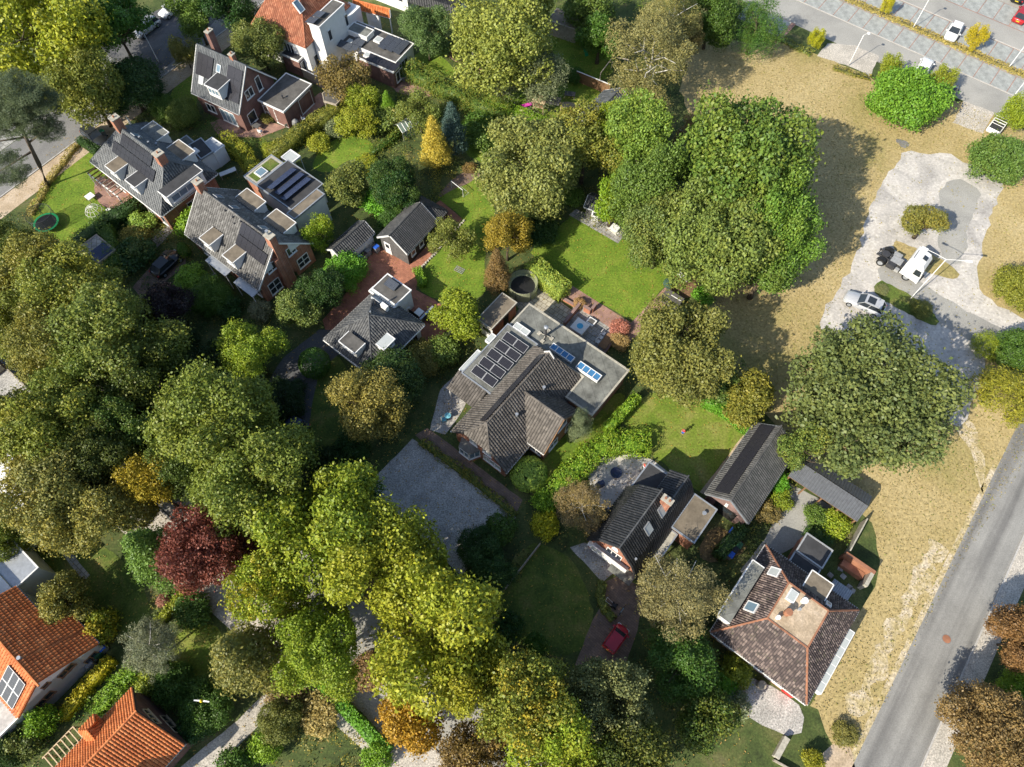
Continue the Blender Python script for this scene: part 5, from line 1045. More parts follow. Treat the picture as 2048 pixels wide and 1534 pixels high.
def crown_mesh(name, R, rz, nl, lr, leaf, n, seed, shape='round', keep=.8, aspect=.62, squash=.9):
    """limb-sized masses, each carrying smaller sprays; the masses stand out unevenly so the outline is ragged"""
    rs = np.random.RandomState(seed); lob = []
    if shape == 'cone':
        for d in sphere_dirs(nl, rs):
            t = (d[2] + 1) / 2; rr = (1 - t) ** .8 + .05; a = math.atan2(d[1], d[0]); f = rs.uniform(.7, 1.0)
            lob.append((np.array([math.cos(a) * R * rr * .82 * f, math.sin(a) * R * rr * .82 * f, (t * 2 - 1) * rz]), R * lr * (.35 + .6 * (1 - t)) * rs.uniform(.8, 1.15)))
    else:
        mj = max(8, nl // 5); per = 11
        for d in sphere_dirs(mj, rs, .55):
            if d[2] < -.8: continue
            w = 1.0
            if shape == 'egg': w = 1.12 - .5 * max(0, (d[2] + 1) / 2 - .35)
            mr = R * rs.uniform(.30, .46); f = rs.uniform(.62, 1.02); c = d * np.array([R * w - mr * .8, R * w - mr * .8, rz - mr * .7]) * f
            lob.append((c, mr * .72))
            for e in sphere_dirs(per + 4, rs, .6):
                if e @ d < -.25: continue
                r2 = R * lr * rs.uniform(.32, .88); lob.append((c + e * (mr - r2 * .25) * rs.uniform(.72, 1.28), r2))
    Cn = np.array([c for c, r in lob]); Rd = np.array([r for c, r in lob])
    P, N, k = shell(Cn, Rd, int(n * 1.9), rs, (1, 1, squash), keep, .15); P, N, k = P[:n], N[:n], k[:n]
    # a scatter of leaves filling the inside so the crown is not hollow
    m = n // 7; Q = Cn[rs.choice(len(Rd), m)] * rs.uniform(.2, .95, (m, 1)) + rs.normal(0, .12 * R, (m, 3)); kq = rs.choice(len(Rd), m)
    tint = rs.rand(len(Rd)); P = np.concatenate([P, Q]); N = np.concatenate([N, rs.normal(0, 1, (m, 3))]); T = np.clip(tint[np.concatenate([k, kq])] * .8 + rs.normal(0, .12, len(P)), 0, 1)
    if shape == 'weep':
        st = rs.randint(0, len(P), len(P) // 2); P[st] = P[st] - np.array([0, 0, 1]) * (rs.rand(len(st))[:, None] * rz * .8)
    V, F, Rn, T = leaves(P, N, T, leaf, rs, aspect); return np_mesh(name, V, F, Rn, M['leaf'], False, [('tint', T)])
def trunk_mesh(name, h, r, seed, mat, spread, nb=6, fork=.45):
    rd = random.Random(seed); mb = MB(); p = [(0, 0, -.1)]; k = 5
    for i in range(1, k + 1): p.append((rd.uniform(-.12, .12) * i * .5, rd.uniform(-.12, .12) * i * .5, h * i / k))
    mb.tube(p, [r * 1.35] + [r * (1 - .7 * i / k) for i in range(1, k + 1)], 8)
    for i in range(nb):
        a = 2.4 * i + rd.uniform(-.3, .3); z0 = h * (fork + (.9 - fork) * i / nb); e = spread * rd.uniform(.55, .95); s = Vector((0, 0, z0)); t = Vector((math.cos(a) * e, math.sin(a) * e, z0 + e * rd.uniform(.35, .9)))
        mid = s.lerp(t, .5) + Vector((rd.uniform(-.3, .3), rd.uniform(-.3, .3), .25)); mb.tube([s, mid, t], [r * .45, r * .28, r * .10], 6)
        for q in range(2): u = mid + Vector((rd.uniform(-1, 1), rd.uniform(-1, 1), rd.uniform(.3, 1))) * spread * .35; mb.tube([mid, u], [r * .2, r * .06], 5)
    return mb.mesh(name, M[mat], True)
# kind: (R, rz, crown mesh list, trunk mesh)
K = {}
def kind(nm, R, rz, nl, lr, leaf, n, seeds, shape='round', keep=.8, aspect=.62, bark='bark', tr=.22, spread=.75, nb=7):
    K[nm] = (R, rz, [crown_mesh('crown_' + nm, R, rz, nl, lr, leaf, n, s, shape, keep, aspect) for s in seeds], trunk_mesh('trunk_' + nm, 1.0 * (rz * 2), tr, seeds[0], bark, R * spread, nb))
kind('lime', 4.5, 5.0, 64, .30, .22, 32000, (1, 2, 3), 'egg')
kind('maple', 4.5, 4.2, 58, .30, .25, 22000, (11, 12, 13))
kind('oak', 5.5, 4.0, 70, .27, .27, 32000, (21, 22))
kind('dense', 4.0, 3.6, 46, .33, .22, 24000, (31, 32))
kind('birch', 4.0, 4.8, 60, .24, .17, 24000, (41, 42), 'round', .62, .5, 'bark_birch', .16, .85, 12)
kind('willow', 3.5, 3.8, 40, .32, .22, 18000, (51,), 'weep', .7, .3)
kind('cone', 2.4, 4.0, 70, .36, .19, 16000, (61, 62), 'cone', .75, .5)
kind('apple', 2.6, 1.9, 30, .32, .17, 9000, (71, 72), 'round', .55, .6, 'bark', .12, .9, 10)
kind('small', 2.4, 2.2, 30, .36, .20, 11000, (81, 82, 83))
def bush_mesh(name, R, rz, nl, lr, leaf, n, seed, keep=.8, aspect=.62, clip=False):
    rs = np.random.RandomState(seed)
    if clip:
        D = rs.normal(0, 1, (n, 3)); D /= np.linalg.norm(D, axis=1)[:, None]; D = D[D[:, 2] > -.35]; P = D * np.array([R, R, rz]) * rs.uniform(.93, 1.03, (len(D), 1)); N = D; T = rs.rand(len(D)); fl = 1.0
    else:
        D = sphere_dirs(nl, rs); D = D[D[:, 2] > -.45]; Cn = D * np.array([R, R, rz]) * (1 - lr * .8) * rs.uniform(.7, 1.05, (len(D), 1)); Rd = R * lr * rs.uniform(.65, 1.25, len(D))
        P, N, k = shell(Cn, Rd, int(n * 1.8), rs, (1, 1, .95), keep, .25); P, N, k = P[:n], N[:n], k[:n]; T = np.clip(rs.rand(len(Rd))[k] * .8 + rs.normal(0, .12, len(P)), 0, 1); fl = .55
    P[:, 2] += rz * .75; V, F, Rn, T = leaves(P, N, T, leaf, rs, aspect, fl); return np_mesh(name, V, F, Rn, M['leaf'], False, [('tint', T)])
K['bush'] = (1.5, 1.3, [bush_mesh('bush', 1.5, 1.3, 26, .36, .19, 3800, s) for s in (101, 102, 103)], None)
K['bigbush'] = (3.2, 2.2, [bush_mesh('bigbush', 3.2, 2.2, 60, .24, .19, 17000, s) for s in (111, 112)], None)
K['ball'] = (1.6, 1.6, [bush_mesh('ball', 1.6, 1.6, 1, 1, .20, 5200, 121, clip=True)], None)
K['spiky'] = (2.4, 2.8, [bush_mesh('spiky', 2.4, 2.8, 40, .28, .26, 7000, 131, .6, .22)], None)
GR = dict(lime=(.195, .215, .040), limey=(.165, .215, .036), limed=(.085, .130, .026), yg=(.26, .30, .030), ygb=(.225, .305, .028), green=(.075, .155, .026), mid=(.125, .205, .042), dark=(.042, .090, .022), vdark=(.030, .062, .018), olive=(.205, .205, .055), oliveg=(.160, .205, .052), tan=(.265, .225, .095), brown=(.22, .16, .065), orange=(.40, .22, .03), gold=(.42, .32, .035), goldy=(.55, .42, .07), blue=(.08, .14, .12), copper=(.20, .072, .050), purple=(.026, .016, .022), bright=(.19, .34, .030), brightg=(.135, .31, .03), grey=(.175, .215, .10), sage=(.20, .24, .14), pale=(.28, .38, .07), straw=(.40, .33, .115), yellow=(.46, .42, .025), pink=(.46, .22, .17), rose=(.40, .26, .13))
CNT = {}
def plant(nm, label, cat, cx, cy, rpx, h, kd, col, au=.0, group=None, sy=1.0, base=None):
    """cx,cy,rpx: crown centre and half width in the photo; h: height of the top in metres"""
    R, rz0, meshes, tm = K[kd]; i = CNT.get(kd, 0); CNT[kd] = i + 1; me = meshes[i % len(meshes)]
    zc = h * .6
    for _ in range(3):
        r = rpx * mpp(cx, cy, zc); s = r / R
        sz = min(max(s * .6, (h * .80) / (2 * rz0)), s * 1.9) if tm else (h / (rz0 * 1.75))
        zc = h - rz0 * sz if tm else h * .5
    p = G(cx, cy, zc); rot = (i * 2.399) % 6.283; rng = random.Random(int(cx * 7 + cy * 13)); c = GR[col] if isinstance(col, str) else col
    hue = [x * rng.uniform(.9, 1.1) for x in c]
    if tm:
        o = thing(nm, label, cat, (p.x, p.y, 0), 0, group); cr = link('crown', me, o); cr.location = (0, 0, zc); cr.scale = (s, s * sy, sz); cr.rotation_euler = (0, 0, rot)
        t = link('trunk', tm, o); k = max(.35, (zc + rz0 * sz * .3) / (rz0 * 2)); t.scale = (s, s, k); t.rotation_euler = (0, 0, rot)
    else:
        o = cr = link(nm, me); o.location = (p.x, p.y, 0); o.scale = (s, s * sy, sz); o.rotation_euler = (0, 0, rot); tag(o, label, cat, group)
    cr.color = (*hue, 1); cr['autumn'] = float(au) * (.42 if au < .85 else .75); return o
def hedge(label, path, w, h, col, au=0.0, leaf=.17, dens=85, px=True, name='hedge', cat='hedge', rough=.10, group=None, round_=False):
    pts = [G(*p, h * .7) if px else Vector(p) for p in path]; pts = [Vector((p.x, p.y, 0)) for p in pts]; rs = np.random.RandomState(int(abs(pts[0].x * 91 + pts[0].y * 17)) % 99991)
    Ps, Ns = [], []; core = MB()
    for a, b in zip(pts, pts[1:]):
        d = b - a; L = d.length; d.normalize(); nn = Vector((-d.y, d.x, 0)); an = np.array(a); dn = np.array(d); n2 = np.array(nn); up = np.array([0, 0, 1.0])
        k_ = .27 if round_ else .40; core.box(a - d * (w * .15) - nn * (w * k_), d * (L + w * .3), nn * (w * 2 * k_), Vector((0, 0, max(.05, h * (.74 if round_ else .9) - rough))))
        for (cnt, f) in ((int(L * w * dens * 1.15), 'top'), (int(L * h * dens), 'l'), (int(L * h * dens), 'r'), (int(w * h * dens * .6), 'e0'), (int(w * h * dens * .6), 'e1')):
            t = rs.uniform(-.25 * w, L + .25 * w, cnt); s = rs.uniform(-.5, .5, cnt) * w; z = rs.rand(cnt) * h; wob = np.sin(t * 1.7) * rough + np.sin(t * 4.1 + 1) * rough * .5
            if f == 'top': z = h + rs.normal(0, rough * .5, cnt) + wob; N = np.tile(up, (cnt, 1)); z = z - (np.abs(s / (w * .5)) ** 3 * h * .3 if round_ else 0)
            elif f in 'lr': s = np.full(cnt, (.5 if f == 'l' else -.5) * w) + rs.normal(0, rough * .4, cnt) + wob * .6; N = np.tile(n2 * (1 if f == 'l' else -1), (cnt, 1))
            else: t = np.full(cnt, -.25 * w if f == 'e0' else L + .25 * w) + rs.normal(0, rough * .4, cnt); N = np.tile(dn * (-1 if f == 'e0' else 1), (cnt, 1))
            Ps.append(an + t[:, None] * dn + s[:, None] * n2 + z[:, None] * up); Ns.append(N)
    P = np.concatenate(Ps); N = np.concatenate(Ns); V, F, R, T = leaves(P, N, rs.rand(len(P)), leaf, rs, .65, .9)
    nv = len(V); cv = np.array(core.v); cf = np.array(core.f) + nv
    me = np_mesh(name, np.concatenate([V, cv]), np.concatenate([F, cf]), np.concatenate([R, np.full(len(cf), .2)]), M['leaf'], False, [('tint', np.concatenate([T, np.full(len(cf), .1)]))])
    o = tag(link(name, me), label, cat, group); c = GR[col] if isinstance(col, str) else col; o.color = (*c, 1); o['autumn'] = float(au); return o
def undergrowth(label, poly, col, hmax=.9, dens=1.0, leaf=.18, au=.2, cat='undergrowth', name='undergrowth', cl=.55):
    w = [G(*p) for p in poly]; xs = [p.x for p in w]; ys = [p.y for p in w]; rs = np.random.RandomState(int(abs(xs[0] * 53 + ys[0] * 31)) % 99991)
    area = (max(xs) - min(xs)) * (max(ys) - min(ys)); n = max(8, int(area * dens)); X = rs.uniform(min(xs), max(xs), n); Y = rs.uniform(min(ys), max(ys), n); k = inside(X, Y, [(p.x, p.y) for p in w]); X, Y = X[k], Y[k]; n = len(X)
    if n < 2: return
    Rd = rs.uniform(.3, 1.0, n) ** 1.3 * cl * 1.6 + .12; Z = Rd * rs.uniform(.3, hmax, n); Cn = np.stack([X, Y, Z * .6], 1)
    cnt = int(np.sum(Rd ** 2) * 95); pr = Rd ** 2 / np.sum(Rd ** 2); kk = rs.choice(n, cnt, p=pr); D = rs.normal(0, 1, (cnt, 3)); D[:, 2] = np.abs(D[:, 2]); D /= np.linalg.norm(D, axis=1)[:, None]
    P = Cn[kk] + D * (Rd[kk] * rs.uniform(.7, 1.1, cnt))[:, None]; V, F, R, T = leaves(P, D, np.clip(rs.rand(n)[kk] + rs.normal(0, .1, cnt), 0, 1), leaf, rs)
    o = tag(link(name, np_mesh(name, V, F, R, M['leaf'], False, [('tint', T)])), label, cat, kind='stuff'); o.color = (*GR[col], 1); o['autumn'] = au; return o

T = lambda *a, **k: plant('tree', a[0], 'tree', *a[1:], **k)
def scatter(name, label, cat, poly, n, size, cols, seed, h=.02, up=False, skip=()):
    w = [G(*q) for q in poly]; rs = np.random.RandomState(seed); xs = [q.x for q in w]; ys = [q.y for q in w]; X = rs.uniform(min(xs), max(xs), n); Y = rs.uniform(min(ys), max(ys), n); k = inside(X, Y, [(q.x, q.y) for q in w])
    for sk in skip: k &= ~inside(X, Y, [(G(*q).x, G(*q).y) for q in sk])
    X, Y = X[k], Y[k]; n = len(X); P = np.stack([X, Y, np.full(n, h) + rs.rand(n) * .03], 1); N = np.stack([rs.normal(0, 1, n), rs.normal(0, 1, n), rs.normal(0, .35, n)], 1) if up else np.tile(np.array([0, 0, 1.0]), (n, 1))
    V, F, R, T_ = leaves(P, N, rs.rand(n), size, rs, .5, 1.0 if up else 1.6); o = tag(link(name, np_mesh(name, V, F, R, M['leaf'], False, [('tint', T_)])), label, cat, kind='stuff'); o.color = (*cols, 1); o['autumn'] = .0 if up else .5; return o
Bu = lambda *a, **k: plant('shrub', a[0], 'shrub', *a[1:], **k)
AV = 'avenue trees along the road'
# the avenue, from the upper left to the lower edge
for lab, cx, cy, r, h, kd, c, au in (
    ('uppermost avenue tree beside the round trampoline', 18, 505, 52, 10, 'lime', 'limed', .5),
    ('second avenue tree, below the green rimmed trampoline', 70, 555, 80, 11.5, 'lime', 'lime', .6),
    ('third avenue tree, next to the blue tarpaulin shed', 140, 585, 88, 12.5, 'lime', 'lime', .5),
    ('avenue tree overhanging the left picture edge above the pale footpath', 40, 622, 70, 11, 'lime', 'lime', .5),
    ('broad avenue tree left of the dark purple tree', 225, 690, 108, 13.5, 'lime', 'limey', .4),
    ('avenue tree above the dark flat roofed building', 115, 690, 82, 12, 'lime', 'lime', .5),
    ('lower avenue tree shading the dark building roof', 170, 770, 80, 12, 'lime', 'limey', .5),
    ('dark shaded avenue tree beside the black house drive', 300, 760, 70, 11, 'dense', 'limed', .3),
    ('dark gap filling tree between two roadside rows', 262, 862, 66, 10.5, 'lime', 'limed', .3),
    ('dark green avenue tree above the yellow orange tree', 372, 930, 62, 10, 'lime', 'limed', .2),
    ('roadside tree on the left picture edge below the dark building', 40, 865, 85, 12, 'lime', 'lime', .6),
    ('roadside tree with brown tinged leaves right of the left edge tree', 135, 860, 95, 13, 'lime', 'lime', .7),
    ('roadside tree beside the bright white flat roof', 105, 985, 95, 12, 'lime', 'olive', .8),
    ('roadside tree above the rough grass and path', 185, 1020, 85, 11, 'lime', 'olive', .8),
    ('dark shaded roadside tree left of the yellow orange tree', 220, 900, 70, 11, 'lime', 'limed', .4),
    ('large green avenue tree above the wedge of parked dark car', 425, 845, 112, 14, 'lime', 'limey', .25),
    ('large green avenue tree above the copper leaved tree', 510, 955, 108, 13.5, 'lime', 'limey', .3),
    ('bright yellow green avenue tree left of the gravel forecourt', 655, 1055, 112, 14, 'maple', 'ygb', .5),
    ('yellow green avenue tree at the lower corner of the gravel forecourt', 775, 1130, 108, 14, 'maple', 'yg', .5),
    ('dark green tree edge shading the gravel forecourt', 700, 985, 55, 9, 'dense', 'green', .1),
    ('yellow avenue tree left of the dark green round avenue tree', 535, 1175, 75, 11, 'maple', 'yg', .9),
    ('olive avenue tree above the clipped roadside hedge', 640, 1290, 86, 11.5, 'lime', 'ygb', .4),
    ('tall yellow green avenue tree hiding the middle of the road', 870, 1265, 122, 15, 'maple', 'yg', .6),
    ('second yellow tree crowding the tall avenue tree from below', 940, 1340, 75, 12, 'maple', 'yg', .7),
    ('golden green avenue tree right of the visible road end', 1045, 1410, 92, 13, 'maple', 'lime', 1.0),
    ('avenue tree at the lower edge beside the grey leaved tree', 1120, 1510, 88, 12, 'maple', 'yg', .7),
    ('dark green avenue tree at the lower edge below the brown litter bed', 1250, 1535, 85, 11, 'dense', 'limed', .4)):
    T(lab, cx, cy, r * 1.10, h * 1.05, kd, c, au, AV)
T('rust orange tree on the verge of the avenue', 825, 1432, 66, 8, 'small', 'orange', .6)
T('brown leaved tree at the lower edge beside the road', 955, 1520, 78, 8, 'maple', 'brown', .6)
T('yellow orange tree beside the copper leaved tree', 305, 978, 62, 9.5, 'maple', 'gold', .9)
T('dark copper red leaved tree', 418, 1100, 88, 11, 'oak', 'copper', .0)
T('green feathery conifer left of the copper tree', 298, 1100, 66, 10, 'cone', 'mid', .0)
T('drooping yellow brown conifer above the pale gravel drive', 482, 1310, 80, 12, 'cone', 'olive', .5)
T('olive round tree beside the orange tiled wing', 130, 1200, 50, 6, 'small', 'olive', .8)
T('grey green feathery tree between the white house and the conifer', 300, 1290, 58, 6.5, 'birch', 'sage', .2)
T('green tree at left edge above the white house', 15, 1080, 40, 6, 'small', 'lime', .4)
# upper left corner
T('huge yellow green tree filling the upper left corner', 80, 70, 122, 17, 'maple', 'yg', .5)
T('yellow green tree leaning over the pedestrian crossing', 165, 165, 72, 12, 'maple', 'lime', .4)
T('dark green tree beside the parked silver estate car', 225, 45, 72, 12, 'dense', 'green', .1)
T('dark evergreen between the crossing and the front lawn', 258, 172, 64, 7, 'dense', 'dark', .05)
T('green tree over the white parked car', 385, 22, 48, 9, 'maple', 'mid', .1)
T('shaded tree at the upper edge left of the terracotta roof', 455, 20, 52, 9, 'dense', 'dark', .1)
T('green brown yew beside the terracotta roof', 516, 80, 52, 8, 'dense', 'oliveg', .3)
T('thin sparse tree beside the parked silver estate car', 365, 100, 30, 5, 'apple', 'olive', .4)
# top middle
T('brown leaved autumn tree beside the white annex', 690, 152, 52, 7, 'apple', 'brown', .4)
T('small yellow green tree below the brown autumn tree', 722, 195, 34, 4.5, 'small', 'yg', .4)
T('glossy leaved green tree beside the orange tiled garage', 853, 62, 50, 8, 'maple', (.13, .21, .06), .0)
T('tall yellow green tree right of the curved brick path', 1000, 75, 108, 15, 'maple', (.25, .285, .06), .2)
T('yellow green tree at the upper edge beside the felt roofed shed', 1062, 12, 46, 12, 'maple', (.24, .27, .055), .2)
T('weeping grey green willow above the wooden playhouse', 1060, 142, 74, 9, 'willow', (.18, .235, .115), .0)
T('tall tan birch like tree at the field edge', 1305, 115, 92, 15, 'birch', 'tan', .2)
T('leaning second crown of tan leaves at the upper edge', 1345, 40, 62, 13, 'birch', 'tan', .2)
T('dark green tree at the upper edge right of the tan tree', 1425, 30, 58, 9, 'dense', 'green', .1)
T('feathery light green willow at the parking lot corner', 1515, 48, 55, 8, 'willow', 'green', .2)
T('bare twiggy tree at the field edge right of the tan tree', 1388, 70, 28, 8, 'apple', 'tan', .0)
T('green tree at the upper edge above the felt roofed shed', 1180, 20, 50, 8, 'small', 'mid', .2)
T('green tree behind the plank fence of the play garden', 1200, 75, 40, 7, 'small', 'green', .1)
T('golden yellow conifer beside the greenhouse', 868, 278, 33, 8.5, 'cone', 'goldy', .0)
T('blue green spruce behind the golden conifer', 905, 250, 31, 8.5, 'cone', 'blue', .0)
T('slim green column shaped conifer', 775, 203, 17, 4.2, 'cone', 'bright', .0)
T('dark conifer beside the bright lawn', 692, 370, 46, 6, 'small', 'oliveg', .3)
T('broad dark green tree left of the golden conifer', 790, 365, 54, 7, 'dense', 'dark', .2)
T('yellow leaved shrub tree above the bright lawn', 715, 240, 42, 4, 'small', 'yg', .5)
T('loose olive tree behind the slim column conifer', 838, 225, 44, 6, 'apple', 'oliveg', .4)
T('light olive tree spreading beside the long lawn', 1062, 335, 108, 12, 'oak', (.215, .265, .075), .2)
T('orange tinged tree below the slate roofed shed', 1172, 290, 80, 11, 'maple', (.22, .22, .045), .7)
T('yellow green tree over the slate roofed shed', 1222, 268, 42, 10, 'maple', 'ygb', .4)
T('bright green tall tree in the middle of the tree group', 1275, 275, 74, 14, 'maple', (.17, .285, .045), .35)
T('bright yellow tree beside the summer house', 1228, 400, 42, 8, 'small', 'ygb', .6)
T('dark green tree in the heart of the tree group', 1295, 375, 72, 13, 'dense', 'mid', .1)
T('olive tree below the heart of the tree group', 1325, 465, 74, 11, 'dense', 'oliveg', .4)
T('biggest rounded green tree casting shade on the field', 1490, 335, 142, 17, 'oak', 'mid', .35)
T('yellowish oak crown below the biggest rounded tree', 1430, 480, 115, 14, 'oak', (.19, .23, .06), .25)
T('green tree at the right flank of the big tree group', 1548, 465, 84, 14, 'oak', (.14, .23, .045), .3)
T('low green tree at the foot of the big tree group', 1525, 548, 58, 8, 'small', 'mid', .2)
T('brownish small tree between the tan tree and the big tree', 1378, 262, 34, 6, 'birch', 'brown', .1)
T('olive brown round tree at the corner of the square lawn', 1357, 700, 106, 11, 'oak', (.195, .205, .055), .2)
T('large spreading oak below the concrete yard', 1742, 790, 166, 12.5, 'oak', (.13, .195, .060), .15, None, .92)
T('brown tinged lower branches tree beside the tiled barn', 1612, 900, 50, 8, 'apple', 'oliveg', .7)
T('yellow green tree behind the ivy hedge of the worn lawn', 1495, 790, 58, 6, 'small', 'lime', .5)
T('green small tree between hedge and olive round tree', 1440, 765, 40, 5, 'small', 'mid', .2)
T('small olive brown round tree on the concrete yard', 1850, 447, 42, 4.5, 'small', 'olive', .8)
T('thin yellow sapling in the lower parking verge', 1633, 75, 16, 3.5, 'apple', 'yellow', .4)
T('thin yellow sapling at the top of the parking hedge strip', 1775, 8, 14, 3.5, 'apple', 'yellow', .2)
T('bright yellow sapling in front of the white car bay', 1955, 70, 21, 4.0, 'apple', 'yellow', .2)
T('pale yellow green sapling behind the round bush', 1775, 130, 26, 4.5, 'apple', 'yg', .2)
T('yellow green sapling at the right flank of the round bush', 1888, 155, 28, 4.5, 'apple', 'yg', .2)
T('yellow green sapling at the right edge beside the white pickup', 2035, 220, 34, 5, 'apple', 'yg', .3)
# middle gardens
T('dark purple leaved tree beside the black car', 335, 618, 56, 7, 'dense', 'purple', .0)
T('yellow green maple in front of the shaded drive', 505, 700, 62, 7.5, 'maple', 'ygb', .4)
T('golden tree in front of the bungalow', 735, 808, 76, 9, 'maple', (.27, .25, .065), .4)
T('dark green tree between bungalow and central house', 785, 760, 62, 6, 'dense', 'dark', .15)
T('round light green tree beside the brick store', 915, 625, 52, 6, 'small', 'ygb', .2)
T('sparse olive tree on the long lawn', 905, 480, 46, 5.5, 'apple', 'olive', .2)
T('orange yellow conifer at the end of the long lawn', 1015, 470, 48, 8, 'dense', (.30, .26, .04), .5)
T('brown leaning conifer beside the dark trampoline', 994, 535, 30, 8, 'cone', 'brown', .4)
T('yellow green tree in front of the cream upper annex', 645, 468, 36, 6, 'apple', 'ygb', .5)
T('olive round tree below the brick gable wall', 590, 620, 44, 5.5, 'small', 'oliveg', .3)
T('dark conifer between gable wall and red drive', 640, 575, 46, 6, 'dense', 'dark', .1)
T('orange topped tan tree beside the gambrel roof', 1165, 1012, 56, 7, 'birch', 'tan', .7)
T('weeping silver birch at the corner of the central house', 1160, 850, 28, 6, 'willow', 'sage', .0)
T('bare twigged tan birch beside the gambrel house', 1350, 1180, 92, 10.5, 'birch', 'tan', .3)
T('dark green tree below the tan birch', 1365, 1325, 76, 7, 'dense', 'green', .1)
T('grey olive tree beside the small red car', 1212, 1400, 88, 11, 'oak', 'grey', .3)
T('olive tinted tree left of the gravelly yard', 1420, 1445, 62, 7, 'small', 'limed', .4)
T('green shrub tree left of the small red car drive', 980, 1130, 50, 6, 'dense', 'dark', .05)
T('reddish twig tree at the bottom right street corner', 1990, 1460, 92, 7, 'oak', (.25, .165, .075), .1)
T('reddish twig tree beside the street above the green bush', 2045, 1280, 62, 6, 'oak', (.26, .15, .065), .1)
# leaning pine
p0, top = G(95, 372), G(20, 205, 13.5)
o = thing('pine_tree', 'leaning pine with bare trunk rising from the trampoline lawn', 'tree', p0, 0)
d = top - p0; mb = MB().tube([(0, 0, -.1), d * .3 + Vector((.3, -.2, 0)), d * .65, d * .95], [.33, .27, .2, .1], 9)
for f, v in ((.55, (3.2, .8, 1.6)), (.7, (-2.5, 1.5, 1.4)), (.62, (-3, -2.2, 1.2)), (.8, (2.2, 2, 1.2)), (.45, (-4.5, -3.0, -1.0))): mb.tube([d * f, d * f + Vector(v) * .6, d * f + Vector(v)], [.14, .09, .04], 6)
mb.build('trunk', M['bark_pine'], o, True)
for cxp, cyp, z, s in ((25, 185, 14.5, 1.0), (75, 205, 13, .75), (45, 240, 12, .8), (10, 335, 8, .75), (95, 260, 10.5, .5), (0, 235, 12, .7)):
    q = G(cxp, cyp, z) - p0; c = link('crown', K['birch'][2][0], o); c.location = q; c.scale = (s, s, s * .42); c.color = (.095, .125, .065, 1); c['autumn'] = 0.0; c.rotation_euler = (0, 0, cxp)
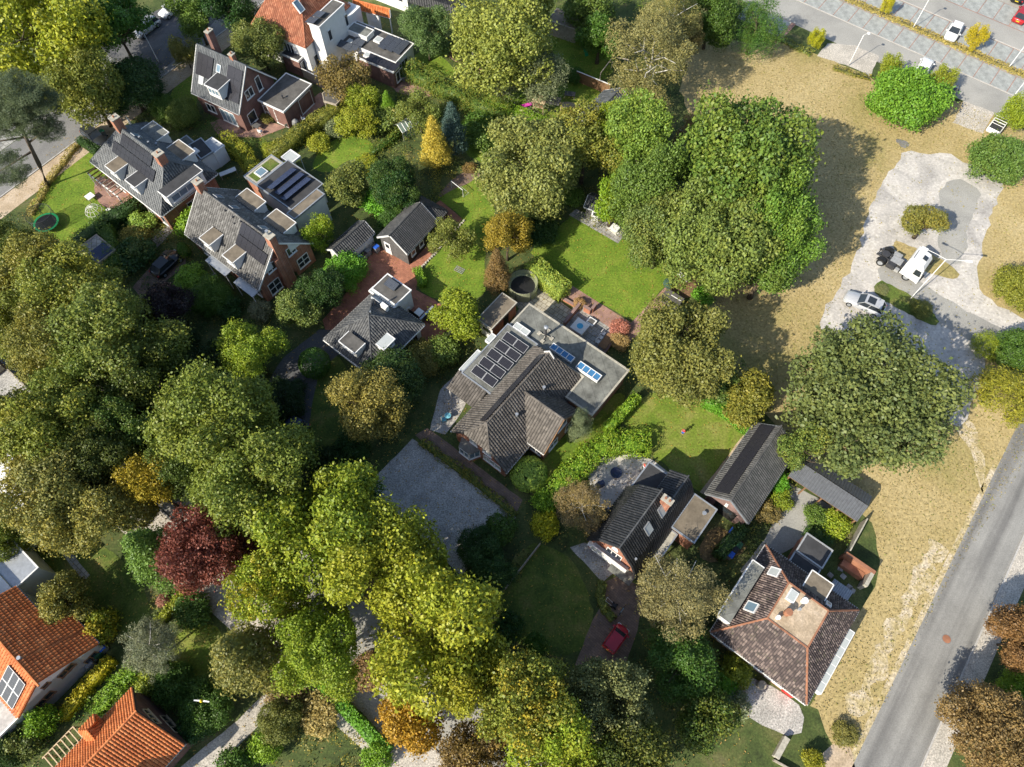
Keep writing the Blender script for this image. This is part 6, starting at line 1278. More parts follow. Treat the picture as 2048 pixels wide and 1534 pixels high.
# ------------------------------------------------------------------ shrubs
for lab, cx, cy, r, h, kd, c, au in (
    ('bright round bush beside the grey hip roof', 385, 448, 34, 3, 'bush', 'bright', 0), ('white flowering hydrangea along the dark hedge', 283, 445, 28, 1.6, 'bush', 'pale', 0),
    ('left of the two clipped bushes by the hip roofed house', 328, 215, 30, 3, 'bigbush', 'mid', 0), ('right of the two clipped bushes by the hip roofed house', 365, 225, 34, 3.2, 'bigbush', 'oliveg', .2),
    ('bright green laurel beside the red brick drive', 690, 540, 46, 3.2, 'bigbush', 'brightg', .1), ('clipped dark green ball beside the curved driveway', 628, 725, 31, 3.4, 'ball', 'green', 0),
    ('clipped pale green ball at the corner of the central house', 1058, 947, 37, 2.4, 'ball', 'pale', 0), ('small green ball bush below the curved hedge', 1090, 1002, 27, 2.2, 'bush', 'bright', 0),
    ('yellow leaved bush left of the orange topped tree', 1092, 1050, 30, 2.2, 'bush', 'yellow', .3), ('big round bush beside the parking lot', 1820, 195, 76, 6, 'bigbush', 'brightg', .15),
    ('green bush at the right edge above the concrete yard', 1998, 315, 60, 4.5, 'bigbush', 'mid', .2), ('green bush at the right edge beside the asphalt lane', 2040, 575, 50, 4, 'bigbush', 'lime', .2),
    ('yellow reedy bush at the end of the asphalt lane', 1975, 690, 34, 2, 'spiky', 'yg', .2), ('large yellow green bush at the right edge beside the street', 2015, 790, 72, 4.5, 'spiky', 'yg', .3),
    ('green shrub at the right edge above the yellow bush', 2040, 700, 46, 4, 'bigbush', 'green', .1), ('fresh green bush between the reddish twig trees', 2040, 1385, 48, 3, 'bigbush', 'bright', .1),
    ('bright green bush below the hip house facade', 1475, 1345, 34, 3, 'bush', 'ygb', .1), ('pale green bush at the gravelly yard', 1468, 1412, 30, 3, 'bush', 'sage', 0), ('bright low bush beside the pale bush', 1445, 1375, 34, 2.6, 'bush', 'brightg', 0),
    ('small green bush on the dappled front lawn', 1075, 1287, 24, 2, 'bush', 'green', 0), ('dark bush at the edge of the dappled lawn', 1020, 1255, 30, 2, 'bush', 'dark', 0),
    ('bright green bush below the white house gable', 85, 1440, 32, 3, 'bush', 'bright', .1), ('yellow topped shrub beside the orange tiled wing', 195, 1250, 38, 3.2, 'bush', 'yg', .9),
    ('white flowering bush below the copper tree', 388, 1222, 36, 2, 'bush', 'green', 0), ('pink flowering shrub on the rough grass', 326, 1200, 14, 1, 'bush', 'pink', .2),
    ('pink hydrangea at the terrace wall', 1158, 605, 13, 1.0, 'bush', 'rose', .2), ('large pink hydrangea above the dining table', 1240, 655, 20, 1.3, 'bush', 'pink', .2), ('pink hydrangea right of the dining table', 1238, 682, 20, 1.3, 'bush', 'rose', .2),
    ('small clipped ball beside the hammock', 1338, 566, 11, .9, 'ball', 'blue', 0), ('green bush at the bark bed corner', 1405, 590, 22, 1.6, 'bush', 'brightg', 0),
    ('green shrub beside the tiled barn', 1555, 965, 24, 1.8, 'bush', 'brightg', .1), ('yellow green shrub beside the grey yard', 1560, 1000, 26, 1.5, 'bush', 'ygb', .4), ('brown shrub at the foot of the tiled barn', 1535, 1025, 26, 1.6, 'bush', 'brown', .4),
    ('green rounded shrub in the grey yard', 1630, 1030, 24, 1.6, 'bush', 'mid', .1), ('yellow flowering shrub at the shed corner', 1672, 1050, 32, 1.8, 'bush', 'yg', .5), ('dark shrub behind the flat annex', 1640, 1075, 30, 1.4, 'bush', 'dark', .2),
    ('bright bush between the two sheds and the drive', 760, 405, 36, 3, 'bush', 'brightg', .1), ('green bush behind the black barn', 790, 440, 34, 3, 'bigbush', 'green', .1),
    ('yellow shrub at the hip house terrace', 545, 300, 22, 1.5, 'bush', 'yg', .3), ('yellow flowering shrub above the bright lawn', 640, 285, 24, 1.8, 'bush', 'yg', .4), ('olive bush beside the greenhouse', 770, 240, 34, 2.6, 'bush', 'oliveg', .3),
    ('blue green bush by the bright lawn corner', 675, 255, 24, 2, 'bush', 'sage', 0), ('green bush beside the slim column conifer', 800, 230, 30, 2.4, 'bush', 'olive', .5), ('grey green bush behind the spruce', 960, 255, 34, 3, 'bush', 'green', .2),
    ('loose green bush below the spruce', 965, 275, 30, 2.4, 'bush', 'mid', .1), ('brown clipped bush at the head of the long lawn', 940, 335, 15, 1, 'bush', 'brown', .6), ('orange flowering shrub between the gardens', 735, 330, 26, 1.6, 'bush', 'yg', .9),
    ('green bush in the shaded garden of the black car', 380, 555, 34, 1.8, 'bush', 'bright', .1), ('dark bush left of the black car', 265, 505, 44, 2.2, 'bush', 'dark', .2), ('olive bush behind the white hydrangea', 270, 475, 30, 1.6, 'bush', 'olive', .3),
    ('green bush below the front path', 420, 590, 44, 3, 'bigbush', 'green', .1), ('grey leaved shrub beside the gable house', 520, 620, 24, 2, 'bush', 'sage', 0), ('dark rounded bush below the front path', 455, 615, 28, 2, 'bush', 'dark', 0),
    ('small evergreen cone beside the black car', 368, 500, 12, 2.4, 'ball', 'green', 0), ('dark clipped bush against the brick gable wall', 580, 548, 15, 1.6, 'bush', 'dark', 0), ('green bush between store and central house', 1023, 615, 12, 1, 'bush', 'green', 0),
    ('shaded bush below the golden tree', 700, 905, 44, 3, 'bigbush', 'dark', .1), ('dark shrub left of the gravel forecourt', 660, 930, 44, 3, 'bigbush', 'vdark', .1), ('loose shrub in front of the bungalow corner', 840, 715, 46, 2.4, 'bigbush', 'olive', .3),
    ('shaded shrub at the eaves of the bungalow', 790, 720, 30, 2.4, 'bush', 'mid', .2), ('olive shrub right of the shaded shrub', 885, 700, 34, 2.4, 'bush', 'oliveg', .3), ('dark shrub beside the gravel forecourt corner', 960, 1095, 46, 3, 'bigbush', 'dark', 0),
    ('green shrub at the lower end of the gravel forecourt', 1000, 1060, 34, 2.4, 'bush', 'green', 0), ('green shrub beside the felt roofed shed', 1205, 45, 36, 4, 'bigbush', 'mid', .2), ('pale bush beside the plank fence', 1150, 150, 20, 1.6, 'bush', 'green', 0),
    ('dark shrub behind the square lawn', 1075, 455, 42, 3, 'bigbush', 'dark', .1), ('green shrub left of the summer house', 1145, 395, 22, 2.4, 'bush', 'mid', 0), ('red leaved shrub under the light olive tree', 1105, 325, 26, 3.5, 'bush', (.32, .06, .03), .3),
    ('bushy shrub at the lower left of the orange house', 50, 1480, 36, 2.6, 'bush', 'oliveg', .2), ('dark shrub mass at the lower left corner', 10, 1500, 40, 2.6, 'bigbush', 'dark', .1), ('large dark rhododendron beside the gravel drive', 410, 1410, 56, 3.2, 'bigbush', 'green', 0),
    ('green shrub behind the orange house gable', 345, 1370, 46, 2.6, 'bigbush', 'green', .1), ('dark shrub at the gravel drive edge', 385, 1455, 34, 2, 'bush', 'dark', 0), ('bright yellow green shrub above the orange house', 305, 1360, 30, 2.2, 'bush', 'yg', .2),
    ('green bush at the lower edge right of the gravel drive', 470, 1530, 36, 2.4, 'bush', 'green', .1), ('twiggy tan shrub beside the clipped hedge', 640, 1430, 42, 2, 'bush', 'straw', .1), ('olive shrub right of the pale gravel drive', 560, 1440, 46, 3, 'bigbush', 'oliveg', .3),
    ('brown shrub below the round avenue tree', 575, 1385, 42, 2, 'bush', 'brown', .1), ('bright green shrub at the lower edge', 530, 1490, 34, 2.2, 'bush', 'bright', .1), ('green shrub at the end of the clipped hedge', 755, 1515, 30, 2, 'bush', 'bright', .1),
    ('red tinged bush at the curved brick path', 910, 92, 14, 1.2, 'bush', 'pink', .3), ('green bush below the glossy leaved tree', 885, 90, 24, 1.8, 'bush', 'green', .1), ('orange bush at the top edge', 905, 12, 22, 2, 'bush', 'orange', .3),
    ('yellow shrub over the curved brick path', 935, 70, 26, 4, 'bush', 'yg', .3), ('green bush beside the round terrace', 355, 395, 20, 1.6, 'bush', 'brown', .2), ('green bush beside the small terrace pot', 535, 235, 14, 1, 'bush', 'olive', .5),
    ('dry bush at the front of the gravel forecourt bed', 735, 1345, 40, 1.2, 'bush', (.26, .14, .07), .2), ('green weedy bush at the sandy corner', 1690, 1470, 26, .9, 'bush', 'olive', .2), ('yellow bush at the lower edge near the sandy corner', 1625, 1520, 22, 1.6, 'bush', 'yg', .4),
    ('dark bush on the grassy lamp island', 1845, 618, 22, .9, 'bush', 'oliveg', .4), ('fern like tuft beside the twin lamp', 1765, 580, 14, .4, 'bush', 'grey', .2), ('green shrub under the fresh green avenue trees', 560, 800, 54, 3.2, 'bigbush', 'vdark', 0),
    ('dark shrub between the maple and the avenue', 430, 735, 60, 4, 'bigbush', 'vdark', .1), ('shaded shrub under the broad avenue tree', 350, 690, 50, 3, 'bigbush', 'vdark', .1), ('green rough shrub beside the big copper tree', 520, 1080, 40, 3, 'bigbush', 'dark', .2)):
    Bu(lab, cx, cy, r, h, kd, c, au)
# ------------------------------------------------------------------ hedges
hedge('yellow green clipped block hedge beside the dark trampoline', [(1068, 530), (1124, 578)], 2.1, 2.3, 'pale', .3)
hedge('narrow upper part of the long hedge beside the central house', [(1272, 795), (1238, 832), (1215, 855)], 1.1, 1.6, 'bright', .2)
hedge('thick curved hedge wrapping the concrete patio', [(1288, 885), (1225, 883), (1175, 912), (1135, 955), (1105, 985)], 2.6, 1.9, 'bright', .3, rough=.16, round_=True)
hedge('ivy covered hedge at the edge of the worn lawn', [(1400, 792), (1450, 815), (1500, 853)], 1.3, 1.7, 'brightg', 0)
hedge('flat topped hedge beside the playhouse', [(975, 203), (1045, 230), (1135, 268)], 1.9, 1.5, 'bright', .1, rough=.04)
hedge('shaggy long hedge from the white annex to the tall yellow tree', [(818, 135), (870, 162), (935, 190), (1005, 222)], 2.6, 2.4, 'mid', .35, rough=.3, round_=True)
hedge('diagonal hedge between the extension terrace and the bright lawn', [(545, 305), (625, 245), (705, 195)], 1.7, 1.9, 'lime', .3, rough=.15)
hedge('yellowish hedge behind the hip roofed house', [(450, 275), (480, 300), (508, 335)], 2.0, 2.0, 'yg', .4, rough=.25, round_=True)
hedge('dark hedge running from the grey hip house to the avenue', [(278, 402), (215, 440), (160, 482)], 1.9, 2.0, 'dark', 0, rough=.12)
hedge('dark hedge beside the blue tarpaulin shed', [(207, 448), (222, 490), (226, 530)], 1.7, 2.0, 'green', .1, rough=.12)
hedge('low dark hedge beside the dark parked car', [(160, 280), (195, 300)], 1.1, 1.1, 'dark', 0)
hedge('yellow edged hedge beside the white house wall', [(218, 1322), (170, 1375), (125, 1432)], 1.0, 1.3, 'yellow', .4, rough=.15)
hedge('green planting strip beside the yellow edged hedge', [(275, 1325), (235, 1370), (190, 1420)], 1.6, .9, 'bright', .1, rough=.25, round_=True)
hedge('narrow yellow green hedge on the rough grass', [(372, 1178), (340, 1215), (312, 1248)], .8, 1.1, 'yg', .2)
hedge('long clipped hedge below the avenue', [(648, 1368), (705, 1432), (772, 1500)], 1.1, 1.6, 'brightg', .0, rough=.05)
hedge('dark hedge between the wheelie bins', [(1440, 1108), (1482, 1058)], 1.2, 1.6, 'dark', 0)
hedge('low planted border along the gravel forecourt', [(845, 885), (930, 945), (1028, 1028)], .9, .6, 'oliveg', .5, rough=.25, round_=True, name='border_planting', cat='planting')
hedge('straw grass strip between the parking rows', [tuple(PW(-14, (vA1 + vB0) / 2)), tuple(PW(44, (vA1 + vB0) / 2))], 1.3, .35, 'straw', .2, .22, 45, False, rough=.12, round_=True, name='grass_strip', cat='grass strip')
hedge('weedy verge below the parking lot', [(1558, 75), (1620, 105)], 1.3, .4, 'oliveg', .3, .22, 40, rough=.15, round_=True, name='grass_strip', cat='grass strip'); hedge('weedy verge between gravel patch and field', [(1670, 135), (1738, 155)], 1.0, .4, 'olive', .3, .22, 40, rough=.15, round_=True, name='grass_strip', cat='grass strip')
hedge('shrub row along the sandy footpath of the side street', [(60, 425), (100, 355), (150, 290)], .8, .6, 'straw', .2, rough=.2, round_=True, name='border_planting', cat='planting')
hedge('brown hedge along the dark forecourt of the estate car', [(240, 60), (275, 30)], 1.2, 1.3, 'oliveg', .2)
hedge('hedge strip beside the flower garden lawn', [(745, 300), (800, 262)], 1.0, 1.2, 'green', .3, rough=.25, round_=True)
hedge('low hedge beside the curved red drive', [(835, 540), (845, 565)], 1.0, 1.2, 'bright', 0, rough=.15)
hedge('small box hedge curve at the microcar drive', [(1205, 1165), (1200, 1190), (1210, 1220), (1225, 1235)], .8, .7, 'oliveg', .2, rough=.1)
# ------------------------------------------------------------------ ground planting
for lab, poly, c, hm, dn, au in (
    ('mixed perennials around the greenhouse', [(690, 330), (760, 300), (850, 300), (930, 330), (880, 400), (820, 440), (700, 420)], 'oliveg', 1.0, .8, .5), ('mixed planting above the bright lawn', [(620, 290), (700, 230), (800, 215), (860, 260), (790, 300), (740, 280), (670, 275)], 'mid', 1.0, .8, .4),
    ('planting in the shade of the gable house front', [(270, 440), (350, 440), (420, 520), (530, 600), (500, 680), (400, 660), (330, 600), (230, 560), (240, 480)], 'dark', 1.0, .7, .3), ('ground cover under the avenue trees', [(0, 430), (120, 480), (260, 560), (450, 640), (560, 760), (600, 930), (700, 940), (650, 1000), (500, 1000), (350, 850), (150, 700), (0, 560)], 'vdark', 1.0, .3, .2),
    ('low planting between the bungalow and the central house', [(790, 730), (900, 690), (960, 660), (940, 720), (880, 780), (830, 860), (740, 900), (760, 800)], 'dark', .9, .8, .2), ('planting below the yellow edged hedge', [(140, 1440), (250, 1340), (330, 1340), (420, 1380), (400, 1480), (300, 1420), (240, 1380), (130, 1480)], 'green', .9, .8, .2),
    ('rough undergrowth below the avenue', [(0, 1440), (100, 1470), (130, 1534), (0, 1560)], 'mid', .9, .8, .2), ('weedy kitchen garden beside the clipped hedge', [(560, 1420), (640, 1380), (760, 1500), (720, 1560), (520, 1560), (530, 1480)], 'olive', .5, .5, .4),
    ('shaded undergrowth beside the small red car', [(1260, 1280), (1420, 1240), (1480, 1330), (1440, 1480), (1330, 1540), (1250, 1450)], 'dark', .9, .6, .4), ('shrubby edge of the play garden', [(880, 180), (1000, 220), (1100, 260), (1010, 300), (940, 300), (900, 240)], 'green', .6, .5, .3),
    ('undergrowth under the big tree group', [(1040, 260), (1200, 240), (1360, 260), (1400, 420), (1340, 540), (1250, 470), (1100, 430), (1000, 380)], 'dark', 1.0, .5, .3), ('undergrowth at the top edge behind the play garden', [(1090, -20), (1400, -20), (1400, 80), (1250, 170), (1110, 160), (1080, 60)], 'green', 1.0, .35, .2),
    ('mixed bushes between the two houses in the upper left', [(300, 180), (400, 230), (480, 280), (560, 300), (470, 340), (380, 300), (290, 240)], 'green', 1.0, .7, .2), ('undergrowth below the dappled lawn', [(960, 1180), (1010, 1120), (1060, 1090), (1000, 1210), (1030, 1300), (1150, 1320), (1120, 1380), (980, 1330)], 'vdark', 1.0, .6, .1),
    ('planting behind the square lawn', [(1030, 420), (1140, 410), (1130, 440), (1060, 500), (1040, 500)], 'green', .9, .9, .2), ('planting along the barn wall', [(1580, 925), (1600, 950), (1540, 1060), (1490, 1120), (1480, 1080), (1540, 990)], 'oliveg', .8, .9, .3),
    ('weeds around the flat annex', [(1600, 1040), (1690, 1060), (1700, 1110), (1660, 1100), (1600, 1070)], 'mid', .7, .9, .4), ('garden planting at the flower border of the hip house', [(700, 210), (780, 180), (900, 200), (880, 250), (760, 240)], 'mid', .9, .8, .3),
    ('brush at the left lower garden', [(0, 990), (60, 1020), (90, 1040), (40, 1070), (0, 1090)], 'mid', 1.0, .7, .2), ('leafy edge of the rough grass garden', [(220, 1160), (330, 1180), (420, 1200), (460, 1290), (380, 1300), (300, 1260)], 'oliveg', .7, .5, .3),
    ('ivy and weeds around the olive round tree', [(1380, 720), (1480, 730), (1560, 800), (1520, 840), (1400, 790)], 'mid', .9, .7, .3), ('shrub belt at the top left road', [(200, 110), (330, 130), (330, 220), (220, 240), (190, 190)], 'dark', 1.0, .6, .1)):
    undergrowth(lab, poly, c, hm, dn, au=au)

YARD = [(1780, 320), (1900, 290), (2010, 360), (1970, 560), (2120, 650), (2120, 740), (1960, 780), (1930, 860), (1760, 740), (1640, 670), (1740, 420)]
scatter('grass_tufts', 'straw coloured grass tufts of the dry field', 'grass', [(1400, 60), (1545, 80), (1740, 155), (1900, 190), (2090, 290), (2090, 860), (1888, 1180), (1705, 1530), (1620, 1405), (1765, 1160), (1735, 1010), (1520, 800), (1420, 600), (1500, 270)], 70000, .16, (.33, .27, .13), 91, .05, True, [YARD])
scatter('grass_tufts', 'greener grass tufts scattered over the dry field', 'grass', [(1400, 60), (1545, 80), (1740, 155), (1900, 190), (2090, 290), (2090, 860), (1888, 1180), (1705, 1530), (1620, 1405), (1765, 1160), (1735, 1010), (1520, 800), (1420, 600), (1500, 270)], 9000, .22, (.20, .21, .06), 92, .05, True, [YARD])
scatter('fallen_leaves', 'fallen yellow and brown leaves under the garden trees', 'leaves', [(0, 400), (300, 100), (1000, 0), (1350, 100), (1380, 650), (1560, 900), (1500, 1540), (-20, 1540)], 26000, .17, (.34, .22, .07), 93, .07)
scatter('fallen_leaves', 'dry leaves and weeds on the concrete yard', 'leaves', YARD, 1500, .2, (.26, .24, .09), 94, .06)

# ------------------------------------------------------------------ vehicles
def wheel_meshes(r, w):
    ty = MB(); n = 16; b = 0
    prof = [(r * .62, -w / 2), (r * .95, -w / 2), (r, -w * .32), (r, w * .32), (r * .95, w / 2), (r * .62, w / 2)]
    for (rr, y) in prof:
        for k in range(n): a = 2 * math.pi * k / n; ty.v.append((rr * math.cos(a), y, rr * math.sin(a)))
    for i in range(len(prof) - 1):
        for k in range(n): k2 = (k + 1) % n; ty.f.append((i * n + k, (i + 1) * n + k, (i + 1) * n + k2, i * n + k2))
    rim = MB().tube([(0, -w * .45, 0), (0, w * .45, 0)], r * .63, n)
    for i in range(5):
        a = i * 2 * math.pi / 5
        for sgn in (-1, 1): rim.box((math.cos(a) * r * .1 - .03, sgn * w * .45, math.sin(a) * r * .1 - .03), (math.cos(a) * r * .45, 0, math.sin(a) * r * .45), (0, sgn * .02, 0), (.06, 0, .06))
    return ty.mesh('tyre', M['rubber'], True), rim.mesh('rim', M['zinc'])
def add_wheels(root, xs, W, r, w):
    ty, rim = wheel_meshes(r, w)
    for x in xs:
        for s in (-1, 1):
            o = link('wheel', ty, root); o.location = (x, s * (W / 2 - w * .42), r); link('rim', rim, o)
def loft(secs):                                   # list of rings with equal point counts
    mb = MB(); n = len(secs[0]); m = len(secs)
    for s in secs: mb.v += s
    for i in range(m - 1):
        for k in range(n): k2 = (k + 1) % n; mb.f.append((i * n + k, i * n + k2, (i + 1) * n + k2, (i + 1) * n + k))
    mb.f.append(tuple(range(n - 1, -1, -1))); mb.f.append(tuple((m - 1) * n + k for k in range(n))); return mb
def ring(x, hw, zb, zt, cr=.82): return [(x, -hw * .88, zb), (x, -hw, zb + .18), (x, -hw * 1.0, zt - .16), (x, -hw * cr, zt), (x, hw * cr, zt), (x, hw * 1.0, zt - .16), (x, hw, zb + .18), (x, hw * .88, zb)]
def car(label, front, rear, paintm, L=4.3, W=1.78, H=1.48, kindc='hatch', sunroof=False, group=None, name='parked_car', tiny=False):
    f, b = G(*front, .5), G(*rear, .5); d = (f - b).normalized(); c = (f + b) / 2
    root = thing(name, label, 'car', (c.x, c.y, .03), math.atan2(d.y, d.x), group); hw = W / 2; zb = .22; belt = H * .62; hood = H * .58
    rx = dict(hatch=(-.47, -.30), estate=(-.48, -.38), suv=(-.48, -.36), micro=(-.48, -.44))[kindc]; wsx = dict(hatch=.20, estate=.20, suv=.18, micro=.30)[kindc]; rf = dict(hatch=.04, estate=.05, suv=.04, micro=.12)[kindc]
    hx = .5
    secs = [ring(-L * .5, hw * .80, zb + .12, belt - .12), ring(-L * .47, hw * .95, zb, belt), ring(-L * .30, hw, zb, belt + .02), ring(0, hw, zb, belt), ring(L * wsx, hw, zb, belt - .01), ring(L * .38, hw * .97, zb, hood - .05), ring(L * .46, hw * .88, zb, hood - .16), ring(L * .5, hw * .66, zb + .12, hood - .30)]
    body = loft(secs).build('body', M['car_' + paintm], root, True)
    wl, tp = hw * .90, hw * .72; zt = H - .03
    cb = [(L * wsx, wl), (L * rx[0] + .06, wl)]; ct = [(L * rf, tp), (L * rx[1], tp)]
    lo = [(cb[0][0], -wl * .95, belt - .03), (cb[1][0], -wl * .93, belt - .03), (cb[1][0], wl * .93, belt - .03), (cb[0][0], wl * .95, belt - .03)]; hi = [(ct[0][0], -tp, zt), (ct[1][0], -tp, zt), (ct[1][0], tp, zt), (ct[0][0], tp, zt)]
    g = MB(); g.v = lo + hi; g.f = [(1, 0, 4, 5), (2, 1, 5, 6), (3, 2, 6, 7), (0, 3, 7, 4), (4, 7, 6, 5)]; g.build('windows', M['glass_dark'], root)
    MB().slab([(ct[0][0] + .02, -tp - .03, zt + .035), (ct[0][0] + .02, tp + .03, zt + .035), (ct[1][0] - .05, tp + .02, zt + .03), (ct[1][0] - .05, -tp - .02, zt + .03)], .06).build('roof_panel', M['car_' + paintm], root)
    if sunroof:
        x0, x1 = ct[0][0] - .25, ct[1][0] + .75; MB().slab([(x0, -tp * .72, zt + .05), (x0, tp * .72, zt + .05), (x1, tp * .72, zt + .045), (x1, -tp * .72, zt + .045)], .02).build('sunroof', M['glass_dark'], root)
        for s in (-1, 1): MB().tube([(ct[0][0] - .1, s * tp, zt + .09), (ct[1][0], s * tp, zt + .08)], .025, 5).build('roof_rail', M['zinc'], root)
    pl = MB()
    for s in (-1, 1):
        for (xb, xt) in ((cb[0][0], ct[0][0]), (cb[0][0] - L * .27, ct[0][0] - L * .17), (cb[1][0], ct[1][0])): pl.tube([(xb, s * wl * .96, belt - .04), (xt, s * (tp + .01), zt)], .035, 5)
    pl.build('pillars', M['car_' + paintm], root)
    for s in (-1, 1):
        MB().cbox(L * .455, s * hw * .66, hood - .34, .22, .34, .14).build('headlight', M['glass_pale'], root); MB().cbox(-L * .47, s * hw * .74, belt - .32, .16, .26, .26).build('taillight', M['plastic_red'], root)
        MB().cbox(L * (wsx - .03), s * (hw + .08), belt - .02, .16, .2, .13).build('mirror', M['car_' + paintm], root)
    MB().cbox(L * .49, 0, .3, .06, W * .5, .14).build('number_plate', M['plastic_yellow'], root); MB().cbox(-L * .495, 0, .55, .05, .5, .12).build('number_plate', M['plastic_yellow'], root)
    r = .33 if kindc == 'hatch' else .36 if kindc != 'micro' else .25
    add_wheels(root, (-L * .31, L * .31), W, r, .22 if kindc != 'micro' else .15); return root
car('silver estate car parked under the upper left trees', (274, 71), (312, 41), 'silver', 4.6, 1.8, 1.5, 'estate')
car('white car half hidden by the green tree at the upper edge', (327, 30), (360, 8), 'white')
car('dark grey car parked beside the hip roofed house chimney', (208, 288), (174, 262), 'darkgrey', 4.4, 1.8, 1.6, 'suv')
car('black hatchback standing on the shaded brick driveway', (352, 512), (317, 545), 'black', 4.2)
car('dark car with pale rear window under the avenue trees', (566, 838), (600, 856), 'navy', 4.2)
car('small red microcar with short bonnet', (1249, 1252), (1214, 1302), 'red', 2.75, 1.42, 1.5, 'micro')
car('silver estate car with black glass roof on the concrete yard', (1692, 592), (1764, 624), 'silver', 4.75, 1.86, 1.6, 'suv', True)
car('white hatchback in a bay of the upper parking row', (1897, 82), (1916, 48), 'white', 4.2)
car('red car at the upper right picture corner', (2058, 10), (2030, 50), 'crimson', 4.3)
car('dark car at the upper right corner above the red car', (2052, -28), (2030, 8), 'black', 4.3)
car('black car hidden behind the right flank of the round bush', (1906, 170), (1886, 202), 'black', 4.3)
car('white car hidden behind the top of the round bush', (1858, 118), (1838, 152), 'white', 4.3)
# white pickup
f, b = G(2014, 224, .5), G(1982, 268, .5); d = (f - b).normalized(); c = (f + b) / 2
o = thing('pickup_truck', 'white pickup with a rack over its open bed at the right edge', 'pickup', (c.x, c.y, .03), math.atan2(d.y, d.x))
loft([ring(-2.5, .82, .35, .95), ring(-2.4, .88, .3, 1.0), ring(-.3, .9, .3, 1.0), ring(1.0, .9, .3, 1.05), ring(1.9, .86, .3, 1.0), ring(2.35, .7, .4, .85)]).build('body', M['car_white'], o, True)
MB().cbox(.35, 0, 1.0, 1.7, 1.6, .65, 0, .72, .85).build('windows', M['glass_dark'], o); MB().cbox(.35, 0, 1.64, 1.2, 1.35, .06).build('roof_panel', M['car_white'], o); MB().cbox(-1.5, 0, 1.01, 1.7, 1.5, .02).build('bed', M['steel_dark'], o)
for i in range(4): MB().tube([(-2.3 + i * .55, -.8, 1.75), (-2.3 + i * .55, .8, 1.75)], .035, 5).tube([(-2.3 + i * .55, -.8, 1.0), (-2.3 + i * .55, -.8, 1.75)], .03, 5).tube([(-2.3 + i * .55, .8, 1.0), (-2.3 + i * .55, .8, 1.75)], .03, 5).build('rack_hoop', M['white_paint'], o)
add_wheels(o, (-1.55, 1.5), 1.8, .36, .24)
# white van under the left trees
c = G(42, 1082, 1.5); o = thing('van', 'pale van parked under the trees at the left edge', 'van', (c.x, c.y, .03), math.radians(51.5))
loft([ring(-2.6, .85, .35, 2.1, .9), ring(-2.5, .97, .3, 2.3, .9), ring(1.2, .97, .3, 2.3, .9), ring(1.7, .95, .3, 1.5), ring(2.5, .85, .35, 1.1)]).build('body', M['car_white'], o, True)
MB().box((1.24, -.8, 1.5), (.44, 0, -.1), (0, 1.6, 0), (-.25, 0, .62)).build('windscreen', M['glass_dark'], o); add_wheels(o, (-1.6, 1.6), 1.95, .35, .24)
# tractor unit
wr, wf = G(1760, 526, .5), G(1811, 555, .5); d = (wf - wr).normalized(); nn = Vector((-d.y, d.x, 0)); c = wr + nn * 1.15; WB = (wf - wr).length
o = thing('truck_tractor', 'white cab-over truck tractor without trailer on the concrete yard', 'truck', (c.x, c.y, .03), math.atan2(d.y, d.x))
fx = WB
for s in (-1, 1): MB().box((-1.0, s * .45 - .05, .75), (fx + 1.6, 0, 0), (0, .1, 0), (0, 0, .26)).build('chassis_rail', M['steel_dark'], o)
mb = MB()
for i in range(5): mb.box((-.9 + i * .75, -.4, .85), (.12, 0, 0), (0, .8, 0), (0, 0, .12))
mb.build('cross_members', M['steel_dark'], o); MB().box((.75, -.55, 1.02), (1.3, 0, 0), (0, 1.1, 0), (0, 0, .03)).build('deck_plate', M['grey_steel'], o)
MB().lathe([(.5, 0), (.5, .1), (.1, .12)], 14, (-.05, 0, 1.05)).build('fifth_wheel', M['steel_dark'], o)
for s in (-1, 1):
    g_ = MB()
    for i in range(7):
        a0, a1 = math.pi * (.08 + .84 * i / 7), math.pi * (.08 + .84 * (i + 1) / 7)
        g_.quad((math.cos(a0) * .66, s * .72, .5 + math.sin(a0) * .66), (math.cos(a1) * .66, s * .72, .5 + math.sin(a1) * .66), (math.cos(a1) * .66, s * 1.24, .5 + math.sin(a1) * .66), (math.cos(a0) * .66, s * 1.24, .5 + math.sin(a0) * .66))
    g_.build('mudguard', M['plastic_black'], o)
MB().cbox(1.15, -.9, .45, .95, .6, .62).build('fuel_tank', M['steel_dark'], o); MB().cbox(1.15, .9, .45, .95, .6, .6).build('air_tank', M['grey_steel'], o); MB().cbox(2.0, -.98, .45, .5, .4, .4).build('battery_box', M['grey_steel'], o)
x0, x1 = fx - .95, fx + 1.28
cabp = [(x0, .75), (x1, .55), (x1 + .04, 1.5), (x1 - .18, 2.75), (x1 - .55, 3.25), (x0 + .1, 3.55), (x0, 3.3)]
mb = MB(); W2 = 1.22; nn_ = len(cabp)
for y, k in ((-W2, 1), (W2, 1)): mb.v += [(x, y * (1 if z < 2.6 else .92), z) for x, z in cabp]
mb.f += [tuple(range(nn_)), tuple(range(2 * nn_ - 1, nn_ - 1, -1))] + [(i, i + nn_, (i + 1) % nn_ + nn_, (i + 1) % nn_) for i in range(nn_)]
mb.build('cab', M['car_white'], o); mb = MB().quad((x1 + .05, -1.1, 1.55), (x1 + .05, 1.1, 1.55), (x1 - .14, 1.06, 2.62), (x1 - .14, -1.06, 2.62)); mb.build('windscreen', M['glass_dark'], o)
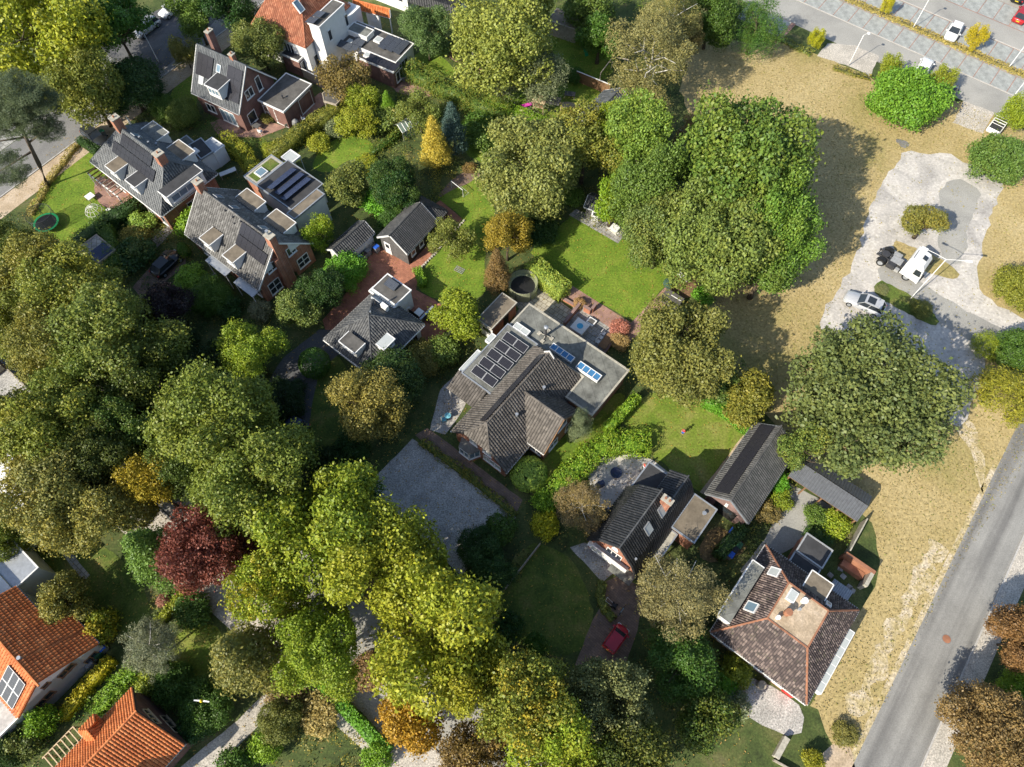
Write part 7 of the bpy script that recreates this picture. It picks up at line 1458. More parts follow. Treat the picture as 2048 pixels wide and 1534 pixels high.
for s in (-1, 1):
    MB().poly([(x1 - .95, s * 1.235, 1.6), (x1 - .1, s * 1.235, 1.6), (x1 - .28, s * 1.21, 2.45), (x1 - .95, s * 1.21, 2.45)][::s]).build('side_window', M['glass_dark'], o)
    MB().cbox(x1 + .1, s * 1.42, 1.7, .16, .3, .65).build('mirror', M['plastic_black'], o); MB().cbox(x1 + .06, s * .85, .75, .08, .4, .22).build('headlight', M['glass_pale'], o); MB().box((x1 - 1.0, s * 1.235, .62), (.02, 0, 0), (0, s * .012, 0), (0, 0, 2.2)).build('door_seam', M['steel_dark'], o)
    MB().box((x0 + .04, s * 1.13, 1.0), (.04, 0, 0), (0, s * .1, 0), (0, 0, 2.3)).build('wind_fairing', M['car_white'], o)
sl = Vector((x1 - .55 - x0 - .1, 0, -.30)).normalized(); MB().box((x1 - 1.15, -.32, 3.46), sl * .55, (0, .64, 0), (0, 0, .05)).build('roof_hatch', M['glass_dark'], o)
MB().tube([(x0 + .25, -1.0, 3.6), (x0 + .25, .4, 3.6)], .035, 5).build('roof_bar', M['steel_dark'], o)
MB().cbox(x1 + .02, 0, .4, .18, 2.3, .5).build('bumper', M['car_white'], o)
ty, rim = wheel_meshes(.5, .3)
for x, ys in ((0, (-1.05, -.72, .72, 1.05)), (fx, (-1.05, 1.05))):
    for y in ys: w = link('wheel', ty, o); w.location = (x, y, .5); link('rim', rim, w)
# ------------------------------------------------------------------ street lamps
def street_lamp(label, base, h, arm=None, group=None, twin=False):
    p = G(*base); o = thing('street_lamp', label, 'street lamp', p, 0, group)
    MB().tube([(0, 0, 0), (0, 0, .9), (0, 0, .95), (0, 0, h)], [.075, .07, .05, .04], 8).build('pole', M['white_paint'], o, True)
    dirs = arm if twin else [arm or (.35, .1)]
    for (ax, ay) in dirs:
        l = math.hypot(ax, ay); ux, uy = ax / l, ay / l
        a = MB().tube([(0, 0, h - .03), (ax * .5, ay * .5, h + .08), (ax, ay, h + .1)], .03, 6).build('arm', M['white_paint'], o)
        e = Vector((ax, ay, h + .1)); v = Vector((ux, uy, 0)); w = Vector((-uy, ux, 0))
        lamp = MB().lathe([(.10, -.06), (.22, -.03), (.24, .02), (.14, .09)], 10, (ax + ux * .15, ay + uy * .15, h + .1)) if not twin else MB().box(e - w * .12 - Vector((0, 0, .05)), v * .7, w * .24, Vector((0, 0, .1)))
        lamp.build('lamp_head', M['plastic_white'], o)
    return o
LG = 'white lamps of the parking lot'
street_lamp('white lamp standing in the weedy verge below the lower parking aisle', (1696.7, 131.5), 5.0, (.55, .15), LG); street_lamp('white lamp in the grass strip left of the white hatchback', (1825.5, 56.4), 5.0, (.55, .15), LG)
street_lamp('white lamp in the grass strip near the right edge', (2016, 137), 5.0, (.55, .15), LG); street_lamp('white lamp beside the white pickup', (2004, 222), 5.0, (.55, .15), LG)
street_lamp('tall twin arm street lamp on the grassy island', (1820.6, 597.8), 7.75, [(-1.7, 1.2), (2.0, -.3)], None, True)
street_lamp('thin street lamp beside the dark asphalt forecourt', (318, 125), 5.0, (-.5, .2))
# ------------------------------------------------------------------ people
def person(label, px, py, h, rz, shirt, trousers, hair, pose='stand'):
    p = G(px, py); o = thing('person', label, 'person', p, rz); s = h / 1.75
    def skin(name, js, es, mat):
        me = bpy.data.meshes.new(name); me.from_pydata([tuple(c * s for c in j[:3]) for j in js], es, []); ob = link(name, me, o); me.materials.append(M[mat])
        md = ob.modifiers.new('skin', 'SKIN'); md.use_smooth_shade = True
        for v, j in zip(me.skin_vertices[0].data, js): v.radius = (j[3] * s, (j[4] if len(j) > 4 else j[3]) * s)
        me.skin_vertices[0].data[0].use_root = True; sd = ob.modifiers.new('sub', 'SUBSURF'); sd.levels = sd.render_levels = 1; return ob
    kx = .12 if pose == 'walk' else .0
    skin('body', [(0, 0, .95, .13, .11), (0, 0, 1.2, .13, .10), (0, 0, 1.42, .13, .09), (0, 0, 1.52, .05), (0, 0, 1.60, .075), (0, 0, 1.70, .085), (0, .19, 1.40, .05), (.04, .25, 1.15, .04), (.16, .22, .95, .03), (.22, .21, .90, .035), (0, -.19, 1.40, .05), (.06, -.27, 1.16, .04), (.2, -.24, 1.0, .03), (.26, -.23, .96, .035), (0, .09, .88, .08), (kx, .10, .50, .055), (-kx * .3, .10, .10, .04), (.12 - kx * .3, .10, .04, .035), (0, -.09, .88, .08), (-kx, -.10, .50, .055), (-kx * 1.6, -.10, .10, .04), (.12 - kx * 1.6, -.10, .04, .035)],
         [(0, 1), (1, 2), (2, 3), (3, 4), (4, 5), (2, 6), (6, 7), (7, 8), (8, 9), (2, 10), (10, 11), (11, 12), (12, 13), (0, 14), (14, 15), (15, 16), (16, 17), (0, 18), (18, 19), (19, 20), (20, 21)], 'skin')
    skin('shirt', [(0, 0, .92, .16, .13), (0, 0, 1.2, .16, .125), (0, 0, 1.43, .14, .10), (0, .2, 1.41, .075), (.02, .25, 1.2, .065), (0, -.2, 1.41, .075), (.03, -.26, 1.21, .065)], [(0, 1), (1, 2), (2, 3), (3, 4), (2, 5), (5, 6)], shirt)
    skin('trousers', [(0, 0, .93, .15, .12), (0, .09, .85, .10), (kx, .10, .50, .08), (-kx * .3, .10, .14, .06), (0, -.09, .85, .10), (-kx, -.10, .50, .08), (-kx * 1.6, -.10, .14, .06)], [(0, 1), (1, 2), (2, 3), (0, 4), (4, 5), (5, 6)], trousers)
    MB().lathe([(.09, 0), (.115, .05), (.11, .12), (.06, .17)], 10, (-.012 * s, 0, 1.63 * s)).build('hair', M[hair], o, True)
    return o
person('child in red top and blue trousers standing on the worn lawn', 1364, 868, 1.25, math.radians(-125), 'plastic_red', 'plastic_blue', 'brown_wood')
person('person in red top and pale trousers on the concrete patio', 1287, 938, 1.45, math.radians(-150), 'plastic_red', 'plastic_white', 'brown_wood', 'walk')
# ------------------------------------------------------------------ garden things
def trampoline(label, cx, cy, r, net, pad, mat, h=.75, nh=1.7, solid=False):
    p = G(cx, cy, h); o = thing('trampoline', label, 'trampoline', (p.x, p.y, 0)); n = 28
    MB().lathe([(r * .84, h - .01), (r * .84, h)], n).build('mat', M[mat], o)
    mb = MB(); 
    for k in range(n):
        a, b = 2 * math.pi * k / n, 2 * math.pi * (k + 1) / n
        mb.poly([(math.cos(a) * r * .83, math.sin(a) * r * .83, h + .03), (math.cos(a) * r, math.sin(a) * r, h + .02), (math.cos(b) * r, math.sin(b) * r, h + .02), (math.cos(b) * r * .83, math.sin(b) * r * .83, h + .03)])
        if solid: mb.poly([(math.cos(a) * r, math.sin(a) * r, 0), (math.cos(b) * r, math.sin(b) * r, 0), (math.cos(b) * r, math.sin(b) * r, h), (math.cos(a) * r, math.sin(a) * r, h)])
    mb.build('pad', M[pad], o); nm = MB()
    for k in range(n):
        a, b = 2 * math.pi * k / n, 2 * math.pi * (k + 1) / n; nm.quad((math.cos(a) * r, math.sin(a) * r, h), (math.cos(b) * r, math.sin(b) * r, h), (math.cos(b) * r, math.sin(b) * r, h + nh), (math.cos(a) * r, math.sin(a) * r, h + nh))
    nm.build('safety_net', M[net], o)
    for k in range(6): a = k * math.pi / 3; MB().tube([(math.cos(a) * r, math.sin(a) * r, 0), (math.cos(a) * r, math.sin(a) * r, h + nh)], .03, 5).build('net_pole', M['steel_dark'], o)
    MB().tube([(math.cos(k * .2244) * r, math.sin(k * .2244) * r, h + nh) for k in range(29)], .025, 5, False).build('top_ring', M['steel_dark'], o); return o
trampoline('green rimmed trampoline with dark safety net on the sunlit lawn', 92, 445, 1.55, 'net', 'plastic_green', 'plastic_black')
trampoline('dark trampoline with olive skirt beside the block hedge', 1046, 572, 1.75, 'net_olive', 'net_olive', 'plastic_black', .9, .9, True)
# dome climber
p = G(190, 425); o = thing('climbing_dome', 'white tubular climbing dome on the sunlit lawn', 'climbing dome', p); r = 1.1
for i in range(6):
    a = i * math.pi / 6; MB().tube([(math.cos(a) * r * math.cos(t), math.sin(a) * r * math.cos(t), 1.1 * math.sin(t)) for t in [math.pi * k / 12 for k in range(13)]], .022, 5).build('hoop', M['white_paint'], o)
for z in (.35, .8): rr = r * math.cos(math.asin(z / 1.1)); MB().tube([(math.cos(k * .3927) * rr, math.sin(k * .3927) * rr, z) for k in range(17)], .02, 5, False).build('ring', M['white_paint'], o)
def table(label, cx, cy, w, l, h, top, rot=A0, leg='wood_grey', cat='table', name='garden_table', z=0.0, parts=True):
    p = G(cx, cy, h); o = thing(name, label, cat, (p.x, p.y, z), rot); MB().cbox(0, 0, h - .06, w, l, .06).build('table_top', M[top], o)
    for i in (-1, 1):
        for j in (-1, 1): MB().cbox(i * (w / 2 - .08), j * (l / 2 - .08), 0, .07, .07, h - .06).build('leg', M[leg], o)
    return o
def chair(label, px, py, rot, mat, group=None, z=0.0):
    p = G(px, py, .5); o = thing('garden_chair', label, 'chair', (p.x, p.y, z), rot, group); MB().cbox(0, 0, .42, .46, .46, .05).build('seat', M[mat], o); MB().cbox(-.22, 0, .47, .05, .46, .42).build('backrest', M[mat], o)
    for i in (-1, 1):
        for j in (-1, 1): MB().cbox(i * .19, j * .19, 0, .04, .04, .42).build('leg', M[mat], o)
    return o
table('white square table on the sunlit lawn edge', 179, 392, 1.0, 1.0, .6, 'white_paint'); table('small white stool beside the climbing dome', 216, 419, .5, .5, .4, 'plastic_white', cat='stool', name='stool')
table('round edged white table on the bungalow terrace', 838, 624, .9, .9, .72, 'plastic_white'); table('white potting table behind the hip roofed house', 455, 343, 2.2, .7, .8, 'white_paint', math.radians(30))
MB().cbox(0, 0, 0, .1, .1, .1)
table('long brown dining table on the sunken terrace', 1213, 682, .95, 2.1, .74, 'brown_wood', A0 + .02)
CGp = 'white chairs at the dining table'
for lb, a, b in (('lowest', 1196, 682), ('middle', 1202, 674), ('uppermost', 1207, 666)): chair(lb + ' of the three white chairs at the brown dining table', a, b, A0, 'plastic_white', CGp)
p = G(1160, 652, .6); o = thing('hot_tub', 'white square hot tub with round blue water on the sunken terrace', 'hot tub', (p.x, p.y, 0), A0); MB().cbox(0, 0, 0, 1.7, 1.7, .62).build('shell', M['white_paint'], o); MB().lathe([(.38, .62), (.38, .64)], 20).build('water', M['plastic_pool'], o); MB().cbox(.2, -1.25, 0, 1.1, .5, .3).build('step', M['plastic_black'], o)
p = G(1183, 642, .5); o = thing('fire_table', 'white framed square fire table on the sunken terrace', 'fire table', (p.x, p.y, 0), A0); MB().cbox(0, 0, 0, 1.0, .9, .45).build('frame', M['white_paint'], o); MB().cbox(0, 0, .45, .7, .6, .03).build('tray', M['grey_wood'], o)
sheet('sunken_terrace', [(1122, 650), (1150, 610), (1238, 668), (1205, 708), (1180, 712)], 7, 'slab_grey', 'grey slab terrace with hot tub and dining table', 'terrace')
for lab, a, b, h in (('low brick wall along the left of the sunken terrace', (1128, 652), (1160, 612), .8), ('low brick wall between terrace and border path', (1166, 620), (1180, 628), .9), ('low brick wall at the dining end of the sunken terrace', (1238, 665), (1205, 712), .5), ('low brick step wall at the beige terrace corner', (1122, 597), (1152, 615), .35), ('red brick pier by the border path', (1183, 625), (1190, 615), .9)):
    p, q = G(*a), G(*b); d = (q - p).normalized(); n = Vector((-d.y, d.x, 0)); o = thing('brick_wall', lab, 'wall', p); MB().box(-n * .14, q - p, n * .28, Vector((0, 0, h))).build('masonry', M['brick_wall'], o); MB().box(-n * .17 - d * .03 + Vector((0, 0, h)), (q - p) + d * .06, n * .34, Vector((0, 0, .06))).build('coping', M['brick_wall_mauve'], o)
# play garden
c = G(1078, 222); o = thing('playhouse', 'wooden play tower with pitched roof, magenta slide and swing beam', 'playhouse', c, math.radians(-15))
for x in (-.7, .7):
    for y in (-.6, .6): MB().cbox(x, y, 0, .1, .1, 2.3).build('post', M['pale_wood'], o)
MB().cbox(0, 0, 1.1, 1.5, 1.3, .08).build('platform', M['pale_wood'], o)
for y in (-.62, .62): MB().cbox(0, y, 1.2, 1.4, .05, .75).build('side_boards', M['orange'] if 'orange' in M else M['brown_wood'], o)
MB().slab([(-.95, -.95, 2.2), (.95, -.95, 2.2), (.95, 0, 2.85), (-.95, 0, 2.85)], .06).build('roof_board', M['pale_wood'], o); MB().slab([(.95, .95, 2.2), (-.95, .95, 2.2), (-.95, 0, 2.85), (.95, 0, 2.85)], .06).build('roof_board', M['pale_wood'], o)
sl = MB(); 
for k in range(6):
    x0, x1 = -.75 - k * .33, -.75 - (k + 1) * .33; z0, z1 = 1.15 - .18 * k * (1 if k < 5 else 1), 1.15 - .18 * (k + 1)
    sl.quad((x0, -.25, z0), (x0, .25, z0), (x1, .25, z1), (x1, -.25, z1)); 
    for s in (-.25, .25): sl.quad((x0, s, z0), (x1, s, z1), (x1, s, z1 + .15), (x0, s, z0 + .15))
sl.build('slide', M['plastic_magenta'], o); MB().tube([(.7, 0, 2.2), (3.0, 0, 2.2)], .06, 6).build('swing_beam', M['pale_wood'], o)
for y in (-.8, .8): MB().tube([(3.0, 0, 2.2), (3.2, y, 0)], .05, 6).build('swing_leg', M['pale_wood'], o)
for x in (1.4, 2.3):
    s_ = MB().cbox(x, 0, .5, .25, .5, .04).build('swing_seat', M['plastic_black'], o); MB().tube([(x, -.2, .5), (x, -.2, 2.2)], .012, 4).tube([(x, .2, .5), (x, .2, 2.2)], .012, 4).build('swing_rope', M['steel_dark'], s_)
MB().slab([(.8, -.8, 2.25), (2.9, -.8, 2.25), (2.9, .75, 2.3), (.8, .75, 2.3)], .02).build('canopy_sheet', M['grey_wood'], o)
p = G(1153, 226); o = thing('sandbox', 'brown slatted timber deck box on the play lawn', 'deck box', p, math.radians(52)); 
for i in range(7): MB().cbox(-.95 + i * .32, 0, .02, .29, 1.5, .28).build('board', M['brown_wood'], o)
p = G(1165, 98); o = thing('garden_slide', 'small green plastic slide on the shady lawn', 'slide', p, math.radians(-70)); MB().box((0, -.25, .9), (1.7, 0, -.85), (0, .5, 0), (0, 0, .06)).build('chute', M['plastic_green'], o); MB().tube([(0, -.25, 0), (.05, -.25, 1.3)], .04).tube([(0, .25, 0), (.05, .25, 1.3)], .04).build('ladder', M['brown_wood'], o)
# plank fence with tall posts
def fence(label, a, b, h, mat, capm=None, board=.22, name='plank_fence'):
    p, q = G(*a), G(*b); d = q - p; L = d.length; o = thing(name, label, 'fence', p, math.atan2(d.y, d.x)); n = max(2, int(L / board)); w = L / n
    me = MB().box((.01, -.02, .03), (w - .02, 0, 0), (0, .04, 0), (0, 0, h)).mesh('board', M[mat])
    for i in range(n): x = link('board', me, o); x.location = (i * w, (i % 2) * .02, 0)
    if capm: MB().box((-.03, -.07, h + .03), (L + .06, 0, 0), (0, .14, 0), (0, 0, .06)).build('cap_rail', M[capm], o)
    for i in range(int(L / 2) + 1): MB().cbox(min(i * 2.0, L), .08, 0, .1, .1, h + .05).build('post', M['wood_grey'], o)
    return o
fence('brown plank fence with white cap beside the slate roofed shed', (1152, 163), (1218, 190), 1.7, 'brown_wood', 'white_paint')
fence('grey plank fence on the left lower garden edge', (-10, 1075), (38, 1050), 1.5, 'wood_grey'); fence('thin fence between the extension and the terracotta house terrace', (585, 143), (640, 170), 1.4, 'wood_grey', 'white_paint')
p, q = G(1198, 172), G(1222, 140); o = thing('timber_arch', 'tall white timber beam frame behind the plank fence', 'frame', p); d = q - p
MB().tube([(0, 0, 0), (0, 0, 2.2)], .06).tube([d, d + Vector((0, 0, 2.2))], .06).build('post', M['wood_grey'], o); MB().tube([(0, 0, 2.2), d + Vector((0, 0, 2.2))], .07).tube([d + Vector((0, 0, 2.2)), d + Vector((2.2, -.6, 2.2))], .07).build('beam', M['wood_grey'], o)
# greenhouse
p = G(808, 283); o = thing('greenhouse', 'small aluminium greenhouse beside the golden conifer', 'greenhouse', p, math.radians(40)); gl, gw_, ge, gr = 3.0, 2.0, 1.5, 2.2
for i in range(6):
    x = i * gl / 5; MB().tube([(x, 0, 0), (x, 0, ge), (x, gw_ / 2, gr), (x, gw_, ge), (x, gw_, 0)], .035, 4).build('frame_rib', M['grey_steel'], o)
for (y, z) in ((0, ge), (gw_ / 2, gr), (gw_, ge)): MB().tube([(0, y, z), (gl, y, z)], .035, 4).build('frame_rail', M['grey_steel'], o)
for i in range(5):
    x0, x1 = i * gl / 5 + .03, (i + 1) * gl / 5 - .03
    MB().quad((x0, .02, ge), (x1, .02, ge), (x1, gw_ / 2 - .02, gr), (x0, gw_ / 2 - .02, gr)).build('pane', M['glass_green'], o); MB().quad((x1, gw_ - .02, ge), (x0, gw_ - .02, ge), (x0, gw_ / 2 + .02, gr), (x1, gw_ / 2 + .02, gr)).build('pane', M['glass_green'], o); MB().quad((x0, 0, .1), (x1, 0, .1), (x1, 0, ge), (x0, 0, ge)).build('pane', M['glass_green'], o)
# goal
p = G(915, 385); o = thing('football_goal', 'white netted football goal on the long lawn', 'goal', p, math.radians(-45)); MB().tube([(-1.1, 0, 0), (-1.1, 0, 1.3), (1.1, 0, 1.3), (1.1, 0, 0)], .04, 6).build('frame', M['white_paint'], o); MB().tube([(-1.1, 0, 0), (-1.1, 1.0, 0), (1.1, 1.0, 0), (1.1, 0, 0)], .025, 5).build('ground_bar', M['white_paint'], o)
MB().quad((-1.1, 0, 1.3), (1.1, 0, 1.3), (1.1, 1.0, 0), (-1.1, 1.0, 0)).poly([(-1.1, 0, 0), (-1.1, 0, 1.3), (-1.1, 1, 0)]).poly([(1.1, 0, 0), (1.1, 0, 1.3), (1.1, 1, 0)]).build('net', M['net_white'], o)
p = G(919, 540); o = thing('trellis', 'small white lattice lying on the long lawn', 'trellis', p, math.radians(60))
for i in range(4): MB().cbox(-.35 + i * .23, 0, .02, .05, 1.2, .04).build('slat', M['grey_steel'], o)
for i in range(5): MB().cbox(0, -.55 + i * .27, .06, .8, .05, .03).build('cross_slat', M['grey_steel'], o)
# stone edge along the long lawn
ptsE = [(835, 545), (850, 528), (870, 508), (890, 486), (910, 462), (930, 440)]; o = thing('stone_edging', 'row of pale edging stones between the red drive and the long lawn', 'edging', G(*ptsE[0])); rs_ = random.Random(8); P0 = G(*ptsE[0])
for a, b in zip(ptsE, ptsE[1:]):
    A_, B_ = G(*a) - P0, G(*b) - P0; k = int((B_ - A_).length / .38)
    for i in range(k): c = A_.lerp(B_, (i + .5) / k); MB().cbox(c.x, c.y, 0, rs_.uniform(.24, .36), rs_.uniform(.2, .3), rs_.uniform(.15, .3), rs_.uniform(0, 3), .8, .8).build('stone', M['gravel_pale'], o)
# hammock, lounge box, sunbed pad
p = G(1362, 556); o = thing('hammock', 'white curved hammock on its timber stand', 'hammock', p, math.radians(-52)); MB().tube([(-1.3, 0, .7), (-.7, 0, .25), (0, 0, .12), (.7, 0, .25), (1.3, 0, .7)], .06, 6).build('stand', M['pale_wood'], o)
hm = MB(); 
for k in range(8):
    x0, x1 = -1.1 + k * .275, -1.1 + (k + 1) * .275; f_ = lambda x: .42 + .2 * x * x; hm.quad((x0, -.3, f_(x0)), (x1, -.3, f_(x1)), (x1, .3, f_(x1)), (x0, .3, f_(x0)))
hm.build('cloth', M['white_paint'], o)
p = G(1345, 595, 1.0); o = thing('lounge_cabin', 'dark covered garden lounge with a white stripe above the olive round tree', 'lounge', (p.x, p.y, 0), math.radians(51.5)); MB().cbox(0, 0, 0, 1.3, 2.2, .9).build('body', M['grey_wood'], o); MB().cbox(0, 0, .9, 1.5, 2.4, .1).build('roof_sheet', M['bitumen'], o); MB().cbox(.2, -.4, 1.0, .08, 1.4, .04).build('stripe', M['white_paint'], o)
sheet('sun_pad', [(1211, 455), (1228, 445), (1247, 457), (1232, 472)], 7, 'cream_render', 'cream slab under the white garden seat', 'paving'); table('white garden seat on the cream slab', 1230, 455, 1.1, 1.0, .45, 'white_paint', cat='seat', name='sunbed')
# patio things
p = G(1232, 946, .2); o = thing('fire_bowl', 'round grey blue fire bowl on the concrete patio', 'fire bowl', (p.x, p.y, 0)); MB().lathe([(.25, 0), (.6, .28), (.62, .32), (.5, .3), (.2, .14)], 18).build('bowl', M['plastic_navy'], o); MB().lathe([(.64, .30), (.64, .34)], 18).build('rim', M['grey_steel'], o) if False else None
p = G(1201, 968, .5); o = thing('covered_barbecue', 'dark covered barbecue in the hedge shadow of the patio', 'barbecue', (p.x, p.y, 0), .4); MB().cbox(0, 0, 0, .9, .6, .95, 0, .8, .7).build('cover', M['plastic_navy'], o)
# wheelie bins
def bin_(label, px, py, lid, body='plastic_grey', group=None, rot=A0):
    p = G(px, py, 1.0); o = thing('wheelie_bin', label, 'wheelie bin', (p.x, p.y, 0), rot, group); MB().cbox(0, 0, .06, .46, .55, .9, 0, 1.2, 1.2).build('body', M[body], o); MB().cbox(0, 0, .96, .58, .70, .07, 0, .92, .92).build('lid', M['plastic_' + lid], o)
    for s in (-1, 1): MB().tube([(s * .2, .3, .1), (s * .26, .3, .1)], .1, 8).build('wheel', M['rubber'], o)
    MB().tube([(-.2, .38, .98), (.2, .38, .98)], .02, 5).build('handle', M['plastic_grey'], o); return o
bin_('blue lidded bin at the upper end of the dark hedge', 1466, 1062, 'blue'); bin_('black bin below the upper blue lidded bin', 1457, 1074, 'black'); bin_('dark grey bin at the lower end of the first row', 1450, 1085, 'grey')
bin_('green bin beside the hip house hedge', 1479, 1090, 'dkgreen', 'plastic_dkgreen'); bin_('black bin between the green and the blue bin', 1471, 1099, 'black'); bin_('blue lidded bin at the lower end of the second row', 1463, 1109, 'blue')
bin_('blue bin nearest the laurel at the small garage wall', 718, 514, 'blue'); bin_('dark bin second from the laurel at the garage wall', 727, 507, 'black'); bin_('grey bin third from the laurel at the garage wall', 735, 500, 'grey'); bin_('small blue crate lidded bin at the barn corner', 752, 493, 'blue')
bin_('blue bin at the white house corner', 201, 1297, 'blue'); bin_('green bin beside the white house wall', 192, 1308, 'dkgreen', 'plastic_dkgreen'); bin_('grey bin under the white house eaves', 176, 1328, 'grey')
bin_('grey green bin beside the pink cushion', 808, 150, 'dkgreen'); bin_('green lidded bin beside the dark parked car', 202, 262, 'green')
p = G(815, 158); o = thing('cushion', 'round pink seat cushion beside the white annex', 'cushion', p); MB().lathe([(.3, 0), (.38, .1), (.38, .22), (.25, .32)], 12).build('pad', M['plastic_pink'], o)
# motorbike / bicycle
def bicycle(label, px, py, rot, mat='plastic_black'):
    p = G(px, py); o = thing('bicycle', label, 'bicycle', p, rot)
    for x in (-.52, .52): MB().tube([(x + .33 * math.cos(k * .3927), 0, .34 + .33 * math.sin(k * .3927)) for k in range(17)], .025, 5, False).build('wheel', M['rubber'], o)
    MB().tube([(-.52, 0, .34), (-.1, 0, .3), (-.25, 0, .85), (-.52, 0, .34)], .02, 5).tube([(-.1, 0, .3), (.38, 0, .85), (-.22, 0, .78)], .02, 5).tube([(.38, 0, .95), (.52, 0, .34)], .02, 5).build('frame', M[mat], o)
    MB().tube([(.36, -.28, 1.0), (.4, 0, .96), (.36, .28, 1.0)], .02, 5).build('handlebar', M['steel_dark'], o); MB().cbox(-.25, 0, .86, .26, .14, .06).build('saddle', M['plastic_black'], o); return o
bicycle('black bicycle leaning at the small garage', 743, 497, .8); bicycle('grey blue bicycle on the microcar drive', 1240, 1226, .9, 'plastic_cyan'); bicycle('dark bicycle beside the chairs on the bungalow terrace', 850, 640, -.7)
# bungalow terrace wall and bench
p, q = G(842, 648), G(868, 622); d = q - p; o = thing('terrace_screen', 'white capped terrace screen beside the bungalow', 'screen', p); n = Vector((-d.y, d.x, 0)).normalized(); MB().box(-n * .1, d, n * .2, Vector((0, 0, 1.0))).build('panel', M['grey_wood'], o); MB().box(-n * .13 + Vector((0, 0, 1)), d, n * .26, Vector((0, 0, .06))).build('cap_rail', M['zinc'], o)
p = G(825, 632, .4); o = thing('garden_bench', 'dark garden bench on the bungalow terrace', 'bench', (p.x, p.y, 0), A0); MB().cbox(0, 0, .4, 1.5, .45, .06).build('seat', M['black_wood'], o); MB().cbox(0, .22, .46, 1.5, .06, .45).build('backrest', M['black_wood'], o)
for x in (-.65, .65): MB().cbox(x, 0, 0, .08, .42, .4).build('leg', M['black_wood'], o)
# pergola of the hip house
B = Bld('timber_pergola', 'white posted timber pergola over the rounded brick terrace', 'pergola', (176, 342), 2.4, math.radians(-39))
for i in range(9): MB().box((.2 + i * .72, -.3, 2.3), (.1, 0, 0), (0, 2.2, 0), (0, 0, .12)).build('slat', M['brown_wood'] if i < 3 else M['wood_grey'], B.root)
bars(B.root, 'beam', [((0, -.2, 2.3), (6.4, -.2, 2.3)), ((0, 1.8, 2.3), (6.4, 1.8, 2.3))], .12, .18, 'white_paint')
for x, y in ((.1, -.2), (3.2, -.2), (6.3, -.2)): MB().cbox(x, y, 0, .12, .12, 2.15).build('post', M['white_paint'], B.root)
# terrace furniture of the low extension
p = G(590, 243, .8); o = thing('covered_barbecue', 'grey covered barbecue beside the low extension', 'barbecue', (p.x, p.y, 0), .5); MB().lathe([(.45, 0), (.5, .5), (.42, .95), (.15, 1.15)], 10).build('cover', M['plastic_grey'], o)
chair('pale chair beside the covered barbecue', 606, 236, .4, 'plastic_white'); chair('pale chair at the corner window of the low extension', 572, 250, 2.2, 'wood_grey'); table('small grey garden table beside the brick gable wall', 512, 250, 1.1, .8, .72, 'grey_wood', math.radians(-30)); chair('pale chair beside the small grey garden table', 520, 262, 1.2, 'plastic_white')
table('round terracotta table on the terracotta house terrace', 640, 128, .9, .9, .7, 'pale_wood')
p = G(270, 262, 0); o = thing('folded_parasol', 'folded white parasol behind the hip roofed house', 'parasol', p); MB().tube([(0, 0, 0), (0, 0, 2.6)], .03).build('pole', M['white_paint'], o); MB().lathe([(.22, .9), (.15, 1.6), (.04, 2.5)], 8).build('cloth', M['white_paint'], o)
p = G(896, 833, .4); o = thing('bistro_set', 'pale blue round bistro table with chair in the shaded gravel', 'table', (p.x, p.y, 0)); MB().lathe([(.35, .66), (.36, .69), (.3, .7)], 14).build('table_top', M['plastic_cyan'], o); MB().tube([(0, 0, 0), (0, 0, .66)], .04).build('leg', M['plastic_cyan'], o)
chair('pale blue chair left of the bistro table', 888, 838, .3, 'plastic_cyan')
p = G(1893, 1278); o = thing('manhole_cover', 'round brown manhole cover in the sunlit street', 'manhole', (p.x, p.y, .026)); MB().lathe([(.38, 0), (.38, .012), (.30, .014)], 20).build('cover', M['rust_metal'], o); MB().lathe([(.44, 0), (.44, .006)], 20).build('rim', M['asphalt'], o)
# walls and loose things right side
def lowwall(label, a, b, h, w, mat, cat='wall', name='low_wall'):
    p, q = G(*a), G(*b); d = q - p; n = Vector((-d.y, d.x, 0)).normalized(); o = thing(name, label, cat, p); L = d.length; k = max(1, int(L / 1.8))
    for i in range(k): MB().box(d * (i / k) + d.normalized() * .01 - n * w / 2, d * (1 / k) - d.normalized() * .02, n * w, Vector((0, 0, h))).build('panel', M[mat], o)
    return o
lowwall('grey concrete panel wall between corrugated shed and annex', (1722, 1045), (1688, 1108), 1.5, .12, 'concrete_cap'); lowwall('grey planter wall at the lower edge of the gravelly yard', (1570, 1475), (1548, 1515), .7, .5, 'concrete_cap'); lowwall('narrow board wall beside the planter', (1545, 1520), (1590, 1545), .5, .15, 'wood_grey')
lowwall('timber edge fence of the dappled front lawn', (1080, 1090), (1010, 1180), .9, .08, 'wood_grey')
rs_ = random.Random(4); c0 = G(1672, 1150); o = thing('stepping_stones', 'scattered concrete stepping slabs behind the annex', 'slabs', c0)
for i in range(11): MB().cbox(rs_.uniform(-1.2, 1.6), rs_.uniform(-1.8, 1.5), 0, .5, .5, .06, A0 + rs_.uniform(-.3, .3)).build('slab', M['slab_grey'], o)
p = G(1680, 1180, .4); o = thing('roof_sheet_stack', 'pale corrugated sheet stack against the hip house', 'sheet stack', (p.x, p.y, 0), A0); corrugated(o, [(-1.0, -.5, .5), (1.0, -.5, .5), (1.0, .5, .75), (-1.0, .5, .75)], 'zinc', .2, .05, 'sheet'); MB().cbox(0, 0, 0, 1.9, .9, .45).build('crate', M['wood_grey'], o)
p = G(1678, 1033); o = thing('log_pile', 'pile of cut log rounds in front of the corrugated shed', 'log pile', p, A0)
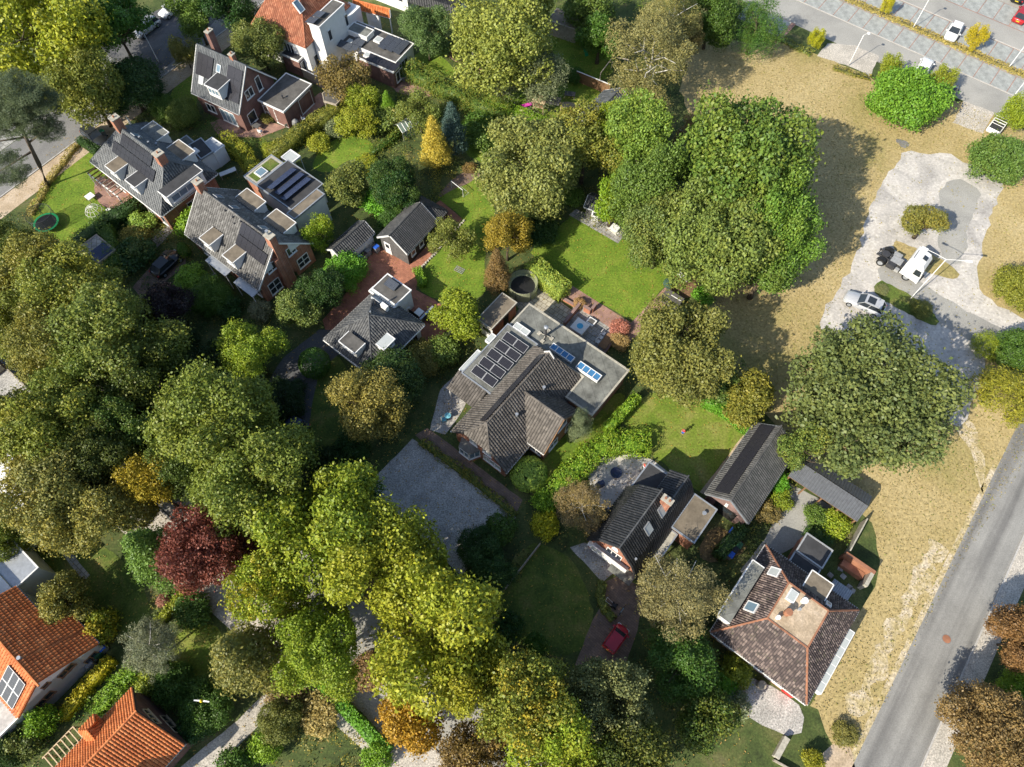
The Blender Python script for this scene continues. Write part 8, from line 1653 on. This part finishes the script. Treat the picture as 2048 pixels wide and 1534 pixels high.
for i in range(12): a = rs_.uniform(0, 3); x, y = rs_.uniform(-1.1, 1.1), rs_.uniform(-.4, .4); MB().lathe([(.16, 0), (.16, rs_.uniform(.2, .5))], 9, (x, y, 0)).build('log', M['pale_wood'], o)
table('pale slatted bench in the gravelly yard', 1484, 1378, .5, 1.3, .45, 'wood_grey', A0 + 1.4, cat='bench', name='garden_bench'); p = G(1523, 1370, .5); o = thing('rain_barrel', 'round woven barrel below the hip house facade', 'barrel', (p.x, p.y, 0)); MB().lathe([(.35, 0), (.42, .4), (.4, .8), (.34, .85)], 12).build('barrel', M['wood_grey'], o)
p = G(1228, 1212); o = thing('garden_mower', 'black push mower with pale handle on the microcar drive', 'mower', p, 2.6); MB().cbox(0, 0, .08, .5, .42, .28, 0, .8, .8).build('deck', M['plastic_black'], o); MB().tube([(.25, -.15, .3), (.95, -.2, .95), (.95, .2, .95), (.25, .15, .3)], .02, 5).build('handle', M['white_paint'], o)
for x in (-.2, .2):
    for y in (-.25, .25): MB().tube([(x, y - .03, .1), (x, y + .03, .1)], .1, 8).build('wheel', M['rubber'], o)
p = G(403, 1402, 3.4); o = thing('wind_spinner', 'yellow bodied ornament with white wings above the dark rhododendron', 'ornament', (p.x, p.y, 0)); MB().tube([(0, 0, 0), (0, 0, 3.35)], .02, 5).build('pole', M['steel_dark'], o)
MB().lathe([(.02, 0), (.13, .08), (.15, .2), (.05, .34)], 10, (0, 0, 3.3)).build('body', M['plastic_yellow'], o); MB().poly([(-.1, -.06, 3.45), (-.62, .0, 3.56), (-.62, .1, 3.56), (-.1, .08, 3.47)]).build('wing', M['plastic_white'], o); MB().poly([(.1, -.06, 3.45), (.72, -.12, 3.5), (.72, -.02, 3.5), (.1, .08, 3.47)]).build('wing', M['plastic_white'], o)
table('blue garden table beside the curved brick path', 955, 120, .9, .8, .7, 'plastic_blue'); chair('white chair beside the blue garden table', 948, 108, 1.0, 'plastic_white'); table('red covered table at the upper edge', 925, 15, 1.0, .8, .7, 'plastic_red')
table('low timber table in the bushes behind the spruce', 938, 208, 1.4, .7, .5, 'brown_wood', math.radians(-25)); table('picnic bench on the play lawn shade', 1140, 187, 1.5, .9, .6, 'grey_wood', math.radians(-10), cat='picnic table')
for lb, x, y in (('leftmost', 676, 228), ('middle', 684, 222), ('rightmost', 693, 218)):
    p = G(x, y); o = thing('plant_hoop', lb + ' of the three thin pale plant hoops by the diagonal hedge', 'hoop', p, math.radians(50), 'plant hoops by the diagonal hedge'); MB().tube([(0, -.5 + .5 * (1 - math.cos(k * math.pi / 8)), math.sin(k * math.pi / 8) * 1.0) for k in range(9)], .025, 5).build('hoop', M['grey_steel'], o)
